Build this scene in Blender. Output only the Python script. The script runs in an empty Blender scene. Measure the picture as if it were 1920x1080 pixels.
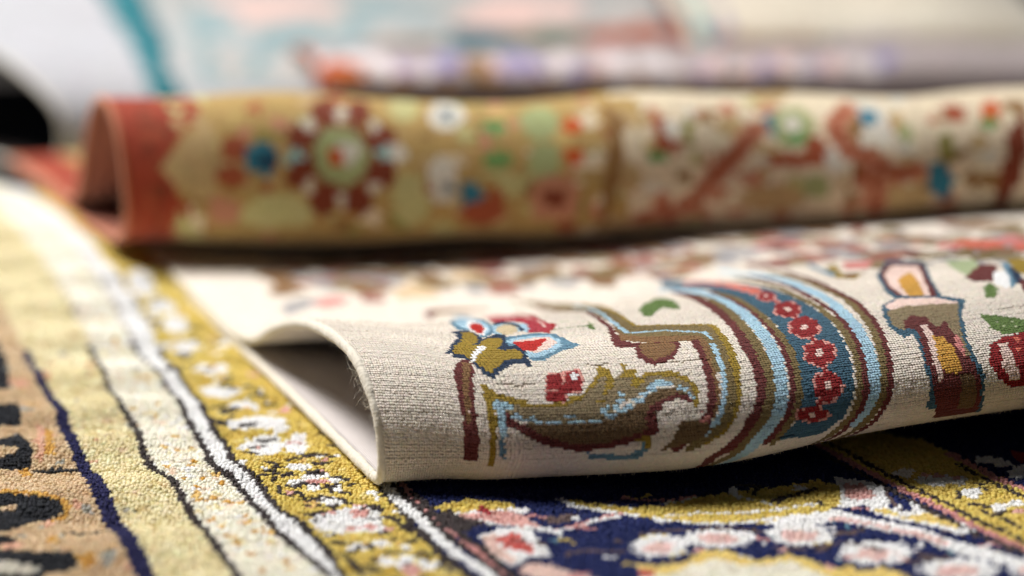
import bpy, math, random
import numpy as np

# ------------------------------------------------------------------ camera, world, lamps, exposure
scene = bpy.context.scene
cam_data = bpy.data.cameras.new("camera"); cam = bpy.data.objects.new("camera", cam_data)
scene.collection.objects.link(cam); scene.camera = cam
cam.location = (0, 0, 0.28); cam.rotation_euler = (math.radians(90-16.2), 0, 0)
cam_data.lens = 65; cam_data.sensor_width = 36; cam_data.clip_start = 0.05; cam_data.clip_end = 50
cam_data.dof.use_dof = True; cam_data.dof.focus_distance = 0.742; cam_data.dof.aperture_fstop = 2.35

world = bpy.data.worlds.new("World"); scene.world = world; world.use_nodes = True
bg = world.node_tree.nodes["Background"]; bg.inputs[0].default_value = (0.80, 0.88, 1.0, 1); bg.inputs[1].default_value = 0.025

def area_lamp(name, loc, target, size, watts, color):
    d = bpy.data.lights.new(name, 'AREA'); d.shape = 'SQUARE'; d.size = size; d.energy = watts; d.color = color
    o = bpy.data.objects.new(name, d); scene.collection.objects.link(o); o.location = loc
    v = np.array(target, float)-np.array(loc, float)
    from mathutils import Vector
    o.rotation_euler = Vector(v).to_track_quat('-Z', 'Y').to_euler()
    return o
area_lamp("key_softbox", (-0.98, 1.33, 1.82), (-0.06, 0.85, 0.0), 0.70, 84.0, (1.0, 0.975, 0.945))
area_lamp("back_window", (0.25, 2.9, 1.7), (0.1, 1.2, 0.0), 1.0, 3.0, (0.93, 0.97, 1.0))

scene.view_settings.view_transform = 'Standard'; scene.view_settings.look = 'None'
scene.view_settings.exposure = 0.0; scene.view_settings.gamma = 1.0
scene.cycles.use_denoising = True
scene.cycles.max_bounces = 6; scene.cycles.diffuse_bounces = 4
try: scene.cycles_curves.shape = 'RIBBONS'
except Exception: pass

# ------------------------------------------------------------------ surfaces
def catmull(pts, t):
    """Catmull-Rom through pts (n,k) at parameters t in 0..n-1."""
    pts = np.asarray(pts, float); n = len(pts)
    i = np.clip(np.floor(t).astype(int), 0, n - 2); f = (t - i)[:, None]
    ext = np.vstack([2*pts[0]-pts[1], pts, 2*pts[-1]-pts[-2]])
    a, b, c, d = ext[i], ext[i+1], ext[i+2], ext[i+3]
    return 0.5*((2*b)+(c-a)*f+(2*a-5*b+4*c-d)*f*f+(3*b-a-3*c+d)*f**3)

def smooth(x, a, b):
    t = np.clip((x-a)/(b-a), 0, 1); return t*t*(3-2*t)

class Loft:
    """A cloth surface: u runs along the fold, v along the cloth's cross-section (both in metres)."""
    def __init__(self, stations, step=0.003, wob=0.0, seed=0):
        # stations: (u, origin_xy, back_dir_xy, profile[(d, z)])
        self.us = np.array([s[0] for s in stations], float)
        ctrl = []
        for u, O, e, prof in stations:
            e = np.array(e, float); e /= np.linalg.norm(e); pr = np.array(prof, float)
            ctrl.append(np.column_stack([O[0]+e[0]*pr[:, 0], O[1]+e[1]*pr[:, 0], pr[:, 1]]))
        ctrl = np.array(ctrl)                                   # (S, K, 3)
        K = ctrl.shape[1]; tt = np.linspace(0, K-1, (K-1)*10+1)
        fine = np.array([catmull(c, tt) for c in ctrl])         # (S, T, 3)
        seg = np.linalg.norm(np.diff(fine, axis=1), axis=2).mean(0)
        vv = np.concatenate([[0], np.cumsum(seg)])
        self.U, self.V = self.us[-1], vv[-1]
        self.vctrl = vv[::10]
        nu, nv = int(self.U/step)+2, int(self.V/step)+2
        self.u = np.linspace(0, self.U, nu); self.v = np.linspace(0, self.V, nv)
        tv = np.interp(self.v, vv, tt)
        prof = np.array([catmull(c, tv) for c in ctrl])         # (S, nv, 3)
        ts = np.interp(self.u, self.us, np.arange(len(self.us)))
        flat = prof.reshape(len(prof), -1)
        self.P = catmull(flat, ts).reshape(nu, nv, 3)
        if wob:
            rng = np.random.default_rng(seed); w = np.zeros((nu, nv))
            for k in range(7):
                fu, fv, ph = rng.uniform(8, 60), rng.uniform(8, 50), rng.uniform(0, 6.3)
                w += np.sin(self.u[:, None]*fu*(1 if k % 2 else -1)+self.v[None]*fv+ph)/(1+fu*0.03)
            self.P = self.P+self.normals()*(w*wob)[..., None]
        self.N = self.normals()
    def normals(self):
        du = np.gradient(self.P, axis=0); dv = np.gradient(self.P, axis=1)
        n = np.cross(du, dv); return n/np.maximum(np.linalg.norm(n, axis=2, keepdims=True), 1e-9)
    def at(self, u, v, A=None):
        A = self.P if A is None else A
        x = np.clip(u/self.U*(len(self.u)-1), 0, len(self.u)-1.001); y = np.clip(v/self.V*(len(self.v)-1), 0, len(self.v)-1.001)
        i, j = x.astype(int), y.astype(int); a, b = (x-i)[..., None], (y-j)[..., None]
        return A[i, j]*(1-a)*(1-b)+A[i+1, j]*a*(1-b)+A[i, j+1]*(1-a)*b+A[i+1, j+1]*a*b

def blend(A, B, t): return [(a[0]*(1-t)+b[0]*t, a[1]*(1-t)+b[1]*t) for a, b in zip(A, B)]

# the rug that lies flat under everything: a gently rippled sheet z = ground_z(x, y)
def ground_z(x, y):
    x = np.asarray(x, float); y = np.asarray(y, float)
    left = smooth(-x, 0.02, 0.20)
    ph = y*74+x*30+1.1*np.sin(x*21+y*9); ph2 = y*121-x*47+0.9*np.sin(y*33)
    z = (0.0030*(np.abs(np.sin(ph))**0.8-0.6)+0.0012*np.sin(ph2))*left+0.0007*np.sin(x*48+y*30)
    # the whole pile swells to the left and falls away behind
    s = (y-1.12)*0.78+(x+0.29)*0.62
    z = z+0.016*np.exp(-((s+0.05)/0.09)**2)*smooth(-x, 0.12, 0.30)-0.05*smooth(s, -0.005, 0.14)*smooth(-x, 0.12, 0.26)
    return z

CREAM_L = [(.42,.0015),(.30,.0015),(.2,.0015),(.08,.0015),(.015,.0012),(-.003,.0018),(-.009,.008),(-.0078,.022),(-.0036,.0317),(.0054,.0402),(.0184,.0468),(.0373,.0490),
           (.0642,.0475),(.0931,.0420),(.1247,.0310),(.1594,.0155),(.1963,.0085),(.2346,.0080),(.2745,.0090),(.316,.010),(.40,.009),(.52,.009)]
CREAM_M = [(.42,.0015),(.30,.0015),(.2,.0015),(.08,.0015),(.030,.0016),(.008,.0034),(-.0025,.0110),(-.0050,.0225),(-.002,.0322),(.006,.0408),(.0188,.0472),(.0373,.0493),
           (.0642,.0478),(.0931,.0425),(.1247,.0325),(.1594,.020),(.1963,.012),(.2346,.0100),(.2745,.0100),(.316,.010),(.40,.009),(.52,.009)]
CREAM_R = [(.42,.0015),(.30,.002),(.2,.003),(.10,.0075),(.050,.0140),(.016,.0205),(-.001,.0280),(-.0060,.0370),(-.004,.0455),(.004,.0525),(.018,.0580),(.038,.0610),
           (.066,.0620),(.095,.0605),(.127,.0565),(.162,.0515),(.20,.0455),(.237,.0395),(.277,.034),(.318,.030),(.40,.0225),(.52,.018)]
def cream_loft():
    st = []
    for u, O, e, A, B, t in [(0,(-.0542,.6858),(-.417,.909),CREAM_L,CREAM_M,0),(.03,(-.0275,.6815),(-.41,.912),CREAM_L,CREAM_M,.6),(.06,(.003,.6735),(-.405,.914),CREAM_M,CREAM_R,.03),(.13,(.072,.6770),(-.385,.923),CREAM_M,CREAM_R,.2),(.20,(.141,.6950),(-.36,.933),CREAM_M,CREAM_R,.5),
                       (.28,(.219,.7125),(-.34,.94),CREAM_M,CREAM_R,.85),(.36,(.297,.7350),(-.33,.944),CREAM_M,CREAM_R,1),(.46,(.393,.7600),(-.33,.944),CREAM_M,CREAM_R,1)]:
        st.append((u, O, e, blend(A, B, t)))
    return Loft(st, 0.0025, 0.0005, 3)

RED_L = [(.28,.0125),(.21,.0125),(.15,.0125),(.09,.0130),(.040,.0155),(.008,.020),(-.008,.034),(-.010,.056),(-.004,.080),(.008,.0945),(.024,.099),(.046,.089),(.070,.063),(.092,.036),(.12,.022),(.16,.0195),(.21,.0195),(.27,.0195)]
RED_R = [(.28,.026),(.21,.026),(.15,.027),(.09,.029),(.040,.033),(.008,.039),(-.009,.052),(-.013,.070),(-.008,.0855),(.004,.0965),(.022,.102),(.046,.100),(.076,.091),(.112,.077),(.15,.063),(.19,.051),(.22,.044),(.27,.038)]
def red_loft():
    st = []
    for u, O, e, t in [(0,(-.212,0.978),(-.45,.89),0),(.12,(-.098,0.973),(-.38,.925),.1),(.24,(.018,.967),(-.30,.954),.3),(.36,(.135,.968),(-.25,.968),.65),(.50,(.275,.968),(-.22,.975),1),(.70,(.475,.978),(-.22,.975),1)]:
        st.append((u, O, e, blend(RED_L, RED_R, t)))
    return Loft(st, 0.004, 0.0016, 5)

WHITE_A = [(.40,-.012),(.30,-.012),(.18,-.012),(.08,-.012),(.02,-.011),(-.008,-.004),(-.018,.012),(-.016,.032),(-.004,.046),(.020,.058),(.060,.070),(.12,.076),(.20,.086),(.30,.106),(.42,.135),(.56,.165)]
def white_loft():
    st = []
    for u, O, e in [(0,(-.332,1.300),(-.8,.6)),(.10,(-.225,1.318),(-.42,.907)),(.22,(-.10,1.362),(-.31,.95)),(.36,(.04,1.42),(-.25,.968)),(.55,(.23,1.48),(-.2,.98))]:
        st.append((u, O, e, WHITE_A))
    return Loft(st, 0.006, 0.002, 8)

LAV = [(.20,-.02),(.12,-.02),(.06,-.018),(.015,-.015),(-.005,-.004),(-.010,.012),(-.004,.026),(.012,.034),(.035,.036),(.065,.031),(.10,.024),(.15,.016),(.20,.012)]
def lavender_loft():
    st = []
    for u, O, e in [(0,(-.138,1.300),(-.3,.954)),(.2,(.06,1.305),(-.2,.98)),(.4,(.26,1.315),(-.2,.98)),(.75,(.61,1.34),(-.2,.98))]:
        st.append((u, O, e, [(d, z+.038-.004*u) for d, z in LAV]))
    return Loft(st, 0.005, 0.0012, 9)

IVORY = [(.30,.03),(.20,.03),(.10,.03),(.03,.032),(-.004,.040),(-.012,.056),(-.002,.075),(.025,.088),(.065,.098),(.12,.108),(.20,.122),(.32,.142)]
def ivory_loft():
    st = []
    for u, O, e, k in [(0,(.135,1.43),(-.15,.989),.9),(.12,(.255,1.44),(-.1,.995),1.0),(.22,(.355,1.452),(0,1),.95),(.29,(.42,1.475),(.06,.998),.66),(.36,(.475,1.52),(.12,.993),.12)]:
        st.append((u, O, e, [(d, .03+(z-.03)*k) for d, z in IVORY]))
    return Loft(st, 0.006, 0.0015, 11)

# woven motifs, and some shade painted in as motifs, in rug space: (colour, stroke width in mm 0 = filled outline, -1 and below = oval; [a, b, a, b, ...] in 0.1 mm)
CREAM_MOTIFS = [  # dense dark ovals behind the crest: pattern, also standing in for rear fold's shade
('brown',0,[510,7650,602,7710,659,7576,587,7403,600,7297,500,7195,382,7229,518,7435]),('grey',0,[371,6939,529,7135,631,7162,530,6972,365,6814]),('rosy',0,[583,7101,719,7189,793,7146,717,7021,586,6985]),
('olive',0,[832,7779,944,7831,978,7561,827,7311,788,7457]),('rosebrown',0,[920,7575,1029,7582,1061,7429,968,7210,849,7171,837,7344]),('brown',0,[1107,7592,1180,7527,1112,7373,1065,7391]),
('tan',0,[1019,7229,1165,7424,1222,7360,1172,7053,985,7065]),('grey',0,[1337,7372,1406,7287,1393,7014,1309,7001]),('rosebrown',0,[1452,7373,1519,7235,1499,6859,1382,6937]),
('grey',0,[1555,7245,1605,7018,1544,6852,1529,6964]),('brown',0,[1814,6887,1962,7090,2001,6997,1833,6587,1776,6691]),('tan',0,[2100,6866,2259,6855,2298,6646,2168,6499,2040,6727]),
('olive',0,[1698,7218,1743,7133,1697,7042,1653,7128]),('grey',-1.25,[875,7563,94,-21,-31,-108]),('rosebrown',-1.25,[894,7113,58,-16,-19,-62]),('brown',-1.25,[676,7649,88,-9,-32,-92]),
('olive',-1.25,[1191,7641,89,-40,-31,-106]),('tan',-1.25,[1405,7343,83,-64,-41,-122]),('brown',-1.25,[1739,7245,56,-62,-38,-105]),('rosebrown',-1.25,[1532,7105,57,-59,-29,-82]),
('grey',-1.25,[1713,6890,57,-79,-32,-86]),('brown',-1.25,[2043,6947,70,-96,-39,-92]),('olive',-1.25,[2391,6806,76,-129,-41,-95]),('grey',-1.25,[2555,6753,61,-101,-41,-90]),
('rosy',-1.25,[2713,6744,80,-119,-48,-101]),('tan',-1.25,[2113,6659,60,-110,-45,-102]),('brown',-1.25,[2828,6421,42,-77,-60,-115]),('coral',-1.25,[3182,6336,85,-149,-88,-149]),
('grey',-1.25,[2817,6092,29,-67,-55,-105]),('brown',-1.25,[1376,7737,89,-56,-27,-86]),('rosy',-1.25,[1568,7671,63,-51,-21,-63]),('maroon',-1.25,[1106,7860,67,-25,-22,-80]),
('slate',-1.25,[2021,7305,59,-65,-26,-66]),('grey',-1.3,[1230,7264,45,-25,-10,-33]),('maroon',-1.3,[973,7432,49,-14,-19,-66]),('brown',-1.3,[2074,7212,67,-81,-34,-83]),
('brown',-1.3,[1899,7316,73,-86,-22,-60]),('rosebrown',-1.3,[1960,6783,63,-96,-15,-40]),('taupe',-1.3,[3070,6364,26,-46,-35,-61]),('maroon',-1.3,[1480,7953,105,-78,-21,-67]),
('brown',-1.3,[1165,8057,74,-29,-13,-48]),('grey',-1.3,[3279,5812,79,-85,-47,-76]),('grey',-1.3,[1655,7110,37,-42,-23,-63]),('rosebrown',-1.3,[2332,7143,86,-120,-35,-84]),
('grey',-1.3,[2293,7316,50,-63,-21,-51]),('maroon',-1.3,[2438,6312,54,-149,-40,-84]),('olive',-1.3,[1610,7114,50,-56,-16,-45]),('taupe',-1.3,[1990,7358,41,-43,-20,-55]),
('brown',-1.3,[1103,7538,47,-18,-20,-71]),('taupe',-1.3,[1715,7901,56,-50,-14,-42]),('taupe',-1.3,[2075,7450,71,-75,-22,-55]),('rosebrown',-1.3,[948,8069,36,-10,-20,-76]),
('grey',-1.3,[2834,6301,59,-118,-49,-92]),('grey',-1.3,[898,8117,65,-16,-21,-76]),('rosebrown',-1.3,[1035,7855,113,-40,-9,-35]),('grey',-1.3,[3269,6553,23,-38,-82,-141]),
('taupe',-1.3,[2520,7144,54,-70,-19,-43]),('brown',-1.3,[2458,6778,67,-113,-26,-60]),('grey',-1.3,[896,7511,95,-23,-17,-60]),('grey',-1.3,[783,7355,73,-11,-16,-51]),
('brown',-1.3,[1419,7871,41,-27,-14,-46]),('brown',-1.3,[534,7619,82,-2,-22,-87]),('grey',-1.3,[2072,6569,46,-97,-41,-92]),('maroon',-1.3,[1325,7871,65,-36,-20,-64]),
('olive',-1.3,[1294,7824,110,-60,-23,-75]),('taupe',-1.3,[2965,5426,70,-51,-20,-32]),('rosebrown',-1.3,[1870,7067,57,-76,-25,-67]),('olive',-1.3,[3159,5552,71,-55,-28,-44]),
('grey',-1.3,[2177,7208,83,-108,-21,-51]),('maroon',-1.3,[1526,7446,101,-87,-23,-68]),('rosebrown',-1.3,[2918,6047,51,-105,-39,-71]),('rosebrown',-1.3,[2997,6176,33,-63,-34,-61]),
('taupe',-1.3,[2921,6703,74,-101,-54,-104]),('olive',-1.3,[2683,5590,67,-82,-37,-68]),('taupe',-1.3,[1412,7256,48,-38,-15,-43]),('brown',-1.3,[1415,7593,51,-34,-24,-73]),
('rosebrown',-1.3,[1715,7160,53,-61,-24,-66]),('grey',-1.3,[3049,5605,24,-26,-32,-52]),('brown',-1.3,[1578,7897,100,-83,-27,-83]),('grey',-1.3,[3592,6487,44,-64,-76,-134]),
('rosebrown',-1.3,[721,7472,124,-16,-23,-69]),('taupe',-1.3,[1697,7127,75,-90,-23,-63]),('rosebrown',-1.3,[1700,7637,103,-94,-12,-34]),('grey',-1.3,[2917,5517,47,-43,-25,-41]),
('taupe',-1.3,[1468,7674,90,-65,-11,-35]),('grey',-1.3,[2426,7345,49,-61,-20,-49]),('grey',-1.3,[3684,6487,80,-95,-67,-98]),('maroon',-1.3,[1566,7171,62,-63,-21,-60]),
('grey',-1.3,[2983,5403,42,-30,-24,-38]),('brown',-1.3,[1256,7975,38,-17,-26,-87]),('taupe',-1.3,[2362,6730,66,-120,-27,-62]),('rosebrown',-1.3,[2536,6291,46,-120,-56,-117]),
('maroon',-1.3,[2194,7207,38,-49,-20,-49]),('olive',-1.3,[3094,5521,60,-47,-55,-86]),('olive',-1.3,[2104,6592,62,-130,-35,-79]),('brown',-1.3,[1962,7622,79,-74,-13,-39]),
('rosebrown',-1.3,[2001,7696,72,-64,-18,-49]),('grey',-1.3,[1945,7740,93,-86,-11,-34]),('grey',-1.3,[3056,6244,61,-110,-76,-133]),('rosebrown',-1.3,[2321,6823,44,-72,-28,-64]),
('rosebrown',-1.3,[3295,5576,97,-66,-42,-65]),('brown',-1.3,[3224,5719,77,-80,-63,-99]),('rosebrown',-1.3,[2084,7064,76,-102,-24,-58]),('grey',-1.3,[2694,6189,57,-143,-51,-101]),
('taupe',-1.3,[2784,7111,65,-65,-37,-80]),('grey',-1.3,[2220,7405,73,-86,-31,-78]),('grey',-1.3,[2735,5975,47,-109,-45,-88]),('brown',-1.3,[1599,7597,64,-54,-21,-63]),
('rosebrown',-1.3,[2120,6939,33,-47,-38,-90]),('brown',-1.3,[896,7514,65,-15,-18,-63]),('grey',-1.3,[1259,7626,46,-23,-12,-40]),('olive',-1.3,[3325,6747,34,-57,-61,-111]),
('taupe',-1.3,[1337,7296,105,-76,-10,-31]),('rosebrown',-1.3,[1907,6935,42,-61,-33,-89]),('grey',-1.3,[2640,6130,27,-78,-37,-75]),('rosebrown',-1.3,[779,7949,119,-24,-18,-62]),
('rosebrown',-1.3,[3627,6641,56,-83,-43,-71]),('taupe',-1.3,[3057,5645,80,-85,-44,-71]),('rosebrown',-1.3,[1164,7981,113,-47,-17,-61]),('taupe',-1.3,[752,7782,134,-24,-16,-52]),
('grey',-1.3,[2999,6565,36,-54,-48,-88]),('maroon',-1.3,[2805,6797,43,-54,-24,-49]),('taupe',-1.3,[2786,5990,25,-58,-61,-118]),('rosebrown',-1.3,[2897,6302,31,-60,-70,-129]),
('maroon',-1.3,[1865,6902,65,-95,-32,-84]),('grey',-1.3,[2805,5522,31,-31,-24,-42]),('rosebrown',-1.3,[902,7680,87,-22,-12,-43]),('grey',-1.3,[1462,7831,106,-77,-17,-51]),
('rosebrown',-1.3,[952,7462,69,-20,-24,-84]),('grey',-1.3,[1118,7903,65,-25,-10,-36]),('olive',-1.3,[1671,7600,38,-33,-17,-51]),('brown',-1.3,[2963,5876,42,-68,-29,-50]),
('taupe',-1.3,[1645,7276,28,-29,-11,-32]),('rosebrown',-1.3,[2601,6288,33,-82,-39,-81]),('rosebrown',-1.3,[2351,6746,24,-42,-27,-62]),('taupe',-1.3,[963,8105,88,-25,-11,-41]),
('rosebrown',-1.3,[1727,7538,97,-93,-21,-62]),('olive',-1.3,[3213,5591,69,-55,-65,-101]),('brown',-1.3,[3372,5939,58,-68,-45,-75]),('brown',-1.3,[2638,5640,46,-70,-40,-75]),
('brown',-1.3,[1905,7349,86,-99,-24,-68]),('grey',-1.3,[3393,5760,57,-54,-68,-110]),('grey',-1.3,[3070,5668,56,-64,-45,-72]),('olive',-1.3,[958,7642,46,-12,-21,-76]),
('maroon',-1.3,[3318,6211,23,-38,-54,-92]),('taupe',-1.3,[3705,6449,63,-71,-77,-111]),('taupe',-1.3,[2696,6607,48,-81,-23,-48]),('rosebrown',-1.3,[693,7426,60,-5,-13,-39]),
('brown',-1.3,[1073,7955,59,-20,-13,-50]),('taupe',-1.3,[1293,7861,35,-18,-16,-54]),('grey',-1.3,[979,7672,35,-10,-11,-38]),('rosebrown',-1.3,[2917,6734,31,-41,-64,-125]),
('grey',-1.3,[1971,7296,28,-32,-14,-40]),('maroon',-1.3,[2081,7338,93,-108,-23,-57]),('taupe',-1.3,[982,7790,103,-32,-21,-77]),('taupe',-1.3,[2900,6778,43,-54,-49,-97]),
('brown',-1.3,[983,7314,97,-33,-14,-48]),('grey',-1.3,[3583,6507,52,-78,-56,-99]),('olive',-1.3,[2789,5570,30,-35,-33,-57]),('grey',-1.3,[670,8037,68,-9,-31,-90]),
('olive',-1.3,[1204,7974,108,-48,-19,-67]),('rosebrown',-1.3,[826,7528,70,-13,-25,-82]),('taupe',-1.3,[1992,7242,50,-56,-32,-87]),('rosebrown',-1.3,[3171,5875,23,-31,-78,-128]),
('brown',-1.3,[1720,7234,77,-87,-30,-83]),('grey',-1.3,[2966,7044,76,-72,-46,-90]),('brown',-1.3,[3665,6509,27,-36,-82,-126]),('rosebrown',-1.3,[1711,7675,93,-86,-17,-50]),
('rosebrown',-1.3,[2173,7026,40,-56,-35,-84]),('taupe',-1.3,[2691,6990,44,-53,-39,-86]),('rosebrown',-1.3,[2035,7517,89,-88,-19,-49]),('brown',-1.3,[2273,7300,89,-115,-35,-85]),
('grey',-1.3,[2116,6810,76,-118,-23,-53]),('olive',-1.3,[3065,5637,32,-37,-54,-87]),('brown',-1.3,[3078,7027,75,-74,-59,-112]),('maroon',-1.3,[1665,7805,76,-67,-11,-34]),
('grey',-1.3,[2566,6275,22,-56,-31,-65]),('rosebrown',-1.3,[2652,6249,60,-147,-49,-100]),('rosebrown',-1.3,[2621,6267,37,-90,-59,-120]),('maroon',-1.3,[2542,6244,29,-78,-25,-51]),
('brown',-1.3,[1431,7528,100,-73,-16,-48]),('brown',-1.3,[2271,7247,65,-85,-30,-74]),('grey',-1.3,[3135,5373,68,-38,-43,-66]),('maroon',-1.3,[2880,6959,31,-31,-36,-74]),
('taupe',-1.3,[1576,7127,81,-89,-21,-60]),('olive',-1.3,[3326,5945,47,-58,-83,-137]),('taupe',-1.3,[2073,6653,50,-89,-38,-87]),('rosebrown',-1.3,[925,7790,70,-19,-23,-81]),
('brown',-1.3,[2265,6854,79,-128,-35,-82]),('taupe',-1.3,[2832,6014,44,-96,-45,-86]),('rosebrown',-1.3,[1701,7668,90,-82,-11,-32]),('maroon',-1.3,[1604,7580,50,-42,-19,-55]),
('grey',-1.3,[743,7606,127,-19,-17,-54]),('taupe',-1.3,[1097,7484,46,-18,-10,-34]),('maroon',-1.3,[2678,6719,36,-56,-50,-107]),('olive',-1.3,[879,7561,37,-8,-20,-70]),
('grey',-1.3,[758,7419,106,-16,-20,-61]),('grey',-1.3,[2780,6112,47,-111,-32,-63]),('rosebrown',-1.3,[2642,6317,30,-70,-49,-99]),('grey',-1.3,[941,7318,37,-10,-19,-65]),
('brown',-1.3,[2556,6226,17,-44,-38,-79]),('brown',-1.3,[3534,5961,45,-47,-62,-107]),('taupe',-1.3,[1582,7130,36,-38,-29,-81]),('taupe',-1.3,[873,7936,101,-25,-17,-60]),
('rosebrown',-1.3,[2110,7422,93,-104,-22,-56]),('brown',-1.3,[557,7763,95,-7,-11,-51]),('rosebrown',-1.3,[846,7381,76,-16,-20,-65]),('brown',-1.3,[932,7322,104,-31,-24,-83]),
('olive',-1.3,[939,8104,59,-15,-19,-70]),('maroon',-1.3,[1806,7594,92,-89,-19,-55]),('taupe',-1.3,[1483,7974,67,-49,-12,-37]),('olive',-1.3,[879,7374,108,-26,-21,-70]),
('rosebrown',-1.3,[2823,6977,88,-92,-47,-99]),('taupe',-1.3,[2899,5701,47,-68,-45,-77]),('taupe',-1.3,[850,7792,64,-14,-15,-52]),('taupe',-1.3,[2265,7563,34,-35,-15,-39]),
('grey',-1.3,[2245,6905,25,-38,-15,-35]),('brown',-1.3,[2582,7040,53,-70,-23,-53]),('olive',-1.3,[1452,7250,66,-56,-26,-74]),('olive',-1.3,[1920,6906,77,-112,-33,-89]),
('rosebrown',-1.3,[3237,6920,27,-32,-72,-133]),('grey',-1.3,[2645,6477,26,-53,-26,-53]),('olive',-1.3,[3774,6351,61,-54,-87,-126]),('taupe',-1.3,[1164,7594,56,-24,-18,-64]),
('brown',-1.3,[3289,6114,29,-46,-33,-56]),('grey',-1.3,[2894,6982,54,-53,-41,-83]),('rosebrown',-1.3,[2108,7569,51,-50,-30,-76]),('taupe',-1.3,[2965,5683,40,-54,-43,-72]),
('grey',-1.3,[821,8125,49,-10,-19,-66]),('brown',-1.3,[2808,5902,24,-48,-46,-85]),('rosebrown',-1.3,[2891,6516,68,-112,-53,-100]),('grey',-1.3,[1798,7656,58,-55,-14,-41]),
('brown',-1.3,[1742,7857,49,-45,-13,-40]),('grey',-1.3,[2521,6805,59,-96,-41,-93]),('brown',-1.3,[3244,6362,59,-103,-61,-103]),('taupe',-1.3,[2283,6718,73,-133,-36,-81]),
('rosebrown',-1.3,[2771,5837,49,-89,-55,-103]),('olive',-1.3,[969,8027,81,-23,-22,-83]),('rosebrown',-1.3,[3352,5911,58,-66,-53,-89]),('maroon',-1.3,[641,7762,133,-14,-14,-37]),
('brown',-1.3,[1231,7234,51,-29,-16,-53]),('brown',-1.3,[3664,6530,75,-95,-86,-133]),('grey',-1.3,[1277,7893,44,-21,-27,-88]),('rosebrown',-1.3,[1245,8089,102,-48,-12,-41]),
('rosebrown',-1.3,[2855,5867,68,-116,-33,-59]),('taupe',-1.3,[1301,7974,87,-46,-25,-83]),('rosebrown',-1.3,[2233,6656,41,-76,-39,-88]),('grey',-1.3,[2473,7325,59,-73,-24,-59]),
('grey',-1.3,[1064,7462,88,-33,-20,-72]),('taupe',-1.3,[3349,6129,52,-78,-69,-118]),('grey',-1.3,[2035,7709,57,-51,-32,-84]),('maroon',-1.3,[1061,7560,41,-14,-18,-66]),
('brown',-1.3,[3739,6371,75,-72,-43,-63]),('rosebrown',-1.3,[1260,7989,119,-60,-26,-90]),('maroon',-1.3,[2918,5839,22,-36,-49,-85]),('brown',-1.3,[1012,7623,87,-29,-11,-39]),
('taupe',-1.3,[3612,6152,87,-82,-59,-101]),('brown',-1.3,[1634,7181,38,-40,-28,-77]),('maroon',-1.3,[3219,6200,28,-47,-82,-140]),('taupe',-1.3,[2667,5703,51,-88,-38,-72]),
('brown',-1.3,[1745,7717,39,-36,-28,-82]),('grey',-1.3,[2357,7149,48,-67,-27,-65]),('rosebrown',-1.3,[1179,7695,35,-15,-18,-61]),('taupe',-1.3,[3140,6604,59,-91,-57,-100]),
('grey',-1.3,[3518,6070,44,-54,-47,-81]),('rosebrown',-1.3,[2079,6602,57,-115,-24,-54]),('olive',-1.3,[1229,7329,108,-63,-21,-68]),('grey',-1.3,[1699,7333,54,-57,-13,-36]),
('taupe',-1.3,[3163,5435,64,-39,-43,-66]),('taupe',-1.3,[2536,6159,21,-62,-46,-96]),('brown',-1.3,[3177,6303,69,-120,-48,-81]),('taupe',-1.3,[3172,6094,26,-44,-81,-139]),
('grey',-1.3,[1440,7638,112,-80,-13,-40]),('olive',-1.3,[1794,7054,35,-45,-15,-41]),('rosebrown',-1.3,[1524,7267,70,-65,-11,-32]),('taupe',-1.3,[1542,7530,42,-34,-21,-63]),
('brown',-1.3,[1246,7466,61,-32,-24,-79]),('grey',-1.3,[2397,6618,33,-66,-38,-85]),('grey',-1.3,[2475,6721,67,-120,-25,-56]),('rosebrown',-1.3,[1546,7506,48,-39,-22,-65]),
('maroon',-1.3,[1227,7732,108,-52,-14,-47]),('grey',-1.3,[957,7544,72,-20,-10,-35]),('brown',0,[1031,6795,1106,6801,1204,6744,1265,6663,1247,6637,1181,6675,1112,6699,1042,6683,999,6606,991,6641]),
('maroon',0,[1021,6768,1053,6815,1064,6788,1040,6689,999,6606,989,6634]),('pinkw',1.2,[961,6908,1088,6868,1210,6810]),('olive',0,[1418,6788,1482,6628,1534,6415,1557,6196,1438,5677,1350,5318,1321,5153,1478,5092,1597,5040,1589,4967,1544,4774,1515,4667,1496,4611,1431,4621,1382,4629,1428,4781,1455,4883,1383,4891,1307,4897,1244,4930,1201,4995,1250,5209,1273,5366,1345,5727,1393,6111,1433,6497]),
('maroon',2.2,[1433,6497,1417,6233,1320,5777,1309,5609,1252,5339,1221,5165,1175,5002,1155,4917]),('maroon',0,[1228,5218,1200,5077,1185,4944,1213,4904,1195,4861,1134,4866,1131,4906,1161,5006]),
('brown',0,[1250,5209,1216,5031,1265,4978,1457,4933,1487,4905,1473,4819,1426,4683,1411,4624,1387,4628,1419,4749,1449,4870,1375,4885,1277,4889,1219,4919,1176,4946]),
('maroon',0,[1208,4905,1382,4876,1352,4812,1291,4733,1237,4713,1199,4691,1182,4720,1165,4764]),('brown',0,[1226,4901,1360,4874,1328,4805,1280,4755,1243,4751,1213,4725,1202,4758,1197,4806]),
('maroon',0,[1455,4883,1444,4814,1421,4719,1401,4626,1372,4630,1398,4705,1419,4783]),('ltblue',1.7,[1519,6250,1390,5752,1291,5356,1252,5154,1242,5044,1291,5039,1386,5036,1470,4982,1521,4951,1505,4851,1491,4765,1470,4691,1447,4633]),
('gold',1.6,[1559,6262,1506,5952,1377,5480,1336,5260,1316,5143,1431,5108,1593,5032]),('gold',2.6,[1589,5024,1574,4937,1545,4798,1527,4716,1511,4652,1499,4611]),('gold',2.2,[1561,4884,1509,4677,1485,4572,1462,4489,1417,4418,1370,4375,1284,4333]),
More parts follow.
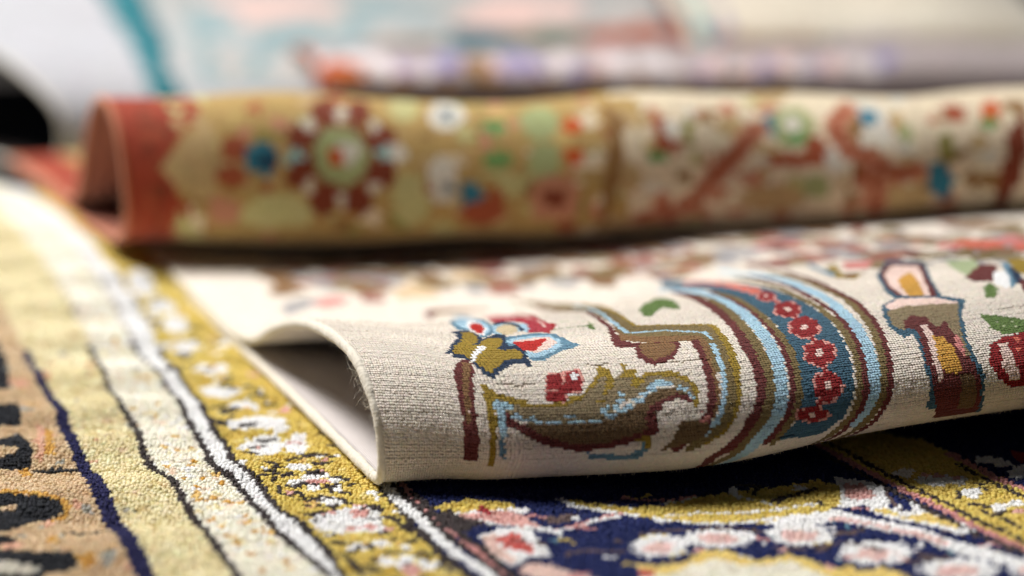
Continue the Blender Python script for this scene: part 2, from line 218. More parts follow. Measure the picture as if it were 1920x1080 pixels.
('olive',3.6,[1497,4848,1464,4655,1457,4565,1432,4492,1392,4421,1321,4366,1256,4326]),('ltblue',2,[1490,4823,1454,4657,1426,4557,1403,4496,1366,4433,1311,4382]),
('maroon',3.8,[1443,4866,1408,4713,1384,4587,1361,4501,1331,4446,1262,4386,1200,4331]),('brown',1.6,[1454,4835,1417,4678,1398,4561,1381,4498,1351,4444]),('green',0,[1478,5467,1590,5656,1699,5786,1710,5716,1682,5564,1609,5356,1580,5368,1578,5437,1532,5399,1451,5283,1426,5302]),
('crimson',0,[1138,6377,1201,6442,1235,6368,1271,6302,1263,6171,1065,5476,1043,5314,1062,5282,1021,5191,969,5109,943,5131,890,5137,938,5234,960,5320,948,5401,916,5432,856,5405,930,5673]),
('brown',0.9,[1308,6474,1306,6344,1133,5717]),('pinkw',1,[1235,6247,1037,5524,1030,5391,1004,5236]),('red',0,[1050,5323,1062,5282,1021,5191,969,5109,965,5126,1028,5228]),
('ltblue',0,[938,5329,961,5333,934,5215,895,5141,879,5171,789,5102,751,5141,829,5344,905,5440,934,5384]),('navy',0,[842,5370,902,5442,924,5396,927,5307,905,5193,879,5153,900,5245,900,5330,871,5357,829,5316]),
('eye',-1,[843,5218,41,-10,-44,-111]),('slate',0,[1092,6599,1121,6584,1135,6483,883,5580,813,5295,767,5157,704,5089,672,5075,688,5150,680,5229,631,5242,652,5349]),
('ltblue',0,[1072,6498,1102,6476,870,5629,820,5380,779,5223,714,5120,685,5124,702,5229,679,5304,696,5406]),('white',0,[825,5597,813,5432,767,5237,699,5105,685,5141,697,5265,721,5357]),
('scarlet',0,[778,5433,800,5398,757,5240,702,5130,691,5165,702,5247,722,5325]),('slate',0,[779,5072,843,5097,922,5119,984,5093,994,4996,1011,4925,976,4890,926,4865,869,4813,812,4767,765,4769,772,4845,769,4944,738,4935,744,4991]),
('ltblue',0,[756,5003,807,5054,887,5074,957,5076,967,4988,945,4919,883,4851,817,4808,767,4802,782,4870,770,4963]),('pinkw',0,[784,5007,876,5047,946,5049,948,4966,885,4891,814,4846,787,4878]),
('scarlet',0,[775,4988,822,4999,874,5012,928,5035,922,5002,864,4927,822,4873,787,4878,768,4913]),('palegreen',0.7,[1063,5318,1120,5328,1179,5301,1188,5235]),('green',0.8,[1005,5167,1066,5187,1142,5207,1171,5201]),
('green',0,[1156,5226,1182,5238,1167,5166,1143,5114,1136,5140]),('navy',0,[579,5191,619,5225,672,5221,677,5124,669,5050,702,5084,760,5126,801,5120,747,4991,738,4935,770,4947,782,4881,766,4822,749,4727,727,4725,723,4753,675,4746,615,4712,584,4688,579,4668,565,4648,550,4655,553,4671,538,4675,539,4698,529,4721,526,4748,513,4776,491,4780,463,4784,473,4828,435,4808,487,4887,535,4990,575,5071,585,5156]),
('gold',0,[609,5174,658,5189,664,5135,644,5054,617,5008,586,4967,597,4954,629,4996,692,5063,764,5067,719,4967,672,4908,695,4883,749,4905,761,4871,747,4803,695,4792,642,4779,611,4741,587,4727,578,4695,561,4677,556,4699,548,4717,539,4743,545,4782,526,4787,525,4822,504,4827,480,4840,523,4934,559,4994,586,5071]),
('white',0,[593,4944,639,4946,594,4883,566,4829,536,4761,524,4763,546,4826,578,4895]),('maroon',0,[459,4735,499,4772,522,4765,522,4725,512,4682,490,4638,475,4567,459,4529,459,4474,448,4411,452,4380,447,4304,369,4300,380,4374,376,4415,387,4462,390,4538,402,4597,415,4658]),
('brown',0,[487,4746,518,4746,479,4637,456,4591,444,4527,427,4460,401,4417,403,4458,415,4530,435,4609]),('pinkw',0.6,[423,4492,428,4476]),('taupe',0,[541,4560,594,4541,662,4517,763,4521,882,4548,965,4645,1017,4691,1027,4633,1075,4668,1119,4664,1115,4625,1158,4647,1265,4639,1301,4605,1313,4562,1299,4520,1274,4529,1237,4577,1189,4589,1131,4567,1066,4535,1017,4520,959,4467,877,4443,767,4441,642,4449,588,4465,556,4497]),
('dkbrown',0,[657,4451,767,4444,877,4441,958,4460,1039,4489,1099,4529,1172,4570,1238,4564,1276,4533,1276,4497,1249,4516,1200,4529,1169,4508,1136,4477,1112,4457,1133,4420,1116,4388,1050,4386,975,4373,845,4350,737,4376,649,4411,592,4438]),
('maroon',3.2,[558,4478,575,4447,611,4426,687,4390,761,4367]),('maroon',2.6,[761,4367,845,4351,950,4357,1040,4381,1123,4410]),('maroon',0,[1115,4496,1173,4523,1232,4545,1274,4529,1282,4491,1268,4506,1225,4524,1174,4509,1159,4487,1125,4473,1138,4430,1125,4394,1096,4412,1093,4459]),
('gold',2.6,[523,4602,525,4553,517,4479,511,4416,504,4363,502,4293]),('gold',0,[513,4605,535,4607,548,4574,576,4575,569,4559,594,4559,591,4544,655,4544,648,4523,754,4530,818,4534,885,4557,917,4593,958,4638,989,4676,999,4737,1018,4719,1019,4695,1037,4689,1032,4632,1015,4590,996,4584,977,4540,970,4566,1010,4641,996,4659,953,4608,909,4569,880,4542,812,4514,749,4513,660,4510,590,4523,557,4543,539,4554,524,4529,507,4539]),
('gold',0,[1090,4730,1105,4710,1095,4683,1126,4684,1113,4633,1127,4631,1119,4606,1101,4583,1079,4592,1101,4641,1069,4637,1058,4641,1083,4676]),('gold',0,[1152,4656,1209,4658,1275,4650,1268,4631,1303,4623,1295,4602,1319,4578,1313,4537,1295,4476,1276,4477,1294,4521,1299,4570,1278,4600,1253,4621,1200,4635,1148,4633,1120,4595,1125,4624]),
('gold',0,[931,4539,972,4540,956,4520,926,4522]),('gold',0,[839,4566,873,4571,868,4539,835,4534]),('ltblue',-1.15,[545,4513,22,1,-3,-14]),('ltblue',-1.15,[560,4516,26,1,-3,-17]),
('ltblue',-1.15,[544,4530,8,0,-3,-12]),('ltblue',-1.15,[588,4478,15,0,-2,-12]),('ltblue',-1.15,[608,4462,20,0,-2,-8]),('ltblue',-1.15,[653,4465,20,0,-2,-10]),('ltblue',-1.15,[676,4451,19,0,-1,-6]),
('ltblue',-1.15,[746,4454,35,-1,-1,-6]),('ltblue',-1.15,[824,4475,22,-1,-2,-10]),('ltblue',-1.15,[836,4453,32,-1,-2,-10]),('ltblue',-1.15,[909,4450,31,-1,-1,-8]),
('ltblue',-1.15,[953,4489,15,-1,-3,-12]),('ltblue',-1.15,[968,4505,9,0,-3,-12]),('ltblue',-1.15,[975,4471,20,-1,-2,-10]),('ltblue',-1.15,[998,4498,12,-1,-3,-15]),
('ltblue',-1.15,[1019,4529,12,-1,-3,-12]),('ltblue',-1.15,[1032,4555,9,-1,-3,-11]),('ltblue',-1.15,[1021,4486,15,-1,-2,-11]),('ltblue',-1.15,[1047,4504,15,-1,-3,-14]),
('ltblue',-1.15,[1081,4527,20,-1,-4,-15]),('ltblue',-1.15,[1111,4553,16,-1,-4,-12]),('ltblue',-1.15,[1148,4573,17,-2,-4,-14]),('ltblue',-1.15,[1196,4594,38,-4,-6,-17]),
('ltblue',-1.15,[1249,4566,13,-1,-4,-11]),('ltblue',-1.15,[1269,4560,9,-1,-4,-11]),('ltblue',-1.15,[1282,4534,8,-1,-4,-12]),('ltblue',-1.15,[1284,4516,6,-1,-4,-12]),
('ltblue',2.2,[553,4513,546,4459,543,4407]),('slate',0,[1070,4369,1095,4368,1097,4333,1062,4289,982,4290,881,4306,873,4332,952,4319,1028,4315,1067,4335]),('gold',1.8,[1060,4370,1090,4385,1100,4368,1091,4339]),
('slate',1.4,[538,4396,541,4319]),('pinkr',0,[783,4674,854,4685,875,4697,923,4699,926,4655,896,4570,832,4559,817,4529,735,4534]),('dkred',0,[787,4666,840,4677,846,4656,825,4596,760,4595]),
('dkred',0,[870,4684,913,4692,915,4640,895,4576,836,4589]),('dkred',0,[755,4580,830,4572,816,4535,740,4538]),('dkred',0,[813,4618,875,4623,857,4571,798,4573]),('white',-1,[892,4656,14,-1,-7,-21]),
('white',-1,[855,4565,18,-1,-3,-10]),('gold',-1,[853,4549,18,-1,-4,-14]),('rosy',0,[1284,4434,1329,4443,1327,4425,1287,4418]),('rosy',0,[1281,4450,1312,4469,1317,4463]),
('dkbrown',0,[1220,4434,1268,4436,1326,4420,1335,4392,1270,4354,1198,4337,1128,4318,1186,4373]),('maroon',4.4,[1830,5889,1755,5496,1712,5245,1669,5004,1604,4746,1587,4607,1568,4515,1541,4458,1492,4399,1435,4325,1348,4260,1323,3850]),
('olive',4,[1840,5809,1799,5474,1740,5170,1679,4898,1637,4684,1617,4552,1588,4471,1538,4392,1477,4317,1401,4225,1216,3850]),('ltblue',5.2,[1874,6154,1863,5811,1833,5525,1800,5270,1754,5026,1711,4804,1682,4645,1651,4524,1627,4446,1585,4384,1520,4309,1452,4202,1318,3850]),
('maroon',3.2,[1873,5637,1850,5399,1820,5137,1773,4874,1741,4695,1711,4561,1681,4458,1638,4386,1564,4300]),('teal',0,[2009,6487,2098,6140,2062,5734,2052,5368,2042,5053,2014,4842,1977,4655,1949,4522,1924,4435,1888,4360,1808,4289,1616,4300,1685,4378,1717,4452,1739,4544,1767,4673,1805,4876,1844,5121,1864,5383,1902,5700,1916,6259]),
('olive',2.8,[1871,5584,1864,5383,1828,5110,1785,4856,1760,4691,1731,4557,1704,4454,1664,4381,1597,4291]),('olive',3.4,[2177,6051,2105,5606,2069,5291,2060,5045,2034,4837,2004,4657,1979,4529,1955,4440,1921,4353,1854,4274,1638,3850]),
('maroon',2.6,[2253,6137,2158,5574,2107,5212,2092,4980,2054,4773,2020,4612,1992,4493,1967,4412,1936,4338,1877,4243,1729,3850]),('ltblue',5,[2258,6383,2280,6145,2241,5812,2174,5404,2148,5123,2107,4869,2067,4670,2037,4532,2016,4441,1992,4369,1947,4309]),
('olive',3.2,[2348,6112,2270,5659,2225,5327,2215,5092,2169,4852,2118,4662,2079,4527,2050,4426,2010,4354,1956,4274,1783,3850]),('maroon',2.4,[2356,5931,2292,5567,2244,5258,2231,5031,2186,4810,2134,4622,2097,4490,2070,4407,2035,4336,1979,4242,1840,3850]),
('pinkr',-1,[2045,6262,8,-24,-35,-77]),('coral',-1,[2045,6262,6,-20,-25,-53]),('pinkr',-1,[2056,6181,7,-26,-41,-89]),('coral',-1,[2056,6181,6,-22,-28,-60]),('pinkr',-1,[2057,6077,4,-36,-57,-123]),
('coral',-1,[2057,6077,3,-29,-40,-85]),('pinkr',-1,[2042,5942,4,-39,-58,-125]),('coral',-1,[2042,5942,3,-32,-43,-91]),('pinkr',-1,[2028,5811,8,-33,-55,-119]),('coral',-1,[2028,5811,7,-27,-40,-84]),
('pinkr',-1,[2013,5695,10,-33,-52,-114]),('coral',-1,[2013,5695,8,-27,-38,-82]),('pinkr',-1,[1996,5577,14,-30,-46,-101]),('coral',-1,[1996,5577,12,-24,-34,-74]),
('pinkr',-1,[1990,5476,20,-25,-43,-92]),('coral',-1,[1990,5476,16,-21,-31,-66]),('pinkr',2.6,[1970,5327,1942,5083]),('pinkr',-1.1,[1970,5327,28,-25,-46,-96]),('pinkr',2.6,[1942,5083,1900,4859]),
('pinkr',-1.1,[1942,5083,48,-25,-52,-105]),('pinkr',2.6,[1900,4859,1866,4658]),('pinkr',-1.1,[1900,4859,58,-20,-50,-100]),('pinkr',2.6,[1866,4658,1836,4493]),('pinkr',-1.1,[1866,4658,66,-13,-34,-78]),
('pinkr',2.6,[1836,4493,1752,4391]),('pinkr',-1.1,[1836,4493,63,-10,-14,-71]),('pinkr',-1.1,[1752,4391,77,-14,2,-34]),('dkred',1.5,[1970,5327,1942,5083]),('dkred',-1,[1970,5286,10,-8,-15,-32]),
('dkred',-1,[1942,5268,10,-8,-15,-31]),('dkred',-1,[1941,5308,9,-9,-16,-33]),('dkred',-1,[1970,5371,9,-9,-17,-37]),('dkred',-1,[2000,5392,10,-10,-19,-39]),('dkred',-1,[1999,5346,10,-9,-17,-36]),
('dkred',-1,[1970,5327,13,-12,-22,-47]),('pinkw',-1,[1970,5327,7,-6,-12,-25]),('dkred',1.5,[1942,5083,1900,4859]),('dkred',-1,[1952,5039,16,-8,-18,-36]),('dkred',-1,[1911,5019,17,-8,-17,-35]),
('dkred',-1,[1901,5063,16,-9,-18,-37]),('dkred',-1,[1934,5130,16,-10,-19,-40]),('dkred',-1,[1975,5152,16,-10,-20,-41]),('dkred',-1,[1983,5105,17,-9,-19,-38]),('dkred',-1,[1942,5083,23,-12,-25,-51]),
('pinkw',-1,[1942,5083,12,-6,-13,-27]),('dkred',1.5,[1900,4859,1866,4658]),('dkred',-1,[1915,4819,20,-6,-17,-34]),('dkred',-1,[1870,4797,21,-6,-16,-32]),('dkred',-1,[1854,4836,20,-7,-18,-35]),
('dkred',-1,[1887,4904,20,-8,-20,-40]),('dkred',-1,[1934,4930,19,-8,-21,-42]),('dkred',-1,[1947,4884,20,-7,-19,-39]),('dkred',-1,[1900,4859,28,-10,-25,-51]),('pinkw',-1,[1900,4859,14,-5,-14,-27]),
('dkred',1.5,[1866,4658,1836,4493]),('dkred',-1,[1890,4628,23,-4,-11,-27]),('dkred',-1,[1846,4610,23,-4,-11,-26]),('dkred',-1,[1821,4639,23,-4,-12,-27]),('dkred',-1,[1843,4689,23,-5,-14,-30]),
('dkred',-1,[1890,4711,22,-5,-15,-32]),('dkred',-1,[1912,4678,22,-5,-13,-29]),('dkred',-1,[1866,4658,32,-6,-17,-39]),('pinkw',-1,[1866,4658,16,-3,-9,-20]),('dkred',1.5,[1836,4493,1752,4391]),
('dkred',-1,[1864,4467,22,-3,-5,-24]),('dkred',-1,[1827,4451,22,-4,-4,-24]),('dkred',-1,[1798,4476,22,-3,-5,-24]),('dkred',-1,[1809,4519,22,-3,-8,-25]),('dkred',-1,[1849,4538,21,-3,-9,-26]),
('dkred',-1,[1875,4511,21,-3,-7,-25]),('dkred',-1,[1836,4493,30,-5,-8,-34]),('pinkw',-1,[1836,4493,16,-2,-5,-18]),('dkred',-1,[1793,4375,26,-5,1,-12]),('dkred',-1,[1754,4372,27,-5,1,-12]),
('dkred',-1,[1714,4388,26,-5,0,-11]),('dkred',-1,[1713,4407,26,-4,-1,-11]),('dkred',-1,[1752,4410,26,-4,-1,-11]),('dkred',-1,[1791,4395,26,-5,0,-12]),('dkred',-1,[1752,4391,37,-7,1,-16]),
('pinkw',-1,[1752,4391,19,-3,0,-8]),('teal',0,[2518,5413,2750,5754,2831,5580,2679,5255,2585,5014,2651,4941,2559,4815,2482,4632,2477,4529,2487,4455,2481,4369,2502,4233,2240,4332,2253,4422,2254,4506,2267,4591,2290,4702,2241,4685,2219,4760,2253,4879,2310,4988,2400,5045,2412,5142]),
('pinkw',0,[2314,4974,2414,5040,2556,4999,2610,4921,2505,4911,2411,4919,2305,4907]),('taupe',0,[2286,4913,2387,4949,2502,4935,2604,4912,2536,4803,2469,4645,2452,4514,2420,4537,2441,4714,2398,4753,2366,4810,2305,4790,2267,4727,2242,4779]),
('maroon',0,[2549,5439,2705,5662,2791,5520,2669,5261,2568,5013,2426,5077,2447,5190]),('pinkw',0,[2554,5408,2680,5584,2755,5495,2641,5241,2548,5028,2446,5068,2476,5227]),
('ochre',0,[2549,5298,2671,5409,2595,5197,2524,5037,2466,5060,2493,5151]),('maroon',0,[2271,4749,2311,4815,2365,4852,2405,4822,2405,4729,2466,4772,2446,4662,2436,4575,2459,4513,2467,4390,2481,4242,2300,4249,2265,4420,2270,4541,2311,4712,2318,4739]),
('pinkw',0,[2351,4755,2376,4757,2346,4589,2319,4480,2298,4432,2293,4537]),('ochre',0,[2357,4677,2401,4669,2409,4569,2405,4476,2368,4472,2329,4487,2323,4552]),('rosy',0,[2444,4674,2464,4658,2443,4554,2424,4546,2424,4619]),
('dkbrown',0,[2384,4470,2438,4463,2449,4374,2453,4285,2375,4304,2384,4384]),('green',0,[2625,4797,2669,4772,2773,4716,2865,4679,2833,4625,2649,4635,2607,4679]),('palegreen',-1,[2658,4725,6,-1,-4,-7]),
('palegreen',-1,[2670,4688,6,-1,-4,-7]),('palegreen',-1,[2716,4712,6,-1,-4,-7]),('palegreen',-1,[2718,4672,6,-1,-3,-6]),('dkred',0,[2556,4587,2637,4627,2727,4634,2822,4605,2762,4363,2652,4380,2599,4377,2543,4431,2518,4504]),
('pinkw',0,[2593,4591,2634,4588,2626,4488,2634,4418,2597,4404,2568,4478]),('coral',-1,[2678,4598,11,-2,-7,-14]),('coral',-1,[2660,4549,11,-2,-5,-13]),('rosy',-1.25,[3156,5916,37,-54,-59,-98]),
('coral',-1.25,[3278,5921,45,-56,-75,-124]),('coral',-1.25,[3327,5808,41,-43,-82,-132]),('rosy',-1.25,[3458,5867,47,-46,-87,-144]),('coral',-1.25,[3385,5654,37,-31,-55,-87]),
('rosy',-1.25,[3581,5840,47,-36,-83,-139]),('rosebrown',-1.25,[3182,5668,35,-37,-34,-54]),('rosebrown',-1.25,[3237,5571,32,-25,-25,-38]),('palegreen',0,[2892,5512,3013,5463,2938,5285,2816,5178,2828,5315]),
('maroon',0,[2804,5201,2985,5359,3031,5299,2869,5093,2801,5125]),('white',0,[2944,5209,3002,5212,2960,5079,2872,4987,2862,5068]),('slate',0,[3052,5316,3099,5330,2988,5067,2886,4981,2960,5107]),
('navy',0,[3051,5257,3068,5212,2996,5063,2933,5011]),('gold',0,[3114,5367,3202,5362,3360,5267,3231,5080,3037,5116,3044,5190]),('maroon',0,[2981,5070,3024,5051,2976,4901,2906,4922]),
('green',0,[2795,5044,2855,5085,2837,5001,2769,4921,2738,4932]),('gold',0,[2517,5864,2579,5899,2442,5562,2499,5490,2410,5402,2374,5497]),('brown',0,[2460,5579,2517,5523,2580,5610,2430,5439,2407,5461]),
('rosy',0,[2623,5916,2721,5810,2580,5610,2518,5675]),('slate',0,[2591,6218,2477,5836,2433,5577,2383,5547,2486,5964]),]
RED_MOTIFS = [
('creamfield',0,[2820,0,9000,0,9000,9000,2750,9000,2680,5000,2780,4200,2820,3500]),('redfield',0,[-100,0,280,0,280,9000,-100,9000]),('redfield',0,[57,3561,226,3595,428,3545,459,3452,359,3382,210,3238,204,3191,347,3054,454,2951,470,2829,24,2810,266,4757]),
('redfield',0,[209,3645,448,3623,511,3540,478,3437,395,3409,143,3385]),('olv',-1.35,[2559,3113,29,-1,0,-17]),('sandy',-1.35,[2115,3393,59,0,-7,-39]),('palewhite',-1.35,[2960,3095,76,-4,1,-30]),
('tanb',-1.35,[1962,3447,25,0,-10,-46]),('sandy',-1.35,[1924,3297,22,0,-2,-17]),('rosebr',-1.35,[4618,3145,70,-5,2,-36]),('rosebr',-1.35,[2414,3114,51,-1,0,-46]),
('sandy',-1.35,[703,3166,48,0,-3,-26]),('tanb',-1.35,[438,3088,78,0,-2,-37]),('goldl',-1.35,[2018,3326,58,0,-3,-20]),('brick',-1.35,[1446,3323,53,0,-5,-38]),('goldl',-1.35,[1180,3309,23,0,-2,-15]),
('paleg',-1.35,[3578,3622,66,6,-12,-38]),('creamfield',-1.35,[2952,3446,23,-1,-6,-27]),('paleg',-1.35,[1946,3138,49,-1,-1,-28]),('sandy',-1.35,[1932,3262,34,0,-4,-45]),
('rosebr',-1.35,[2514,3192,31,-1,-1,-40]),('creamfield',-1.35,[4725,3696,59,-10,-44,-109]),('brick',-1.35,[1159,3032,23,0,1,-39]),('rosebr',-1.35,[4077,2881,36,-3,40,-102]),
('creamfield',-1.35,[2573,3135,60,-2,0,-31]),('sandy',-1.35,[3798,3224,37,-1,-2,-55]),('paleg',-1.35,[2754,3078,63,-3,2,-36]),('paleg',-1.35,[535,3659,28,-5,-27,-107]),
('goldl',-1.35,[2333,3418,46,-1,-4,-21]),('creamfield',-1.35,[3020,3046,64,-4,3,-35]),('paleg',-1.35,[3151,2826,56,-10,19,-66]),('rosebr',-1.35,[2059,3065,22,0,1,-43]),
('rosebr',-1.35,[4632,2841,72,-17,70,-176]),('rosebr',-1.35,[4044,3274,60,-2,-2,-26]),('brick',-1.35,[1597,3030,49,-1,2,-39]),('goldl',-1.35,[1319,3168,54,0,-1,-17]),
('olv',-1.35,[2077,3599,28,0,-11,-41]),('goldl',-1.35,[1795,3098,41,-1,0,-17]),('rosebr',-1.35,[2628,3262,24,-1,-3,-34]),('sandy',-1.35,[2489,2931,75,-3,5,-25]),
('tanb',-1.35,[2047,3388,59,0,-5,-28]),('creamfield',-1.35,[2801,3480,30,-2,-9,-37]),('paleg',-1.35,[3213,2910,47,-4,28,-99]),('goldl',-1.35,[528,3055,52,0,-1,-42]),
('paleg',-1.35,[2186,3109,75,-1,0,-35]),('sandy',-1.35,[3531,3313,35,0,-3,-38]),('rosebr',-1.35,[2046,3367,47,0,-7,-43]),('goldl',-1.35,[955,3237,67,0,-3,-22]),('tanb',-1.35,[4717,3057,60,-6,8,-56]),
('creamfield',-1.35,[3227,3472,56,3,-12,-51]),('tanb',-1.35,[3209,2975,44,-4,12,-58]),('sandy',-1.35,[1925,3042,42,-1,1,-32]),('paleg',-1.35,[4162,3453,66,-3,-7,-26]),
('olv',-1.35,[1589,2954,77,-3,10,-66]),('creamfield',-1.35,[4008,2844,73,-8,36,-90]),('creamfield',-1.35,[4572,3661,21,0,-42,-105]),('creamfield',-1.35,[1282,3442,73,3,-11,-51]),
('sandy',-1.35,[3965,3139,55,-1,1,-22]),('rosebr',-1.35,[3541,3160,24,-1,0,-19]),('sandy',-1.35,[927,3300,57,0,-4,-27]),('tanb',-1.35,[3320,3285,68,-1,-2,-18]),('palewhite',-1.35,[4417,3664,49,4,-47,-114]),
('rosebr',-1.35,[2172,3617,40,-1,-15,-54]),('paleg',-1.35,[2320,3006,73,-1,1,-20]),('sandy',-1.35,[3548,3137,49,-2,1,-40]),('rosebr',-1.35,[4111,3071,63,-1,4,-33]),
('paleg',-1.35,[2901,3345,43,-1,-5,-37]),('olv',-1.35,[2005,3648,29,1,-17,-58]),('creamfield',-1.35,[2660,3500,21,-2,-8,-30]),('goldl',-1.35,[2598,3058,64,-2,1,-29]),
('sandy',-1.35,[2129,2957,40,-1,13,-73]),('rosebr',-1.35,[3322,3106,32,-2,1,-32]),('rosebr',-1.35,[3256,3492,62,5,-8,-31]),('sandy',-1.35,[2360,3562,30,-2,-15,-58]),
('tanb',-1.35,[3137,3149,39,-2,1,-30]),('goldl',-1.35,[1006,3337,23,0,-4,-24]),('rosebr',-1.35,[2873,2955,72,-7,7,-33]),('creamfield',-1.35,[2672,3548,30,-4,-12,-45]),
('tanb',-1.35,[1655,2992,31,-1,3,-30]),('rosebr',-1.35,[929,3419,48,1,-10,-46]),('goldl',-1.35,[2510,2867,47,-3,20,-76]),('tanb',-1.35,[1615,2939,35,-2,8,-50]),('creamfield',-1.35,[3736,3182,42,-1,0,-30]),
('creamfield',-1.35,[406,2965,44,0,6,-68]),('tanb',-1.35,[4603,3477,49,3,-9,-33]),('rosebr',-1.35,[2319,2985,23,0,3,-26]),('sandy',-1.35,[1822,3497,64,1,-11,-47]),
('sandy',-1.35,[2755,3355,73,-2,-3,-21]),('creamfield',-1.35,[1395,2981,74,-1,4,-40]),('tanb',-1.35,[2095,3467,63,0,-10,-43]),('rosebr',-1.35,[4069,3375,27,-1,-7,-43]),
('paleg',-1.35,[1188,2999,46,0,1,-19]),('goldl',-1.35,[2664,3321,26,-1,-4,-33]),('tanb',-1.35,[4598,3193,47,-2,1,-54]),('paleg',-1.35,[2092,2917,40,-1,7,-33]),('creamfield',-1.35,[3525,3376,30,1,-5,-35]),
('rosebr',-1.35,[4108,2974,66,-2,15,-55]),('creamfield',-1.35,[4422,3040,58,-5,6,-33]),('rosebr',-1.35,[3430,2915,71,-4,9,-37]),('palewhite',-1.35,[3210,3483,30,2,-12,-51]),
('sandy',-1.35,[1007,3260,61,0,-5,-36]),('creamfield',-1.35,[4226,2966,46,-3,20,-66]),('olv',-1.35,[1300,2893,42,0,6,-32]),('olv',-1.35,[2641,3282,23,-1,-2,-25]),
('sandy',-1.35,[4432,3063,36,-3,8,-53]),('paleg',-1.35,[1825,2887,74,-7,11,-53]),('paleg',-1.35,[2905,3001,72,-5,3,-24]),('tanb',-1.35,[4813,3038,66,-5,12,-69]),
('paleg',-1.35,[1956,3398,45,0,-9,-50]),('olv',-1.35,[1912,3661,59,6,-25,-87]),('sandy',-1.35,[1317,3425,67,3,-8,-40]),('rosebr',-1.35,[2655,2995,51,-3,7,-48]),('olv',-1.35,[2530,3025,77,-3,5,-51]),
('palewhite',-1.35,[3511,3118,46,-2,2,-44]),('tanb',-1.35,[4955,3520,26,-1,-10,-36]),('sandy',-1.35,[651,3252,51,0,-4,-26]),('rosebr',-1.35,[2207,3456,56,0,-6,-26]),
('creamfield',-1.35,[2915,3456,55,-2,-9,-41]),('sandy',-1.35,[518,3250,64,0,-2,-18]),('rosebr',-1.35,[2988,3469,65,-1,-12,-53]),('paleg',-1.35,[4523,3144,48,-3,3,-43]),
('brick',-1.35,[1514,3303,36,0,-5,-43]),('tanb',-1.35,[4467,3020,53,-5,8,-39]),('tanb',-1.35,[2855,2721,82,-50,44,-143]),('sandy',-1.35,[3489,3053,20,-1,4,-47]),
('tanb',-1.35,[1005,3361,26,0,-6,-34]),('rosebr',-1.35,[3686,2887,52,-1,31,-90]),('goldl',-1.35,[682,3454,23,0,-7,-29]),('rosebr',-1.35,[4845,3485,18,0,-14,-58]),
('olv',-1.35,[2094,3369,27,0,-6,-39]),('sandy',-1.35,[1114,3172,71,0,-2,-28]),('creamfield',-1.35,[4908,3230,58,-2,0,-69]),('olv',-1.35,[842,3376,71,1,-4,-23]),('sandy',-1.35,[3940,3196,28,-1,0,-33]),
('sandy',-1.35,[1074,3272,59,0,-5,-39]),('tanb',-1.35,[4624,3249,55,-1,-1,-24]),('rosebr',-1.35,[4539,3468,29,2,-17,-68]),('creamfield',-1.35,[4303,3209,73,-2,-1,-27]),
('sandy',-1.35,[351,3433,44,-1,-6,-28]),('palewhite',-1.35,[3715,3476,68,-1,-11,-41]),('goldl',-1.35,[705,3339,21,0,-5,-27]),('olv',-1.35,[2020,3365,22,0,-4,-28]),
('goldl',-1.35,[1476,3452,28,1,-12,-53]),('rosebr',-1.35,[833,2850,23,0,16,-73]),('palewhite',-1.35,[4357,3274,72,-1,-3,-42]),('brick',-1.35,[805,3525,41,0,-10,-40]),
('sandy',-1.35,[1007,3446,40,1,-5,-21]),('rosebr',-1.35,[3810,3349,74,-3,-3,-21]),('tanb',-1.35,[583,3225,65,0,-4,-34]),('tanb',-1.35,[4806,3469,47,0,-14,-62]),('sandy',-1.35,[1931,3537,75,0,-15,-59]),
('tanb',-1.35,[4970,3581,58,-5,-18,-55]),('tanb',-1.35,[3380,3211,50,-2,-1,-37]),('paleg',-1.35,[2232,3141,73,-1,-1,-42]),('tanb',-1.35,[1877,3079,66,-1,0,-26]),
('paleg',-1.35,[3142,2986,29,-3,6,-32]),('tanb',-1.35,[3281,3455,68,4,-12,-55]),('palewhite',-1.35,[3594,3055,31,-1,4,-45]),('sandy',-1.35,[1995,2771,40,-5,19,-75]),
('brick',-1.35,[2427,3476,26,-1,-13,-59]),('tanb',-1.35,[4057,3379,52,-3,-6,-37]),('rosebr',-1.35,[3283,3234,58,-2,-1,-17]),('rosebr',-1.35,[3343,3036,49,-3,4,-41]),
('paleg',-1.35,[1041,3434,22,1,-10,-44]),('paleg',-1.35,[2368,3271,54,-1,-4,-42]),('creamfield',-1.35,[4784,3618,20,-1,-31,-86]),('brick',-1.35,[799,3124,37,0,-2,-33]),
('paleg',-1.35,[3573,3439,24,1,-5,-28]),('paleg',-1.35,[3734,3099,66,-2,2,-41]),('palewhite',-1.35,[2928,3523,45,-2,-14,-51]),('goldl',-1.35,[2156,3540,54,0,-14,-54]),
('paleg',-1.35,[3206,3254,28,-1,-2,-44]),('olv',-1.35,[2431,3101,37,-1,0,-24]),('palewhite',-1.35,[3563,3255,23,-1,-3,-55]),('creamfield',-1.35,[4350,3155,37,-2,1,-24]),
('sandy',-1.35,[341,2889,66,1,16,-95]),('paleg',-1.35,[531,3328,31,0,-5,-31]),('rosebr',-1.35,[3291,2896,31,-3,31,-107]),('paleg',-1.35,[2089,3188,75,-1,-1,-19]),
('goldl',-1.35,[2483,3358,33,-1,-7,-47]),('creamfield',-1.35,[3025,2910,28,-3,15,-56]),('goldl',-1.35,[946,3004,69,-1,2,-43]),('tanb',-1.35,[4067,2976,28,-1,17,-63]),
('sandy',-1.35,[834,3183,36,0,-3,-29]),('creamfield',-1.35,[3504,3074,68,-4,2,-26]),('palewhite',-1.35,[4770,3206,59,-2,1,-48]),('creamfield',-1.35,[4541,3364,67,2,-6,-39]),
('brick',-1.35,[2677,3386,32,-1,-7,-42]),('paleg',-1.35,[1249,3154,22,0,-2,-42]),('rosebr',-1.35,[3190,2952,47,-4,22,-90]),('sandy',-1.35,[1147,3250,38,0,-4,-38]),
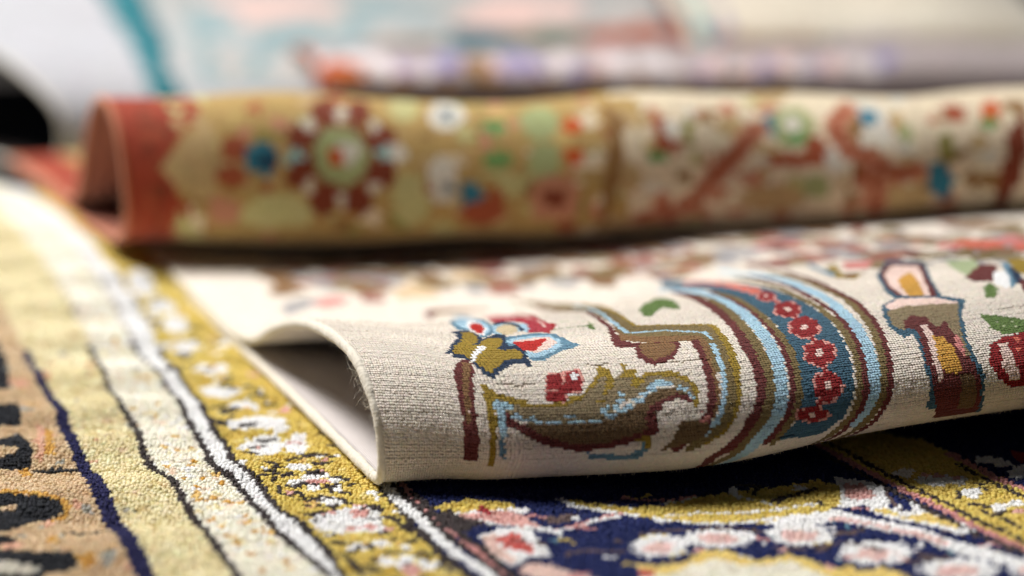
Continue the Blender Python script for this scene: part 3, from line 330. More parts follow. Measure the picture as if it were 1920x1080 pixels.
('tanb',-1.35,[4171,3230,43,-1,-1,-39]),('creamfield',-1.35,[1861,3258,57,0,-3,-38]),('paleg',-1.35,[1970,2949,47,-2,6,-34]),('creamfield',-1.35,[3375,3239,48,-1,-2,-43]),
('olv',-1.35,[2292,3200,65,-1,-1,-20]),('rosebr',-1.35,[3510,2996,45,-2,6,-39]),('creamfield',-1.35,[1001,3359,50,1,-3,-15]),('tanb',-1.35,[4891,2730,54,-12,40,-109]),
('tanb',-1.35,[3826,3434,49,-3,-13,-59]),('brick',-1.35,[1994,3091,27,0,0,-37]),('palewhite',-1.35,[3421,3147,43,-2,0,-22]),('brick',-1.35,[2659,3631,26,-7,-19,-63]),
('tanb',-1.35,[2320,3132,68,-1,0,-47]),('tanb',-1.35,[3749,3212,64,-2,-1,-29]),('rosebr',-1.35,[3494,3126,68,-4,2,-46]),('sandy',-1.35,[3588,3280,73,-1,-3,-46]),
('rosebr',-1.35,[719,3385,51,0,-7,-35]),('rosebr',-1.35,[4591,3012,22,-3,9,-44]),('creamfield',-1.35,[3249,3408,58,2,-8,-44]),('paleg',-1.35,[410,2846,70,1,8,-57]),
('brick',-1.35,[1299,3644,76,17,-11,-41]),('brick',-1.35,[2511,2879,72,-4,13,-53]),('sandy',-1.35,[1111,3587,68,7,-15,-56]),('tanb',-1.35,[4158,3259,75,-2,-3,-51]),
('creamfield',-1.35,[4588,3275,52,0,-3,-47]),('paleg',-1.35,[2783,3496,41,-3,-7,-29]),('sandy',-1.35,[1576,3370,55,1,-4,-22]),('sandy',-1.35,[1866,3042,28,-1,2,-54]),
('creamfield',-1.35,[418,3286,74,0,-3,-17]),('brick',-1.35,[2744,3397,47,-2,-7,-38]),('tanb',-1.35,[4093,3173,41,-1,1,-38]),('sandy',-1.35,[4735,3315,43,0,-5,-59]),
('sandy',-1.35,[3989,3080,41,-1,2,-22]),('creamfield',-1.35,[4213,3326,61,-2,-6,-52]),('brick',-1.35,[1699,3123,60,-1,-1,-34]),('creamfield',-1.35,[2310,3297,56,-1,-2,-19]),
('sandy',-1.35,[688,3219,71,0,-2,-16]),('paleg',-1.35,[1942,2987,24,-1,5,-40]),('palewhite',-1.35,[3054,2903,50,-7,13,-47]),('tanb',-1.35,[4911,3294,51,-1,-2,-31]),
('sandy',-1.35,[462,3452,35,-1,-7,-31]),('rosebr',-1.35,[3633,3563,60,2,-13,-38]),('creamfield',-1.35,[4066,3375,35,-2,-8,-53]),('creamfield',-1.35,[4393,3438,25,1,-15,-62]),
('creamfield',-1.35,[2951,3025,61,-4,3,-25]),('tanb',-1.35,[1233,2939,54,0,6,-39]),('sandy',-1.35,[2290,3210,23,0,-2,-43]),('brick',-1.35,[860,3236,48,0,-4,-30]),
('creamfield',-1.35,[4640,3148,62,-4,2,-40]),('rosebr',-1.35,[4263,3386,71,-1,-5,-28]),('creamfield',-1.35,[2841,2917,42,-5,15,-59]),('paleg',-1.35,[2155,3169,48,-1,-1,-44]),
('goldl',-1.35,[2445,3392,28,-1,-6,-37]),('palewhite',-1.35,[3955,3210,60,-2,-1,-31]),('rosebr',-1.35,[3414,3523,50,5,-17,-66]),('sandy',-1.35,[1715,3248,40,0,-3,-40]),
('creamfield',-1.35,[2762,2973,63,-5,12,-66]),('tanb',-1.35,[1736,3382,32,0,-4,-23]),('palewhite',-1.35,[4243,3327,61,-1,-6,-52]),('sandy',-1.35,[4343,3184,37,-1,1,-38]),
('creamfield',-1.35,[2623,3127,52,-2,1,-59]),('goldfield',-1.35,[2745,3014,55,-3,8,-60]),('sandy',-1.35,[2856,3027,48,-3,6,-51]),('sandy',-1.35,[2622,3348,66,-2,-5,-36]),
('creamfield',-1.35,[2926,2968,50,-5,24,-106]),('goldfield',-1.35,[2804,3357,63,-2,-5,-32]),('goldfield',-1.35,[2629,3395,87,-3,-10,-63]),('sandy',-1.35,[2792,3303,77,-2,-5,-52]),
('sandy',-1.35,[2919,2831,79,-22,27,-107]),('creamfield',-1.35,[2669,2781,91,-33,28,-100]),('goldfield',-1.35,[2616,3193,53,-1,-1,-36]),('creamfield',-1.35,[2588,3243,67,-2,-3,-43]),
('goldfield',-1.35,[2611,3091,90,-3,1,-45]),('sandy',-1.35,[2630,3538,49,-5,-22,-86]),('goldfield',-1.35,[2733,2996,80,-5,7,-47]),('goldfield',-1.35,[2907,3550,61,-4,-21,-75]),
('creamfield',-1.35,[2867,3357,71,-2,-7,-52]),('sandy',-1.35,[2832,2889,70,-11,16,-80]),('sandy',-1.35,[2986,3323,65,-1,-5,-48]),('goldfield',-1.35,[2809,2986,47,-3,10,-57]),
('goldfield',-1.35,[2759,3483,46,-3,-12,-49]),('sandy',-1.35,[2836,3116,63,-3,1,-35]),('goldfield',-1.35,[2645,3451,76,-4,-11,-54]),('goldfield',-1.35,[2813,3556,82,-8,-21,-76]),
('sandy',-1.35,[2658,3129,85,-3,0,-51]),('sandy',-1.35,[3020,2750,82,-37,40,-131]),('sandy',-1.35,[2823,3181,86,-3,0,-52]),('sandy',-1.35,[2814,3453,83,-4,-13,-62]),
('creamfield',-1.35,[2799,3299,79,-2,-4,-49]),('creamfield',-1.35,[2864,3357,60,-2,-8,-60]),('creamfield',-1.35,[2662,3263,58,-1,-4,-51]),('sandy',-1.35,[2980,2976,66,-6,14,-70]),
('goldfield',-1.35,[2641,3105,79,-3,2,-58]),('sandy',-1.35,[2920,3454,66,-2,-12,-58]),('creamfield',-1.35,[2916,2987,86,-7,21,-102]),('creamfield',-1.35,[2632,3471,73,-5,-10,-45]),
('goldfield',-1.35,[3046,2831,77,-17,23,-86]),('creamfield',-1.35,[2652,3070,60,-2,3,-52]),('sandy',-1.35,[2745,3230,55,-2,-3,-58]),('goldfield',-1.35,[2626,3105,70,-2,1,-45]),
('redl',-1.35,[70,2929,39,1,7,-56]),('brickd',-1.35,[279,3375,29,0,-6,-29]),('redl',-1.35,[239,3359,36,0,-4,-20]),('brickd',-1.35,[167,3441,40,-1,-7,-29]),('redl',-1.35,[126,3052,29,1,-1,-29]),
('redl',-1.35,[142,3374,28,0,-5,-25]),('brickd',-1.35,[214,3418,28,-1,-6,-28]),('redl',-1.35,[167,3195,21,0,-3,-24]),('brickd',-1.35,[207,3224,42,0,-2,-15]),('brickd',-1.35,[152,3319,19,0,-5,-26]),
('redl',-1.35,[105,3026,21,0,0,-26]),('redl',-1.35,[135,3109,35,0,-2,-23]),('brickd',-1.35,[183,3529,33,-1,-11,-41]),('brickd',-1.35,[177,3300,24,0,-4,-22]),('redl',-1.35,[321,3569,38,-2,-11,-43]),
('redl',-1.35,[209,2976,37,1,3,-48]),('brickd',-1.35,[144,3460,39,-1,-6,-24]),('brickd',-1.35,[178,2897,23,1,10,-65]),('brickd',-1.35,[205,3143,37,0,-3,-29]),('redl',-1.35,[181,3492,21,-1,-11,-45]),
('brickd',-1.35,[276,3352,23,0,-4,-20]),('brickd',-1.35,[332,3560,41,-2,-10,-40]),('brickd',-1.35,[205,3100,38,0,-2,-29]),('redl',-1.35,[152,3127,31,0,-2,-21]),('brickd',-1.35,[182,3023,19,0,-1,-32]),
('redl',-1.35,[223,3272,20,0,-4,-29]),('redl',-1.35,[191,3259,29,0,-2,-15]),('redl',-1.35,[219,3385,21,0,-6,-32]),('brickd',-1.35,[277,3421,21,0,-4,-20]),('redl',-1.35,[213,3382,41,-1,-6,-33]),
('paleg',0,[428,3545,352,3488,298,3577]),('paleg',0,[257,2909,330,3012,445,2889]),('sandy',0,[199,3215,315,3308,497,3451,551,3421,552,3262,503,3094,411,3081,322,3132]),
('brick',-1.1,[650,3309,75,0,-9,-58]),('brick',-1.1,[619,3193,90,0,-6,-61]),('tealblue',-1.1,[801,3263,97,0,-10,-76]),('deepblue',-1.1,[823,3257,67,0,-5,-35]),('aqua',-1.1,[988,3263,60,0,-6,-41]),
('brickd',-1,[1466,3197,80,0,-4,-76]),('brickd',-1,[1325,3069,81,0,2,-84]),('brickd',-1,[1131,3070,82,0,1,-86]),('brickd',-1,[1003,3198,81,0,-6,-75]),('brickd',-1,[1028,3367,80,1,-13,-73]),
('brickd',-1,[1198,3519,81,7,-24,-96]),('brickd',-1,[1392,3536,81,7,-26,-105]),('brickd',-1,[1489,3377,80,1,-13,-80]),('tipw',-1,[1499,3284,36,0,-4,-32]),('tipw',-1,[1412,3140,36,0,-1,-34]),
('tipw',-1,[1228,3078,36,0,0,-36]),('tipw',-1,[1048,3142,36,0,-2,-34]),('aqua',-1,[988,3282,36,0,-5,-31]),('tipw',-1,[1091,3428,36,1,-8,-35]),('tipw',-1,[1292,3514,36,3,-12,-45]),
('tipw',-1,[1453,3443,36,1,-9,-40]),('brickd',-1,[1245,3283,196,1,-16,-179]),('paleg2',-1,[1245,3283,154,1,-14,-142]),('palewhite',-1,[1282,3297,65,0,-7,-58]),('orange',-1,[1214,3280,45,0,-5,-41]),
('aqua',-1,[1483,3294,41,0,-4,-35]),('palewhite',-1,[1557,3294,53,0,-6,-50]),('paleg',-1.12,[1652,3593,90,7,-35,-131]),('palewhite',-1.12,[1875,3551,100,1,-32,-131]),
('greyb',-1.12,[1878,3528,41,0,-16,-64]),('emer',-1.12,[2112,3443,79,0,-9,-42]),('emer',-1.12,[2105,3263,76,-1,-4,-44]),('paleg2',-1.12,[2370,3484,104,-4,-26,-129]),
('orange',-1.12,[2545,3442,59,-3,-10,-50]),('orange',-1.12,[2531,3279,59,-1,-4,-42]),('paleg2',-1.12,[2362,3261,88,-1,-6,-104]),('palewhite',-1.12,[1797,3163,89,-1,-2,-108]),
('greyb',-1.12,[1831,3136,41,0,-1,-37]),('tealblue',-1.12,[1957,3075,71,-1,2,-77]),('brick',-1.12,[2020,2990,133,-2,12,-86]),('brick',-1.12,[2090,3064,53,-1,4,-79]),
('rosebr',-1.12,[2414,3059,148,-4,13,-129]),('brickd',-1.12,[2414,3068,65,-2,2,-53]),('paleg',-1.12,[1617,3058,107,-2,10,-137]),('paleg',-1.12,[864,3007,213,-2,9,-104]),
('rosebr',-1.12,[561,3027,91,-1,1,-80]),('tanb',0,[2730,3608,2840,3473,2786,3172,2685,2745,2696,3175,2738,3417]),('brick',-1.12,[3033,3407,53,0,-12,-76]),('brick',-1.12,[3065,3311,76,-1,-4,-38]),
('palewhite',-1.12,[3097,3406,41,0,-9,-55]),('olv',-1.12,[3176,3392,35,0,-12,-83]),('emer',-1.12,[2984,3259,53,-2,-2,-37]),('sandy',-1.12,[3413,3431,70,4,-12,-70]),
('tealblue',-1.12,[3635,3452,62,1,-17,-77]),('paleg2',-1.12,[3762,3442,121,-5,-25,-145]),('palewhite',-1.12,[3749,3453,49,-1,-15,-65]),('emer',-1.12,[3773,3346,79,-3,-5,-40]),
('sandy',-1.12,[3730,3787,123,-6,-70,-177]),('brick',-1.12,[3700,3224,122,-4,-2,-57]),('brick',-1.12,[3856,3267,66,-2,-4,-95]),('palewhite',-1.12,[4172,3453,150,-4,-32,-171]),
('tealblue',-1.12,[4188,3479,52,-2,-18,-66]),('sandy',-1.12,[4331,3448,46,0,-17,-70]),('paleg2',-1.12,[4368,3362,40,0,-9,-64]),('brick',-1.12,[4181,3120,99,-3,8,-84]),
('brick',-1.12,[4661,3524,59,2,-25,-84]),('orange',-1.12,[4844,3547,44,-2,-26,-90]),('emer',-1.12,[4807,3446,30,0,-11,-52]),('olv',-1.12,[4569,3280,49,0,-4,-100]),
('tealblue',-1.12,[4544,3069,73,-7,21,-113]),('palewhite',-1.12,[3973,3216,83,-2,0,-86]),('paleg2',-1.12,[3855,3065,91,-1,7,-62]),('sandy',-1.12,[3614,3010,186,-5,17,-85]),
('sandy',-1.12,[4382,2950,149,-23,41,-118]),('tanb',-1.12,[4086,3405,41,-2,-22,-161]),('rosebr',11,[3548,3421,3418,3262,3273,3121,3194,3003,3056,2942,2912,2915]),
('brick',5,[3548,3421,3418,3262,3273,3121,3194,3003,3056,2942,2912,2915]),('rosebr',11,[4105,3565,3968,3413,4037,3276,4179,3209,4297,3116,4411,3141]),('brick',5,[4105,3565,3968,3413,4037,3276,4179,3209,4297,3116,4411,3141]),
('rosebr',11,[4181,3120,4232,2869]),('brick',5,[4181,3120,4232,2869]),('rosebr',11,[3015,3017,3107,2859]),('brick',5,[3015,3017,3107,2859]),('brickd',0,[4881,3372,4998,3561,4889,2678,4824,3078]),
]
WHITE_MOTIFS = [
('pearl',0,[1058,7286,856,4716,4612,4431,5450,7556,1092,8240]),('lgrey',0,[999,6710,998,5804,873,4716,1170,4704,1211,5713,1159,6687]),('aqg',-1.15,[1156,5439,138,-10,-53,-240]),
('aqg',-1.15,[1649,5261,207,-28,-47,-234]),('aqg',-1.15,[1439,4931,205,-46,-32,-151]),('pearl2',-1.15,[1297,5108,140,-14,-50,-229]),('aqg',-1.15,[1860,5610,168,-47,-39,-200]),
('bl',-1.15,[1687,6403,294,-150,-68,-376]),('bl',-1.15,[1547,6212,156,-118,-43,-237]),('pearl2',-1.15,[2413,5765,378,-5,-109,-468]),('aqg',-1.15,[2190,5495,143,-76,-40,-197]),
('bl',-1.15,[3663,5892,403,-208,-116,-463]),('bl',-1.15,[3277,5569,306,-141,-74,-314]),('pearl2',-1.15,[4348,5443,267,35,-110,-402]),('aqg',-1.15,[2816,6054,159,-39,-49,-212]),
('aqg',-1.15,[1139,4888,108,-8,-25,-106]),('tl',-1.15,[3097,5065,177,4,-19,-79]),('tl',-1.15,[2972,5137,99,2,-14,-55]),('tl',-1.15,[3330,5127,91,-3,-13,-57]),('tl',20,[985,7141,973,6542,922,5837,832,5126,783,4690,762,4425]),
('tl2',9,[992,7136,951,6543,895,5848,798,5126,742,4692]),('tl',-1.2,[3116,5141,349,-3,-51,-212]),('grnb',-1.2,[3519,5132,248,-34,-31,-140]),('grnb',-1.2,[3797,5126,173,-26,-29,-107]),
('brick',-1.2,[4115,5067,254,-17,-31,-119]),('brick',-1.2,[4453,5123,212,-2,-49,-179]),('brickd',-1.2,[4712,5140,163,-21,-78,-274]),('lvd2',-1.2,[2547,5105,281,-48,-18,-77]),
('lvd2',-1.2,[2116,5129,175,-57,-24,-115]),('aqg',-1.2,[1049,5122,142,-6,-47,-200]),('aqg',-1.2,[1601,5374,313,-33,-48,-242]),('lgrey',-1.2,[998,5123,104,-3,-85,-377]),
('lgrey',-1.2,[1412,5496,178,6,-46,-225]),('pearl2',-1.2,[1729,4952,201,-51,-33,-159]),('aqg',-1.2,[1990,5195,163,-59,-42,-202]),('lgrey',-1.2,[1996,4888,169,-30,-30,-143]),
('lgrey',-1.2,[2672,5272,244,-26,-30,-120]),('aqg',-1.2,[1393,6133,155,-112,-83,-447]),('aqg',-1.2,[2499,6152,252,-9,-86,-387]),('tl',-1.2,[4838,5812,170,76,-144,-507]),
('bl',-1.2,[2006,6389,286,-39,-75,-409]),]
LAVENDER_MOTIFS = [
('lvw',-1.2,[64,2532,57,4,-19,-99]),('lvp',-1.2,[168,2401,64,1,-9,-68]),('lvw',-1.2,[297,2609,85,1,-26,-130]),('lvw',-1.2,[446,2569,90,-6,-30,-155]),('lvw',-1.2,[500,2403,69,-1,-10,-84]),
('lvp',-1.2,[622,2456,86,-4,-16,-107]),('lvw',-1.2,[783,2405,64,-2,-9,-72]),('lvb',-1.2,[888,2436,55,-1,-13,-95]),('lvb',-1.2,[995,2502,90,-1,-20,-112]),('lvw',-1.2,[1131,2462,67,1,-13,-78]),
('lvpk',-1.2,[1266,2477,78,2,-14,-81]),('lvp',-1.2,[1390,2453,89,1,-15,-97]),('lvpk',-1.2,[1495,2433,83,0,-11,-77]),('lvw',-1.2,[1605,2399,70,0,-8,-69]),('lvw',-1.2,[1753,2507,74,-6,-21,-113]),
('lvb',-1.2,[1858,2399,73,-2,-7,-57]),('lvpk',-1.2,[2024,2478,80,-3,-15,-79]),('lvw',-1.2,[2150,2507,92,-1,-20,-97]),('lvw',-1.2,[2210,2365,92,-1,-6,-75]),('lvw',-1.2,[2411,2489,87,6,-23,-105]),
('lvw',-1.2,[2492,2403,69,2,-9,-57]),('lvw',-1.2,[2644,2387,68,2,-9,-65]),('lvp',-1.2,[2790,2383,71,1,-9,-69]),('lvpk',-1.2,[2927,2485,76,-1,-26,-114]),('lvw',-1.2,[3072,2389,61,-1,-9,-74]),
('lvpk',-1.2,[3208,2430,61,-3,-14,-84]),('lvb',-1.2,[3316,2449,66,-4,-13,-65]),('lvpk',-1.2,[3449,2495,71,-5,-20,-86]),('lvw',-1.2,[3545,2389,72,-2,-9,-86]),('lvp',-1.2,[3653,2452,47,-1,-13,-67]),
('lvpk',-1.2,[3748,2466,62,0,-18,-91]),('lvw',-1.2,[3889,2486,57,1,-17,-76]),('lvw',-1.2,[3956,2409,71,1,-10,-77]),('lvb',-1.2,[4111,2521,97,0,-48,-127]),('orange2',-1.1,[162,2397,160,1,-13,-137]),
('tanb',-1.1,[1147,2463,100,1,-19,-134]),('lvb',-1.1,[906,2498,84,-2,-22,-132]),('lvb',-1.1,[1431,2542,99,-1,-28,-148]),('lvb',-1.1,[1549,2468,84,-1,-17,-106]),('lvd',9,[150,2282,761,2275,1526,2275,2301,2274,3155,2278,3665,2286]),  # the long dark strip paints shade along the foot of the fold
('tanb',-1,[230,2332,53,0,-4,-62]),('tanb',-1,[574,2332,54,0,-4,-61]),('tanb',-1,[918,2330,53,0,-4,-58]),('tanb',-1,[1262,2329,53,0,-3,-58]),('tanb',-1,[1606,2331,53,0,-3,-60]),
('tanb',-1,[1948,2330,53,0,-2,-59]),('tanb',-1,[2304,2327,59,0,-2,-57]),('tanb',-1,[2690,2328,61,0,-3,-59]),('tanb',-1,[3076,2329,57,0,-3,-63]),('tanb',-1,[3425,2325,50,-1,-2,-60]),
]
IVORY_MOTIFS = [
('purp',0,[313,4804,557,4769,258,3394,468,988]),('aqg2',0,[70,4854,394,4792,66,3655,523,35]),('brickl',0,[445,326,166,3547,247,3319,224,3140,90,1970]),('tanb2',-1.15,[448,3307,243,-14,-4,-47]),
('tanb2',-1.15,[857,3276,305,-9,-2,-32]),('greyb',-1.15,[1161,3259,122,-2,-2,-34]),('purp2',-1.15,[1479,3221,336,-2,8,-85]),('ivw',-1.15,[2150,3151,553,25,10,-103]),
('ivw2',-1.15,[1715,3483,684,57,-25,-156]),]
GROUND_MOTIFS = [
('tan',0,[-2574,5142,-1339,5151,-1298,6025,-1414,6282,-1547,6582,-1723,7001,-1827,7237,-1976,7634,-2156,8032,-2332,8445,-2531,8917,-2668,9235,-2920,9762,-3287,10528,-5029,10840]),
('palegold',0,[-925,5147,-969,5978,-1084,6242,-1172,6422,-1272,6653,-1347,6850,-1449,6993,-1528,7162,-1627,7517,-1718,7692,-1871,8080,-2050,8560,-2238,9046,-2420,9485,-2590,9847,-2821,10302,-3066,10761,-3393,11242,-3287,10528,-2920,9762,-2668,9235,-2531,8917,-2332,8445,-2156,8032,-1976,7634,-1827,7237,-1723,7001,-1547,6582,-1414,6282,-1298,6025,-958,5148]),
('ivory',0,[-675,5279,-639,5976,-791,6236,-879,6384,-930,6505,-999,6627,-1057,6773,-1147,6955,-1221,7032,-1273,7196,-1360,7439,-1451,7691,-1567,8019,-1675,8216,-1857,8632,-2009,9062,-2179,9483,-2351,9824,-2570,10271,-2910,10904,-3314,11675,-4359,14471,-3393,11242,-3066,10761,-2821,10302,-2590,9847,-2420,9485,-2238,9046,-2050,8560,-1871,8080,-1718,7692,-1627,7517,-1528,7162,-1449,6993,-1347,6850,-1272,6653,-1172,6422,-1084,6242,-969,5978,-709,5282]),
('white',0,[-459,5563,-593,5979,-632,6083,-681,6228,-746,6351,-805,6472,-881,6554,-947,6685,-1019,6911,-1098,7024,-1156,7108,-1204,7293,-1282,7468,-1377,7756,-1502,8073,-1578,8234,-1720,8593,-1860,8996,-1987,9307,-2139,9653,-2347,10085,-2613,10594,-3011,11301,-4126,14549,-4359,14471,-3314,11675,-2910,10904,-2570,10271,-2351,9824,-2179,9483,-2009,9062,-1857,8632,-1675,8216,-1567,8019,-1451,7691,-1360,7439,-1273,7196,-1221,7032,-1147,6955,-1057,6773,-999,6627,-930,6505,-879,6384,-791,6236,-639,5976,-477,5562]),
('yellow',0,[35,5590,-151,6005,-177,6049,-258,6200,-323,6342,-377,6460,-433,6628,-513,6803,-720,7307,-959,7838,-1225,8402,-1526,9034,-1837,9730,-2188,10491,-3178,13752,-4126,14549,-3011,11301,-2613,10594,-2347,10085,-2139,9653,-1987,9307,-1860,8996,-1720,8593,-1578,8234,-1502,8073,-1377,7756,-1282,7468,-1204,7293,-1156,7108,-1098,7024,-1019,6911,-947,6685,-881,6554,-805,6472,-746,6351,-681,6228,-632,6083,-593,5979,-424,5564]),
('navy2',0,[-19,5981,238,5330,2442,5309,2059,6007,1861,6246,1753,6406,1647,6600,1533,6799,1436,6993,1245,7360,561,7619,-545,7289,-513,6803,-319,6376]),('yellow',0,[1245,7360,1436,6993,1533,6799,1647,6600,1753,6406,1861,6246,2059,6007,2442,5309,3193,7191,1951,7245,1476,7512]),
('navy2',0,[1593,7641,1907,7062,2031,6823,2332,6570,3077,6899,2518,7925]),('tan2',-1.35,[-1681,6508,14,3,5,-20]),('tan3',-1.35,[-2221,8186,12,-3,6,-23]),('tan2',-1.35,[-1651,7148,33,0,3,-16]),  # first navy patch paints in the shade under the cream fold's right end
('tan3',-1.35,[-2196,8311,21,0,4,-18]),('grey2',-1.35,[-2314,8364,36,4,6,-24]),('tan2',-1.35,[-1475,6742,14,1,2,-11]),('tan3',-1.35,[-1464,6239,16,0,4,-19]),('tan2',-1.35,[-2017,7567,11,0,2,-10]),
('tan2',-1.35,[-2068,7271,32,-8,9,-33]),('tan2',-1.35,[-2292,8563,20,0,3,-13]),('grey2',-1.35,[-1856,7114,16,0,3,-16]),('grey2',-1.35,[-1864,8026,31,3,1,-8]),('tan3',-1.35,[-2144,7765,37,-11,14,-53]),
('tan2',-1.35,[-1743,8014,14,1,2,-9]),('grey2',-1.35,[-2158,8479,26,11,6,-26]),('peach',-1.35,[-1991,7291,35,-9,7,-28]),('grey2',-1.35,[-1640,6851,23,-3,9,-40]),
('tan2',-1.35,[-1642,7540,22,-1,5,-24]),('grey2',-1.35,[-1345,6106,23,0,1,-7]),('peach',-1.35,[-2319,8061,29,-7,23,-83]),('peach',-1.35,[-1717,7094,18,-1,3,-16]),
('tan2',-1.35,[-1883,7080,28,-1,2,-10]),('grey2',-1.35,[-1961,7801,37,-12,8,-33]),('tan2',-1.35,[-1996,7543,34,0,2,-10]),('grey2',-1.35,[-2125,7410,22,0,12,-44]),
('tan2',-1.35,[-1849,7231,33,0,5,-21]),('peach',-1.35,[-1947,7386,26,-13,12,-46]),('tan3',-1.35,[-2467,8628,41,-9,6,-25]),('tan3',-1.35,[-1994,8291,40,-3,15,-64]),
('tan2',-1.35,[-2061,7253,29,-6,5,-17]),('tan3',-1.35,[-1652,6718,32,0,3,-16]),('tan2',-1.35,[-2228,7629,22,-5,6,-24]),('tan2',-1.35,[-1919,7701,35,-2,3,-14]),('tan2',-1.35,[-2096,7927,34,5,8,-33]),
('grey2',-1.35,[-1675,6358,10,-1,6,-24]),('grey2',-1.35,[-1617,6791,26,0,4,-17]),('grey2',-1.35,[-2302,7976,30,1,8,-29]),('peach',-1.35,[-2175,8148,33,-7,7,-29]),
('tan2',-1.35,[-2190,8059,24,-3,3,-13]),('peach',-1.35,[-2115,8539,19,2,3,-15]),('grey2',-1.35,[-1782,7115,17,0,3,-15]),('grey2',-1.35,[-1466,6596,19,-1,4,-19]),
('tan2',-1.35,[-2072,8645,19,2,5,-23]),('tan2',-1.35,[-1834,8179,12,1,3,-16]),('tan2',-1.35,[-1853,8514,15,0,4,-23]),('tan3',-1.35,[-1965,8088,12,1,5,-24]),('tan2',-1.35,[-1935,6901,10,-1,7,-27]),
('tan2',-1.35,[-1760,7580,25,1,2,-12]),('tan3',-1.35,[-1827,7022,24,-3,5,-20]),('tan2',-1.35,[-1958,8147,15,0,6,-28]),('tan2',-1.35,[-2007,7112,20,0,3,-12]),('tan2',-1.35,[-1621,7185,22,1,5,-25]),
('tan3',-1.35,[-2220,7935,19,2,5,-20]),('grey2',-1.35,[-1781,6468,15,3,7,-28]),('tan2',-1.35,[-2319,7996,18,0,14,-52]),('grey2',-1.35,[-1644,7490,25,-3,17,-80]),
('tan2',-1.35,[-1408,6306,8,-1,4,-20]),('tan3',-1.35,[-2151,8668,28,2,7,-33]),('peach',-1.35,[-2189,9001,16,4,21,-90]),('tan3',-1.35,[-1901,6486,16,5,7,-28]),('tan2',-1.35,[-2360,8624,14,-2,3,-13]),
('tan2',-1.35,[-1903,6761,31,-5,4,-16]),('tan3',-1.35,[-1927,7236,16,-1,3,-11]),('grey2',-1.35,[-1768,8213,22,3,6,-30]),('tan2',-1.35,[-1568,6546,33,-2,2,-8]),('tan2',-1.35,[-1351,6103,22,0,2,-13]),
('tan2',-1.35,[-1886,6615,24,-1,3,-13]),('tan3',-1.35,[-1687,6221,20,-2,5,-19]),('tan2',-1.35,[-1575,6702,11,0,3,-16]),('tan2',-1.35,[-2102,7593,27,-2,2,-10]),('grey2',-1.35,[-2383,8244,31,-2,9,-36]),
('grey2',-1.35,[-2150,7690,38,-12,7,-28]),('tan2',-1.35,[-1561,6625,13,0,4,-19]),('peach',-1.35,[-1746,6613,25,0,3,-12]),('grey2',-1.35,[-1819,6357,15,1,6,-23]),
('peach',-1.35,[-1754,7293,11,0,5,-21]),('tan2',-1.35,[-1579,6659,33,1,2,-11]),('tan2',-1.35,[-1829,8078,28,3,2,-9]),('tan3',-1.35,[-2409,8829,38,-2,11,-42]),('peach',-1.35,[-1372,6086,21,0,4,-19]),
('tan3',-1.35,[-1599,6213,30,-1,2,-10]),('grey2',-1.35,[-1460,6177,28,1,3,-15]),('peach',-1.35,[-2255,8041,32,-4,18,-69]),('peach',-1.35,[-1818,6701,27,-1,3,-13]),
('tan3',-1.35,[-2156,8095,24,-3,7,-30]),('tan3',-1.35,[-2170,8041,35,-3,2,-9]),('tan2',-1.35,[-1794,7074,17,-1,3,-13]),('grey2',-1.35,[-2392,8763,21,-4,8,-32]),('peach',-1.35,[-1787,6612,12,0,2,-8]),
('peach',-1.35,[-1757,6503,20,6,8,-34]),('black',0,[-2193,6773,-2010,6747,-1884,6710,-1761,6678,-1715,6637,-1718,6587,-1772,6549,-1834,6503,-1860,6432,-1918,6397,-2076,6373]),
('tan',0,[-2041,6644,-1982,6639,-1920,6643,-1912,6601,-1975,6612,-2033,6615]),('black',1.9,[-1687,6405,-1601,6371,-1532,6407,-1465,6357]),('black',2.6,[-1950,7047,-1863,7052,-1770,7041]),
('black',0,[-2041,6243,-1699,6186,-1591,6183,-1549,6076,-1668,6050,-1658,5966,-1944,5916]),('palewhite',0,[-1942,6094,-1846,6127,-1736,6117,-1690,6083,-1696,6036,-1813,6005,-1908,5975]),
('black',0,[-2014,6348,-1864,6361,-1831,6286,-1855,6244,-1988,6251]),('black',0,[-2387,7668,-2141,7604,-2131,7561,-2220,7532,-2337,7498]),('black',0,[-2298,7353,-2176,7368,-2113,7440,-2020,7254,-1974,7120,-1989,7073,-2092,7047,-2201,7009]),
('tan',0,[-2207,7252,-2142,7244,-2064,7230,-2042,7174,-2115,7140,-2179,7151]),('ochre2',0,[-2023,7062,-1976,7068,-1945,6992,-1985,6963]),('grey2',0,[-1658,6628,-1613,6629,-1613,6573,-1660,6583]),
('peach',0,[-1701,6667,-1670,6658,-1662,6591,-1689,6610]),('ochre2',0,[-1577,6170,-1513,6172,-1492,6093,-1536,6077,-1565,6116]),('grey2',0,[-1484,6163,-1442,6164,-1435,6103,-1471,6094]),
('ochre2',0,[-1723,6349,-1690,6347,-1670,6268,-1704,6272]),('peach',0,[-1885,6276,-1833,6286,-1768,6246,-1813,6209,-1870,6219]),('ochre2',0,[-2022,6792,-1894,6752,-1739,6683,-1704,6628,-1712,6557,-1779,6506,-1717,6583,-1758,6667,-1885,6714,-2010,6747]),
('peach',0,[-2062,7542,-2030,7542,-1925,7111,-1955,7111]),('ochre2',0,[-2023,7541,-1978,7483,-1890,7148,-1923,7129]),('black',0,[-2556,8329,-2398,8306,-2279,7968,-2323,7927,-2442,7922]),
('black',0,[-2403,7775,-2204,7788,-2126,7550,-2215,7517,-2324,7495]),('black',0,[-2848,8901,-2507,8620,-2371,8248,-2664,8260]),('palegold2',-1.35,[-1815,7430,23,-15,28,-120]),
('palegold2',-1.35,[-2542,9360,34,4,2,-8]),('palegold',-1.35,[-2122,8554,13,1,2,-11]),('palegold',-1.35,[-1405,6484,18,-3,3,-17]),('palegold',-1.35,[-1299,6527,35,-5,4,-25]),
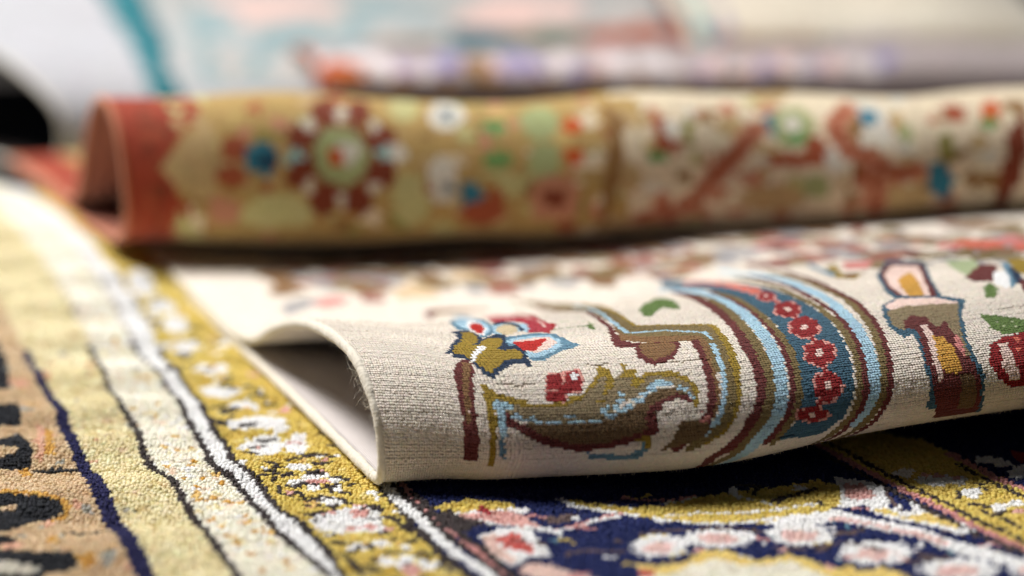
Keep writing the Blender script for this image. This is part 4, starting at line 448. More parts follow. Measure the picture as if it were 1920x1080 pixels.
('palegold2',-1.35,[-1212,6514,41,-5,6,-35]),('palegold2',-1.35,[-1245,6461,20,-3,9,-51]),('palegold2',-1.35,[-2512,9193,36,-6,9,-37]),('palegold2',-1.35,[-2041,8375,14,3,10,-43]),
('palegold2',-1.35,[-1530,6801,10,0,6,-30]),('goldd',-1.35,[-1998,7960,43,11,10,-46]),('palegold2',-1.35,[-2206,8518,12,2,10,-40]),('palegold',-1.35,[-1125,6237,33,1,2,-10]),
('palegold2',-1.35,[-2116,8548,32,3,2,-10]),('palegold2',-1.35,[-1216,6520,47,-6,2,-13]),('palegold2',-1.35,[-1641,7313,14,1,2,-11]),('palegold',-1.35,[-1598,7162,28,1,3,-15]),
('goldd',-1.35,[-1351,6443,22,-6,14,-71]),('palegold2',-1.35,[-1329,6167,40,1,1,-7]),('palegold',-1.35,[-2514,8985,12,3,10,-40]),('palegold',-1.35,[-1930,8108,14,1,5,-26]),
('palegold2',-1.35,[-2217,8394,37,8,5,-22]),('palegold',-1.35,[-1558,7193,47,3,5,-29]),('palegold',-1.35,[-2945,10151,35,0,2,-9]),('palegold2',-1.35,[-2393,9143,16,0,2,-9]),
('palegold2',-1.35,[-1356,6677,17,0,6,-32]),('palegold2',-1.35,[-2565,9551,24,-2,13,-50]),('palegold2',-1.35,[-2481,9292,16,-1,5,-20]),('palegold',-1.35,[-1843,7649,10,1,4,-21]),
('palegold2',-1.35,[-1274,6381,10,-1,8,-46]),('palegold2',-1.35,[-1365,6719,26,1,2,-11]),('goldd',-1.35,[-2267,8358,36,5,10,-40]),('palegold2',-1.35,[-1404,6732,9,1,7,-36]),
('palegold',-1.35,[-2201,8234,15,-2,9,-36]),('palegold',-1.35,[-1946,7730,31,-6,11,-49]),('palegold2',-1.35,[-2057,8363,21,3,5,-21]),('goldd',-1.35,[-2591,9600,18,-3,6,-26]),
('palegold2',-1.35,[-1680,7119,18,-1,6,-27]),('goldd',-1.35,[-1533,6669,30,1,4,-18]),('palegold2',-1.35,[-1725,7522,27,-2,5,-25]),('goldd',-1.35,[-1618,7351,30,3,6,-31]),
('palegold2',-1.35,[-2368,9097,30,2,4,-19]),('palegold',-1.35,[-2414,9049,37,2,2,-10]),('palegold2',-1.35,[-2339,9066,39,3,2,-10]),('palegold2',-1.35,[-1675,7502,32,-4,5,-23]),
('palegold2',-1.35,[-1908,7938,20,5,5,-21]),('palegold2',-1.35,[-2413,8766,26,-4,6,-25]),('goldd',-1.35,[-1908,8027,36,3,1,-8]),('palegold2',-1.35,[-2029,7815,29,-6,12,-48]),
('palegold',-1.35,[-1644,7173,12,0,6,-32]),('goldd',-1.35,[-1271,6045,31,-4,3,-16]),('goldd',-1.35,[-2468,8952,23,5,7,-28]),('palegold2',-1.35,[-1148,6186,16,0,4,-24]),
('palegold2',-1.35,[-1486,7033,40,-6,5,-27]),('palegold',-1.35,[-2360,9025,39,5,4,-15]),('palegold',-1.35,[-2274,8628,28,0,2,-10]),('goldd',-1.35,[-1414,6608,43,-2,4,-21]),
('palegold',-1.35,[-2020,7949,20,4,5,-22]),('palegold2',-1.35,[-999,5994,43,-4,4,-27]),('palegold2',-1.35,[-1296,6127,41,-1,4,-24]),('palegold2',-1.35,[-2032,8088,19,0,3,-12]),
('palegold',-1.35,[-1347,6493,16,-3,3,-19]),('palegold2',-1.35,[-2149,8071,9,-1,2,-8]),('palegold',-1.35,[-2008,8024,27,1,6,-27]),('palegold2',-1.35,[-2091,8486,26,15,13,-56]),
('palegold2',-1.35,[-1184,6046,13,-2,2,-14]),('palegold2',-1.35,[-2366,9162,39,1,4,-16]),('goldd',-1.35,[-2500,9008,20,6,6,-25]),('palegold',-1.35,[-1981,7678,42,-4,3,-15]),
('palegold',-1.35,[-2689,9785,25,3,2,-9]),('palegold2',-1.35,[-1908,8067,38,4,5,-24]),('palegold2',-1.35,[-1666,7152,30,0,5,-24]),('palegold2',-1.35,[-1181,6311,30,1,2,-11]),
('palegold2',-1.35,[-1784,7507,18,-1,29,-127]),('goldd',-1.35,[-1412,6810,32,3,5,-26]),('palegold2',-1.35,[-1987,8146,15,0,2,-10]),('palegold2',-1.35,[-1633,7088,31,-3,5,-23]),
('palegold2',-1.35,[-2758,9693,11,0,3,-12]),('palegold2',-1.35,[-1504,6857,8,0,8,-42]),('palegold2',-1.35,[-1860,7506,38,-3,16,-66]),('palegold',-1.35,[-1180,6120,20,-1,5,-32]),
('palegold2',-1.35,[-2651,9793,15,2,4,-16]),('palegold2',-1.35,[-1319,6563,27,-3,4,-22]),('goldd',-1.35,[-1921,8119,23,2,6,-28]),('goldd',-1.35,[-1784,7370,24,-7,17,-75]),
('goldd',-1.35,[-2365,8656,39,-5,9,-36]),('palegold',-1.35,[-2682,9798,31,4,2,-10]),('palegold',-1.35,[-1605,6735,9,0,7,-34]),('palegold2',-1.35,[-1970,8136,9,0,2,-9]),
('palegold2',-1.35,[-1517,7072,18,-3,4,-22]),('palegold2',-1.35,[-2336,9052,21,2,3,-15]),('palegold2',-1.35,[-2683,9429,36,4,3,-10]),('goldd',-1.35,[-2268,8578,15,0,4,-18]),
('goldd',-1.35,[-1536,6666,23,0,6,-29]),('palegold',-1.35,[-1256,6060,45,-5,2,-13]),('palegold',-1.35,[-2513,9545,10,0,8,-35]),('palegold2',-1.35,[-1573,7140,47,-1,4,-20]),
('goldd',-1.35,[-2933,9831,12,-1,7,-27]),('palegold',-1.35,[-2127,8035,41,-1,6,-24]),('goldd',-1.35,[-2386,8647,13,-2,4,-17]),('palegold2',-1.35,[-1120,6026,30,-5,7,-40]),
('palegold',-1.35,[-1981,7729,46,-10,9,-37]),('goldd',-1.35,[-1692,7029,34,-6,3,-15]),('palegold2',-1.35,[-2224,8440,29,8,8,-35]),('palegold2',-1.35,[-2253,8984,11,4,4,-16]),
('palegold',-1.35,[-1304,6281,12,0,4,-24]),('palegold',-1.35,[-2805,9759,21,1,3,-10]),('palegold2',-1.35,[-2369,9161,12,0,6,-29]),('palegold2',-1.35,[-2366,9076,39,3,4,-19]),
('goldd',-1.35,[-1495,7003,10,-2,2,-10]),('palegold2',-1.35,[-1970,7761,41,-12,12,-52]),('goldd',-1.35,[-1983,7812,11,-3,11,-47]),('palegold2',-1.35,[-2718,9791,7,1,4,-15]),
('palegold2',-1.35,[-1758,7651,45,5,4,-20]),('palegold2',-1.35,[-1352,6599,48,-4,4,-22]),('palegold2',-1.35,[-3053,10166,31,-1,3,-11]),('palegold2',-1.35,[-2856,9800,34,1,4,-15]),
('goldd',-1.35,[-2353,8906,11,2,8,-33]),('palegold2',-1.35,[-2391,8938,21,5,8,-34]),('palegold2',-1.35,[-2776,9815,14,1,4,-15]),('palegold2',-1.35,[-2313,8681,10,-1,7,-29]),
('palegold',-1.35,[-2385,9057,26,2,3,-13]),('palegold2',-1.35,[-1468,6481,9,-3,17,-79]),('palegold',-1.35,[-1772,7693,22,2,2,-12]),('palegold',-1.35,[-1928,8017,32,2,4,-22]),
('palegold2',-1.35,[-1200,6182,34,0,5,-32]),('goldd',-1.35,[-2857,10129,29,-1,4,-16]),('palegold2',-1.35,[-1663,7117,10,0,6,-28]),('palegold',-1.35,[-2111,8394,37,9,13,-54]),
('palegold2',-1.35,[-1463,6590,11,-1,4,-21]),('goldd',-1.35,[-1965,8035,34,2,1,-7]),('palegold',-1.35,[-1887,8009,43,3,1,-7]),('palegold2',-1.35,[-2048,8019,24,0,8,-36]),
('palegold2',-1.35,[-2094,8532,38,4,4,-19]),('palegold2',-1.35,[-1891,7628,44,2,3,-13]),('palegold2',-1.35,[-1515,6569,17,-1,2,-8]),('palegold',-1.35,[-2900,10238,21,2,4,-15]),
('goldd',-1.35,[-1802,7515,44,-3,3,-13]),('palegold2',-1.35,[-1662,7063,14,-2,5,-25]),('palegold',-1.35,[-1384,6523,18,-3,4,-20]),('goldd',-1.35,[-1356,6732,11,1,3,-18]),
('palegold2',-1.35,[-2570,9236,13,-3,8,-31]),('palegold2',-1.35,[-1764,7170,43,1,4,-21]),('goldd',-1.35,[-2682,9920,7,1,5,-20]),('goldd',-1.35,[-1048,6041,11,-1,2,-12]),
('palegold2',-1.35,[-2577,9205,7,-2,3,-13]),('goldd',-1.35,[-1528,6731,14,1,3,-15]),('goldd',-1.35,[-1568,7129,13,0,2,-9]),('palegold2',-1.35,[-2701,10113,10,-1,2,-8]),
('goldd',-1.35,[-2254,8970,7,2,5,-20]),('goldd',-1.35,[-1729,7505,8,-1,2,-11]),('palegold2',-1.35,[-2350,9096,9,1,1,-5]),('palegold2',-1.35,[-1368,6538,9,-1,2,-10]),
('goldd',-1.35,[-1207,6058,16,-2,2,-12]),('palegold2',-1.35,[-2535,9615,11,-2,2,-10]),('palegold2',-1.35,[-1354,6385,16,-3,5,-25]),('palegold2',-1.35,[-2817,9636,10,-1,2,-8]),
('goldd',-1.35,[-2537,9189,12,-2,5,-19]),('palegold2',-1.35,[-2680,9694,6,0,3,-13]),('palegold2',-1.35,[-1295,6583,11,-1,3,-15]),('goldd',-1.35,[-1873,7614,10,0,1,-7]),
('goldd',-1.35,[-2267,8340,10,1,2,-9]),('palegold2',-1.35,[-2618,9334,8,1,3,-14]),('goldd',-1.35,[-2736,9651,9,-1,2,-8]),('palegold2',-1.35,[-2310,8705,10,-1,4,-17]),
('goldd',-1.35,[-2104,7956,7,1,4,-15]),('palegold2',-1.35,[-2087,8417,8,2,3,-15]),('goldd',-1.35,[-1642,7430,11,-3,13,-62]),('goldd',-1.35,[-1444,6490,10,-2,2,-9]),
('palegold2',-1.35,[-1890,7696,8,0,4,-17]),('goldd',-1.35,[-1714,7436,16,-11,17,-75]),('palegold2',-1.35,[-2957,10162,10,0,2,-8]),('goldd',-1.35,[-1301,6524,15,-2,3,-15]),
('palegold2',-1.35,[-1575,7263,8,1,3,-14]),('goldd',-1.35,[-2563,9564,10,-1,2,-9]),('palegold2',-1.35,[-2548,9083,11,-1,2,-10]),('palegold2',-1.35,[-2338,8861,10,0,6,-22]),
('goldd',-1.35,[-1891,7525,10,0,2,-10]),('palegold2',-1.35,[-1962,8074,8,1,2,-11]),('goldd',-1.35,[-1643,7031,14,-2,3,-14]),('goldd',-1.35,[-2489,9105,8,0,2,-8]),
('palegold2',-1.35,[-2133,8457,10,3,3,-12]),('goldd',-1.35,[-1887,7606,8,0,1,-6]),('palegold2',-1.35,[-1493,6664,9,0,2,-9]),('palegold2',-1.35,[-1205,6123,16,-1,1,-8]),
('palegold2',-1.35,[-2175,8567,11,1,2,-10]),('palegold2',-1.35,[-2043,8319,10,0,6,-27]),('goldd',-1.35,[-2476,9096,10,0,2,-9]),('goldd',-1.35,[-1612,6825,15,-1,4,-20]),
('palegold2',-1.35,[-1997,7918,11,2,5,-23]),('palegold2',-1.35,[-1939,7636,12,0,2,-9]),('palegold2',-1.35,[-1954,8123,7,0,2,-8]),('goldd',-1.35,[-1784,7760,7,0,5,-24]),
('palegold2',-1.35,[-1717,7166,11,0,2,-11]),('goldd',-1.35,[-1801,7384,10,-5,8,-33]),('palegold2',-1.35,[-2294,8483,8,2,6,-23]),('goldd',-1.35,[-1093,6159,16,-1,2,-11]),
('goldd',-1.35,[-2638,9276,10,-1,4,-17]),('palegold2',-1.35,[-1607,6770,13,0,2,-9]),('goldd',-1.35,[-2647,9855,7,1,3,-12]),('palegold2',-1.35,[-1345,6726,13,1,2,-11]),
('goldd',-1.35,[-1791,7672,9,1,2,-9]),('goldd',-1.35,[-2697,9410,7,1,2,-9]),('goldd',-1.35,[-1460,6937,8,-1,5,-25]),('goldd',-1.35,[-1341,6473,16,-3,4,-19]),('goldd',-1.35,[-2289,9019,10,1,6,-24]),
('goldd',-1.35,[-1173,6034,9,-1,2,-10]),('palegold2',-1.35,[-1437,6504,12,-2,3,-14]),('goldd',-1.35,[-2657,9313,9,0,3,-12]),('palegold2',-1.35,[-3053,10193,7,0,1,-5]),
('goldd',-1.35,[-1279,6434,11,-2,5,-25]),('palegold2',-1.35,[-2202,8227,8,-1,5,-22]),('palegold2',-1.35,[-2646,9849,8,1,2,-8]),('palegold2',-1.35,[-1639,7012,12,-2,2,-11]),
('palegold2',-1.35,[-2532,9508,7,2,5,-21]),('palegold2',-1.35,[-1818,7572,12,0,2,-9]),('goldd',-1.35,[-2658,9306,11,0,3,-14]),('goldd',-1.35,[-2443,9116,8,0,2,-10]),
('goldd',-1.35,[-1854,7548,8,0,2,-9]),('goldd',-1.35,[-2342,8905,6,1,3,-13]),('goldd',-1.35,[-1631,7163,13,0,2,-10]),('goldd',-1.35,[-1904,7617,12,0,1,-7]),('palegold2',-1.35,[-1413,6661,10,0,2,-9]),
('palegold2',-1.35,[-1894,7692,12,0,3,-15]),('goldd',-1.35,[-1172,6188,10,0,1,-8]),('palegold2',-1.35,[-1655,7125,9,0,2,-9]),('palegold2',-1.35,[-2239,8686,12,0,4,-17]),
('goldd',-1.35,[-1041,6094,15,-1,2,-13]),('palegold2',-1.35,[-1519,7063,14,-2,3,-15]),('goldd',-1.35,[-1271,6165,14,0,1,-8]),('goldd',-1.35,[-2318,8921,8,2,3,-14]),
('palegold2',-1.35,[-1442,6519,10,-1,2,-10]),('goldd',-1.35,[-2335,8868,7,0,5,-19]),('goldd',-1.35,[-2853,10112,8,-1,2,-7]),('goldd',-1.35,[-1186,6330,11,0,3,-16]),
('goldd',-1.35,[-2249,8572,13,0,2,-8]),('palegold2',-1.35,[-2250,8617,10,0,2,-8]),('palegold2',-1.35,[-1790,7860,13,-1,15,-68]),('palegold2',-1.35,[-1202,6252,10,0,2,-11]),
('goldd',-1.35,[-1643,7057,8,-1,2,-10]),('palegold2',-1.35,[-1294,6654,11,0,2,-9]),('palegold2',-1.35,[-2166,8266,7,-1,5,-20]),('palegold2',-1.35,[-1314,6681,8,0,3,-15]),
('goldd',-1.35,[-2129,8701,9,0,3,-11]),('palegold2',-1.35,[-1249,6240,13,0,3,-16]),('goldd',-1.35,[-1718,7175,12,0,2,-9]),('palegold2',-1.35,[-1855,7586,14,1,2,-9]),
('goldd',-1.35,[-1409,6539,12,-2,3,-14]),('palegold2',-1.35,[-2502,9070,12,0,2,-8]),('goldd',-1.35,[-2392,8759,13,-2,4,-14]),('palegold2',-1.35,[-1146,6288,14,1,2,-12]),
('goldd',-1.35,[-1982,7678,14,-1,3,-13]),('goldd',-1.35,[-1236,6420,9,-1,4,-22]),('goldd',-1.35,[-1054,6108,12,-1,3,-18]),('goldd',-1.35,[-1338,6692,11,0,2,-11]),
('goldd',-1.35,[-1795,7215,14,0,2,-12]),('palegold2',-1.35,[-2496,9026,11,4,5,-19]),('palegold2',-1.35,[-1715,7083,10,-1,3,-13]),('palegold2',-1.35,[-1267,6234,11,0,3,-16]),
('palegold2',-1.35,[-2486,9146,9,-1,2,-10]),('goldd',-1.35,[-2157,8212,9,-2,5,-19]),('goldd',-1.35,[-1859,7607,9,0,2,-8]),('palegold2',-1.35,[-2581,10254,11,2,2,-10]),
('peach2',-1.35,[-1902,8573,22,2,2,-11]),('white',-1.35,[-1389,7331,12,3,2,-12]),('white',-1.35,[-1513,7478,16,-2,3,-17]),('white',-1.35,[-1621,8048,23,1,3,-16]),
('peach2',-1.35,[-1007,6454,22,0,3,-20]),('palegold2',-1.35,[-814,6135,8,0,2,-18]),('white',-1.35,[-1484,7548,12,-1,2,-12]),('ivory',-1.35,[-2005,8656,19,3,2,-8]),
('white',-1.35,[-971,6523,14,0,2,-15]),('ochre3',-1.35,[-1004,6263,16,1,3,-19]),('white',-1.35,[-2258,9580,11,1,2,-10]),('ivory',-1.35,[-2450,9952,10,5,5,-20]),('ochre3',-1.35,[-1391,7208,24,2,2,-14]),
('peach2',-1.35,[-2712,10217,14,1,2,-7]),('ivory',-1.35,[-2490,9828,17,4,3,-15]),('white',-1.35,[-918,6254,18,1,1,-11]),('white',-1.35,[-1525,7288,10,2,3,-18]),('palegold2',-1.35,[-2276,9351,19,1,10,-44]),
('palegold2',-1.35,[-1413,7187,22,1,4,-21]),('white',-1.35,[-1044,6503,20,0,2,-14]),('ochre3',-1.35,[-1448,7238,18,2,3,-19]),('palegold2',-1.35,[-1273,7044,21,0,2,-15]),
('white',-1.35,[-1293,6926,23,4,4,-26]),('white',-1.35,[-1123,6467,10,-1,2,-11]),('white',-1.35,[-701,6031,27,2,2,-19]),('ivory',-1.35,[-1959,8513,8,1,1,-7]),('ivory',-1.35,[-973,6274,24,2,2,-16]),
('peach2',-1.35,[-2479,9642,8,-1,2,-10]),('ivory',-1.35,[-1263,6902,19,4,3,-17]),('ochre3',-1.35,[-1707,8139,19,3,2,-10]),('ivory',-1.35,[-1900,8242,18,0,6,-27]),
('palegold2',-1.35,[-1182,6923,13,3,2,-15]),('ivory',-1.35,[-1001,6172,18,0,1,-10]),('ochre3',-1.35,[-899,6360,17,2,3,-21]),('white',-1.35,[-1698,8046,22,2,2,-10]),
('peach2',-1.35,[-1591,8033,23,1,2,-14]),('ochre3',-1.35,[-995,6458,20,0,2,-14]),('white',-1.35,[-1183,6989,8,0,1,-8]),('palegold2',-1.35,[-2099,9064,10,1,1,-7]),
('ivory',-1.35,[-805,6125,17,0,2,-13]),('ochre3',-1.35,[-2318,9588,17,1,2,-11]),('palegold2',-1.35,[-2412,9639,7,-1,4,-19]),('white',-1.35,[-1396,6980,10,-1,2,-10]),
('white',-1.35,[-2497,9825,18,4,3,-12]),('palegold2',-1.35,[-1729,8107,12,2,3,-14]),('palegold2',-1.35,[-956,6461,23,1,1,-9]),('ivory',-1.35,[-2633,10054,12,-2,3,-13]),
('palegold2',-1.35,[-1677,8081,14,2,2,-12]),('ochre3',-1.35,[-2349,9344,8,0,9,-36]),('white',-1.35,[-876,6134,24,0,2,-12]),('white',-1.35,[-1525,7629,25,3,3,-15]),
('peach2',-1.35,[-2490,9872,13,4,3,-14]),('white',-1.35,[-2518,9816,12,2,2,-8]),('peach2',-1.35,[-2454,9940,10,4,2,-10]),('palegold2',-1.35,[-994,6280,17,1,3,-21]),
('peach2',-1.35,[-1182,6930,15,2,2,-15]),('ochre3',-1.35,[-995,6249,10,0,2,-15]),('white',-1.35,[-1112,6545,14,-1,3,-20]),('ochre3',-1.35,[-2054,9176,18,2,3,-13]),
('ivory',-1.35,[-1621,7637,9,1,1,-8]),('peach2',-1.35,[-1853,8121,22,2,3,-14]),('peach2',-1.35,[-1392,7219,11,1,2,-13]),('ochre3',-1.35,[-1558,7637,20,2,2,-11]),
('white',-1.35,[-2676,10208,8,1,2,-8]),('ivory',-1.35,[-1122,6577,13,-1,3,-17]),('ochre3',-1.35,[-1230,6737,11,1,3,-20]),('palegold2',-1.35,[-1191,6971,11,0,3,-18]),
('palegold2',-1.35,[-1128,6590,16,-1,3,-21]),('ochre3',-1.35,[-1158,6695,26,1,4,-25]),('ivory',-1.35,[-1978,8713,16,2,3,-15]),('white',-1.35,[-1408,7195,15,1,2,-13]),
('ochre3',-1.35,[-2126,8889,10,0,7,-30]),('white',-1.35,[-1314,6988,23,0,3,-17]),('white',-1.35,[-1418,7071,19,-2,4,-22]),('ivory',-1.35,[-1389,6970,21,-2,2,-13]),
('white',-1.35,[-1058,6334,10,1,2,-12]),('ochre3',-1.35,[-2622,10112,16,-2,4,-19]),('ivory',-1.35,[-1333,6917,25,3,4,-20]),('white',-1.35,[-2437,9628,20,-2,3,-13]),
('palegold2',-1.35,[-1206,6977,20,1,2,-13]),('peach2',-1.35,[-1684,8086,17,2,2,-13]),('white',-1.35,[-2012,8653,18,2,1,-7]),('white',-1.35,[-1078,6781,14,2,4,-26]),
('white',-1.35,[-1461,7058,20,-3,3,-15]),('ochre3',-1.35,[-1881,8142,13,1,3,-12]),('ochre3',-1.35,[-1049,6643,14,0,3,-23]),('peach2',-1.35,[-1865,8563,15,1,2,-10]),
('ivory',-1.35,[-1735,8150,15,2,2,-10]),('peach2',-1.35,[-2312,9524,8,0,1,-7]),('palegold2',-1.35,[-2430,9603,16,-1,4,-16]),('white',-1.35,[-923,6355,17,2,1,-11]),
('white',-1.35,[-2274,9304,22,-2,8,-32]),('white',-1.35,[-1884,8145,13,1,2,-9]),('ivory',-1.35,[-1497,7697,7,1,2,-12]),('white',-1.35,[-1689,7870,15,1,16,-76]),('ivory',-1.35,[-1082,6721,15,1,3,-19]),
('white',-1.35,[-1515,7495,20,-2,3,-14]),('yellowd',-1.35,[-839,7085,17,1,3,-29]),('yellowl',-1.35,[-336,6130,22,1,1,-17]),('yellowd',-1.35,[-1349,8735,21,10,7,-46]),
('yellowl',-1.35,[-420,6148,18,1,1,-13]),('yellowd',-1.35,[-1095,7416,20,0,3,-21]),('yellowl',-1.35,[-678,6862,26,-2,1,-14]),('yellowl',-1.35,[-445,6262,24,1,1,-20]),
('yellowd',-1.35,[-1239,8031,32,-7,5,-35]),('yellowl',-1.35,[-2298,10523,17,7,1,-7]),('yellowl',-1.35,[-237,6037,29,1,1,-21]),('yellowl',-1.35,[-593,6288,22,1,2,-22]),
('yellowl',-1.35,[-552,5992,31,3,2,-19]),('yellowl',-1.35,[-2324,10099,20,2,5,-24]),('yellowl',-1.35,[-882,6953,34,1,2,-15]),('yellowd',-1.35,[-662,6586,32,3,1,-11]),
('yellowd',-1.35,[-966,7138,33,3,3,-23]),('yellowd',-1.35,[-1432,8180,18,3,3,-17]),('yellowl',-1.35,[-516,6511,13,0,2,-24]),('yellowl',-1.35,[-593,6632,25,1,2,-27]),
('yellowl',-1.35,[-1071,8011,32,-3,3,-29]),('yellowl',-1.35,[-695,7027,15,0,2,-22]),('yellowd',-1.35,[-2050,9905,23,0,2,-10]),('yellowd',-1.35,[-1097,7632,29,-3,2,-16]),
('yellowd',-1.35,[-901,7402,29,-2,2,-18]),('yellowl',-1.35,[-1834,9489,10,0,4,-24]),('yellowl',-1.35,[-806,6819,24,1,4,-38]),('yellowl',-1.35,[-403,6184,30,2,1,-16]),
('yellowl',-1.35,[-1083,7200,30,2,5,-33]),('yellowd',-1.35,[-2046,9647,13,3,2,-13]),('yellowl',-1.35,[-1532,8884,13,0,2,-15]),('yellowd',-1.35,[-971,7069,24,2,3,-21]),
('yellowl',-1.35,[-1026,7487,19,0,1,-10]),('yellowl',-1.35,[-681,6384,21,1,3,-28]),('yellowd',-1.35,[-484,6191,9,1,1,-15]),('yellowd',-1.35,[-1707,8939,16,-2,2,-10]),
('yellowl',-1.35,[-931,7386,30,-3,2,-15]),('yellowd',-1.35,[-632,6518,16,1,3,-31]),('yellowl',-1.35,[-863,7300,27,-5,5,-42]),('yellowd',-1.35,[-938,7070,11,1,3,-22]),
('yellowd',-1.35,[-2263,10047,23,4,2,-11]),('yellowd',-1.35,[-1908,9649,16,6,3,-20]),('yellowl',-1.35,[-1404,8362,12,-2,4,-24]),('yellowd',-1.35,[-293,6009,24,1,1,-28]),
('yellowl',-1.35,[-1975,9578,9,2,2,-10]),('yellowd',-1.35,[-2187,9883,18,18,11,-51]),('yellowl',-1.35,[-801,7179,23,1,3,-26]),('yellowl',-1.35,[-565,6378,33,1,2,-22]),
('yellowd',-1.35,[-424,6050,33,3,2,-25]),('yellowl',-1.35,[-1839,9633,10,4,3,-19]),('yellowd',-1.35,[-984,7150,30,2,3,-25]),('yellowl',-1.35,[-669,6469,8,1,1,-10]),
('yellowl',-1.35,[-1484,8130,13,1,3,-17]),('yellowl',-1.35,[-235,6024,36,1,0,-14]),('yellowl',-1.35,[-314,6029,8,0,1,-17]),('yellowl',-1.35,[-2198,10120,23,8,5,-24]),
('yellowd',-1.35,[-572,6981,15,-1,1,-11]),('yellowl',-1.35,[-1040,7162,15,1,2,-15]),('yellowl',-1.35,[-2209,10017,6,1,2,-12]),('yellowl',-1.35,[-1894,9206,10,2,3,-18]),
('yellowd',-1.35,[-1699,9174,21,7,2,-14]),('yellowd',-1.35,[-1132,8016,10,-2,3,-27]),('yellowl',-1.35,[-1604,9356,7,1,3,-18]),('yellowl',-1.35,[-1872,9453,23,-3,3,-16]),
('yellowl',-1.35,[-839,7087,33,2,3,-28]),('yellowd',-1.35,[-1989,9902,21,1,2,-13]),('yellowd',-1.35,[-1837,9234,12,4,3,-16]),('yellowl',-1.35,[-1721,9264,16,10,5,-31]),
('yellowl',-1.35,[-1039,8016,15,-1,5,-39]),('yellowl',-1.35,[-760,7050,19,1,3,-27]),('yellowl',-1.35,[-1047,7099,26,2,2,-18]),('yellowd',-1.35,[-465,6388,23,0,1,-11]),
('yellowl',-1.35,[-971,7376,33,-3,2,-15]),('yellowl',-1.35,[-354,6138,34,2,2,-31]),('yellowl',-1.35,[-356,6320,11,0,1,-18]),('yellowl',-1.35,[-611,6362,14,0,2,-28]),
('yellowl',-1.35,[-1192,7908,20,-2,2,-18]),('yellowl',-1.35,[-1564,8582,24,-2,4,-27]),('yellowl',-1.35,[-1162,7364,16,4,4,-26]),('yellowl',-1.35,[-1536,8876,14,0,2,-17]),
('yellowl',-1.35,[-1110,7744,16,1,3,-20]),('yellowl',-1.35,[-765,6923,34,-1,3,-28]),('yellowl',-1.35,[-1539,8423,22,-5,4,-26]),('yellowl',-1.35,[-1556,8519,30,-6,5,-30]),
('yellowl',-1.35,[-513,6006,25,2,2,-25]),('yellowd',-1.35,[-312,6177,22,0,1,-17]),('yellowd',-1.35,[-586,6047,32,3,2,-22]),('yellowl',-1.35,[-810,7126,10,1,2,-17]),
('yellowd',-1.35,[-1969,9482,27,-1,4,-22]),('yellowl',-1.35,[-1281,7677,32,2,6,-39]),('yellowd',-1.35,[-900,7084,22,2,3,-25]),('yellowl',-1.35,[-1726,9037,12,-2,6,-34]),
('yellowd',-1.35,[-801,7096,26,1,1,-12]),('yellowd',-1.35,[-1370,8371,17,-2,1,-7]),('yellowl',-1.35,[-2247,10528,10,4,4,-21]),('yellowd',-1.35,[-1464,8666,11,1,2,-14]),
('yellowd',-1.35,[-1640,9253,11,8,3,-18]),('yellowd',-1.35,[-450,6512,16,0,1,-23]),('yellowl',-1.35,[-1679,8769,17,5,2,-14]),('yellowd',-1.35,[-2012,9488,10,0,2,-10]),
('yellowl',-1.35,[-574,6750,31,-2,2,-32]),('yellowl',-1.35,[-1229,8053,16,-3,5,-35]),('yellowl',-1.35,[-1516,8183,22,4,3,-20]),('yellowl',-1.35,[-1380,8086,10,0,3,-21]),
('yellowd',-1.35,[-757,6893,22,-1,2,-19]),('yellowd',-1.35,[-843,7103,21,2,1,-13]),('yellowl',-1.35,[-231,6071,34,0,1,-25]),('yellowl',-1.35,[-530,6312,18,0,2,-21]),
('yellowl',-1.35,[-527,6557,12,1,2,-23]),('yellowl',-1.35,[-905,7528,18,0,3,-31]),('yellowl',-1.35,[-990,7837,17,-2,3,-25]),('yellowl',-1.35,[-2004,9686,13,5,5,-25]),
('yellowl',-1.35,[-740,6757,28,1,2,-23]),('yellowl',-1.35,[-1312,8212,21,3,2,-12]),('navyline',6.4,[-1298,6025,-1414,6282,-1547,6582,-1723,7001]),('navyline',5,[-1723,7001,-1827,7237,-1976,7634]),
('navyline',3.6,[-1976,7634,-2156,8032,-2332,8445]),('dkline',2.9,[-969,5978,-1084,6242,-1172,6422,-1272,6653,-1347,6850,-1449,6993,-1528,7162,-1627,7517,-1718,7692]),
('dkline',2.2,[-1718,7692,-1871,8080,-2050,8560]),('greyline',1.6,[-2238,9046,-2420,9485]),('dkline',2.9,[-639,5976,-791,6236,-879,6384,-930,6505,-999,6627,-1057,6773,-1147,6955,-1221,7032,-1273,7196,-1360,7439,-1451,7691]),
('dkline',2.2,[-1451,7691,-1567,8019,-1675,8216,-1857,8632]),('greyline',1.6,[-1857,8632,-2009,9062,-2179,9483,-2351,9824]),('dkline',2.9,[-593,5979,-632,6083,-681,6228,-746,6351,-805,6472,-881,6554,-947,6685,-1019,6911,-1098,7024,-1156,7108,-1204,7293,-1282,7468,-1377,7756]),
('dkline',2.2,[-1377,7756,-1502,8073,-1578,8234,-1720,8593]),('greyline',1.6,[-1860,8996,-1987,9307,-2139,9653]),('ivory',2,[-943,5984,-1058,6252,-1147,6436,-1244,6662,-1320,6866,-1419,6999,-1500,7173,-1597,7526,-1688,7706,-1839,8093,-2017,8573,-2202,9057,-2387,9516,-2554,9868,-2784,10325,-3027,10783,-3354,11268]),
('ochre',-1.3,[-1345,7231,12,1,5,-28]),('ochre',-1.3,[-1302,7070,10,0,3,-16]),('ochre',-1.3,[-1314,6898,14,2,4,-22]),('ochre',-1.3,[-1242,6801,11,1,3,-20]),('ochre',-1.3,[-1152,6850,16,3,4,-27]),
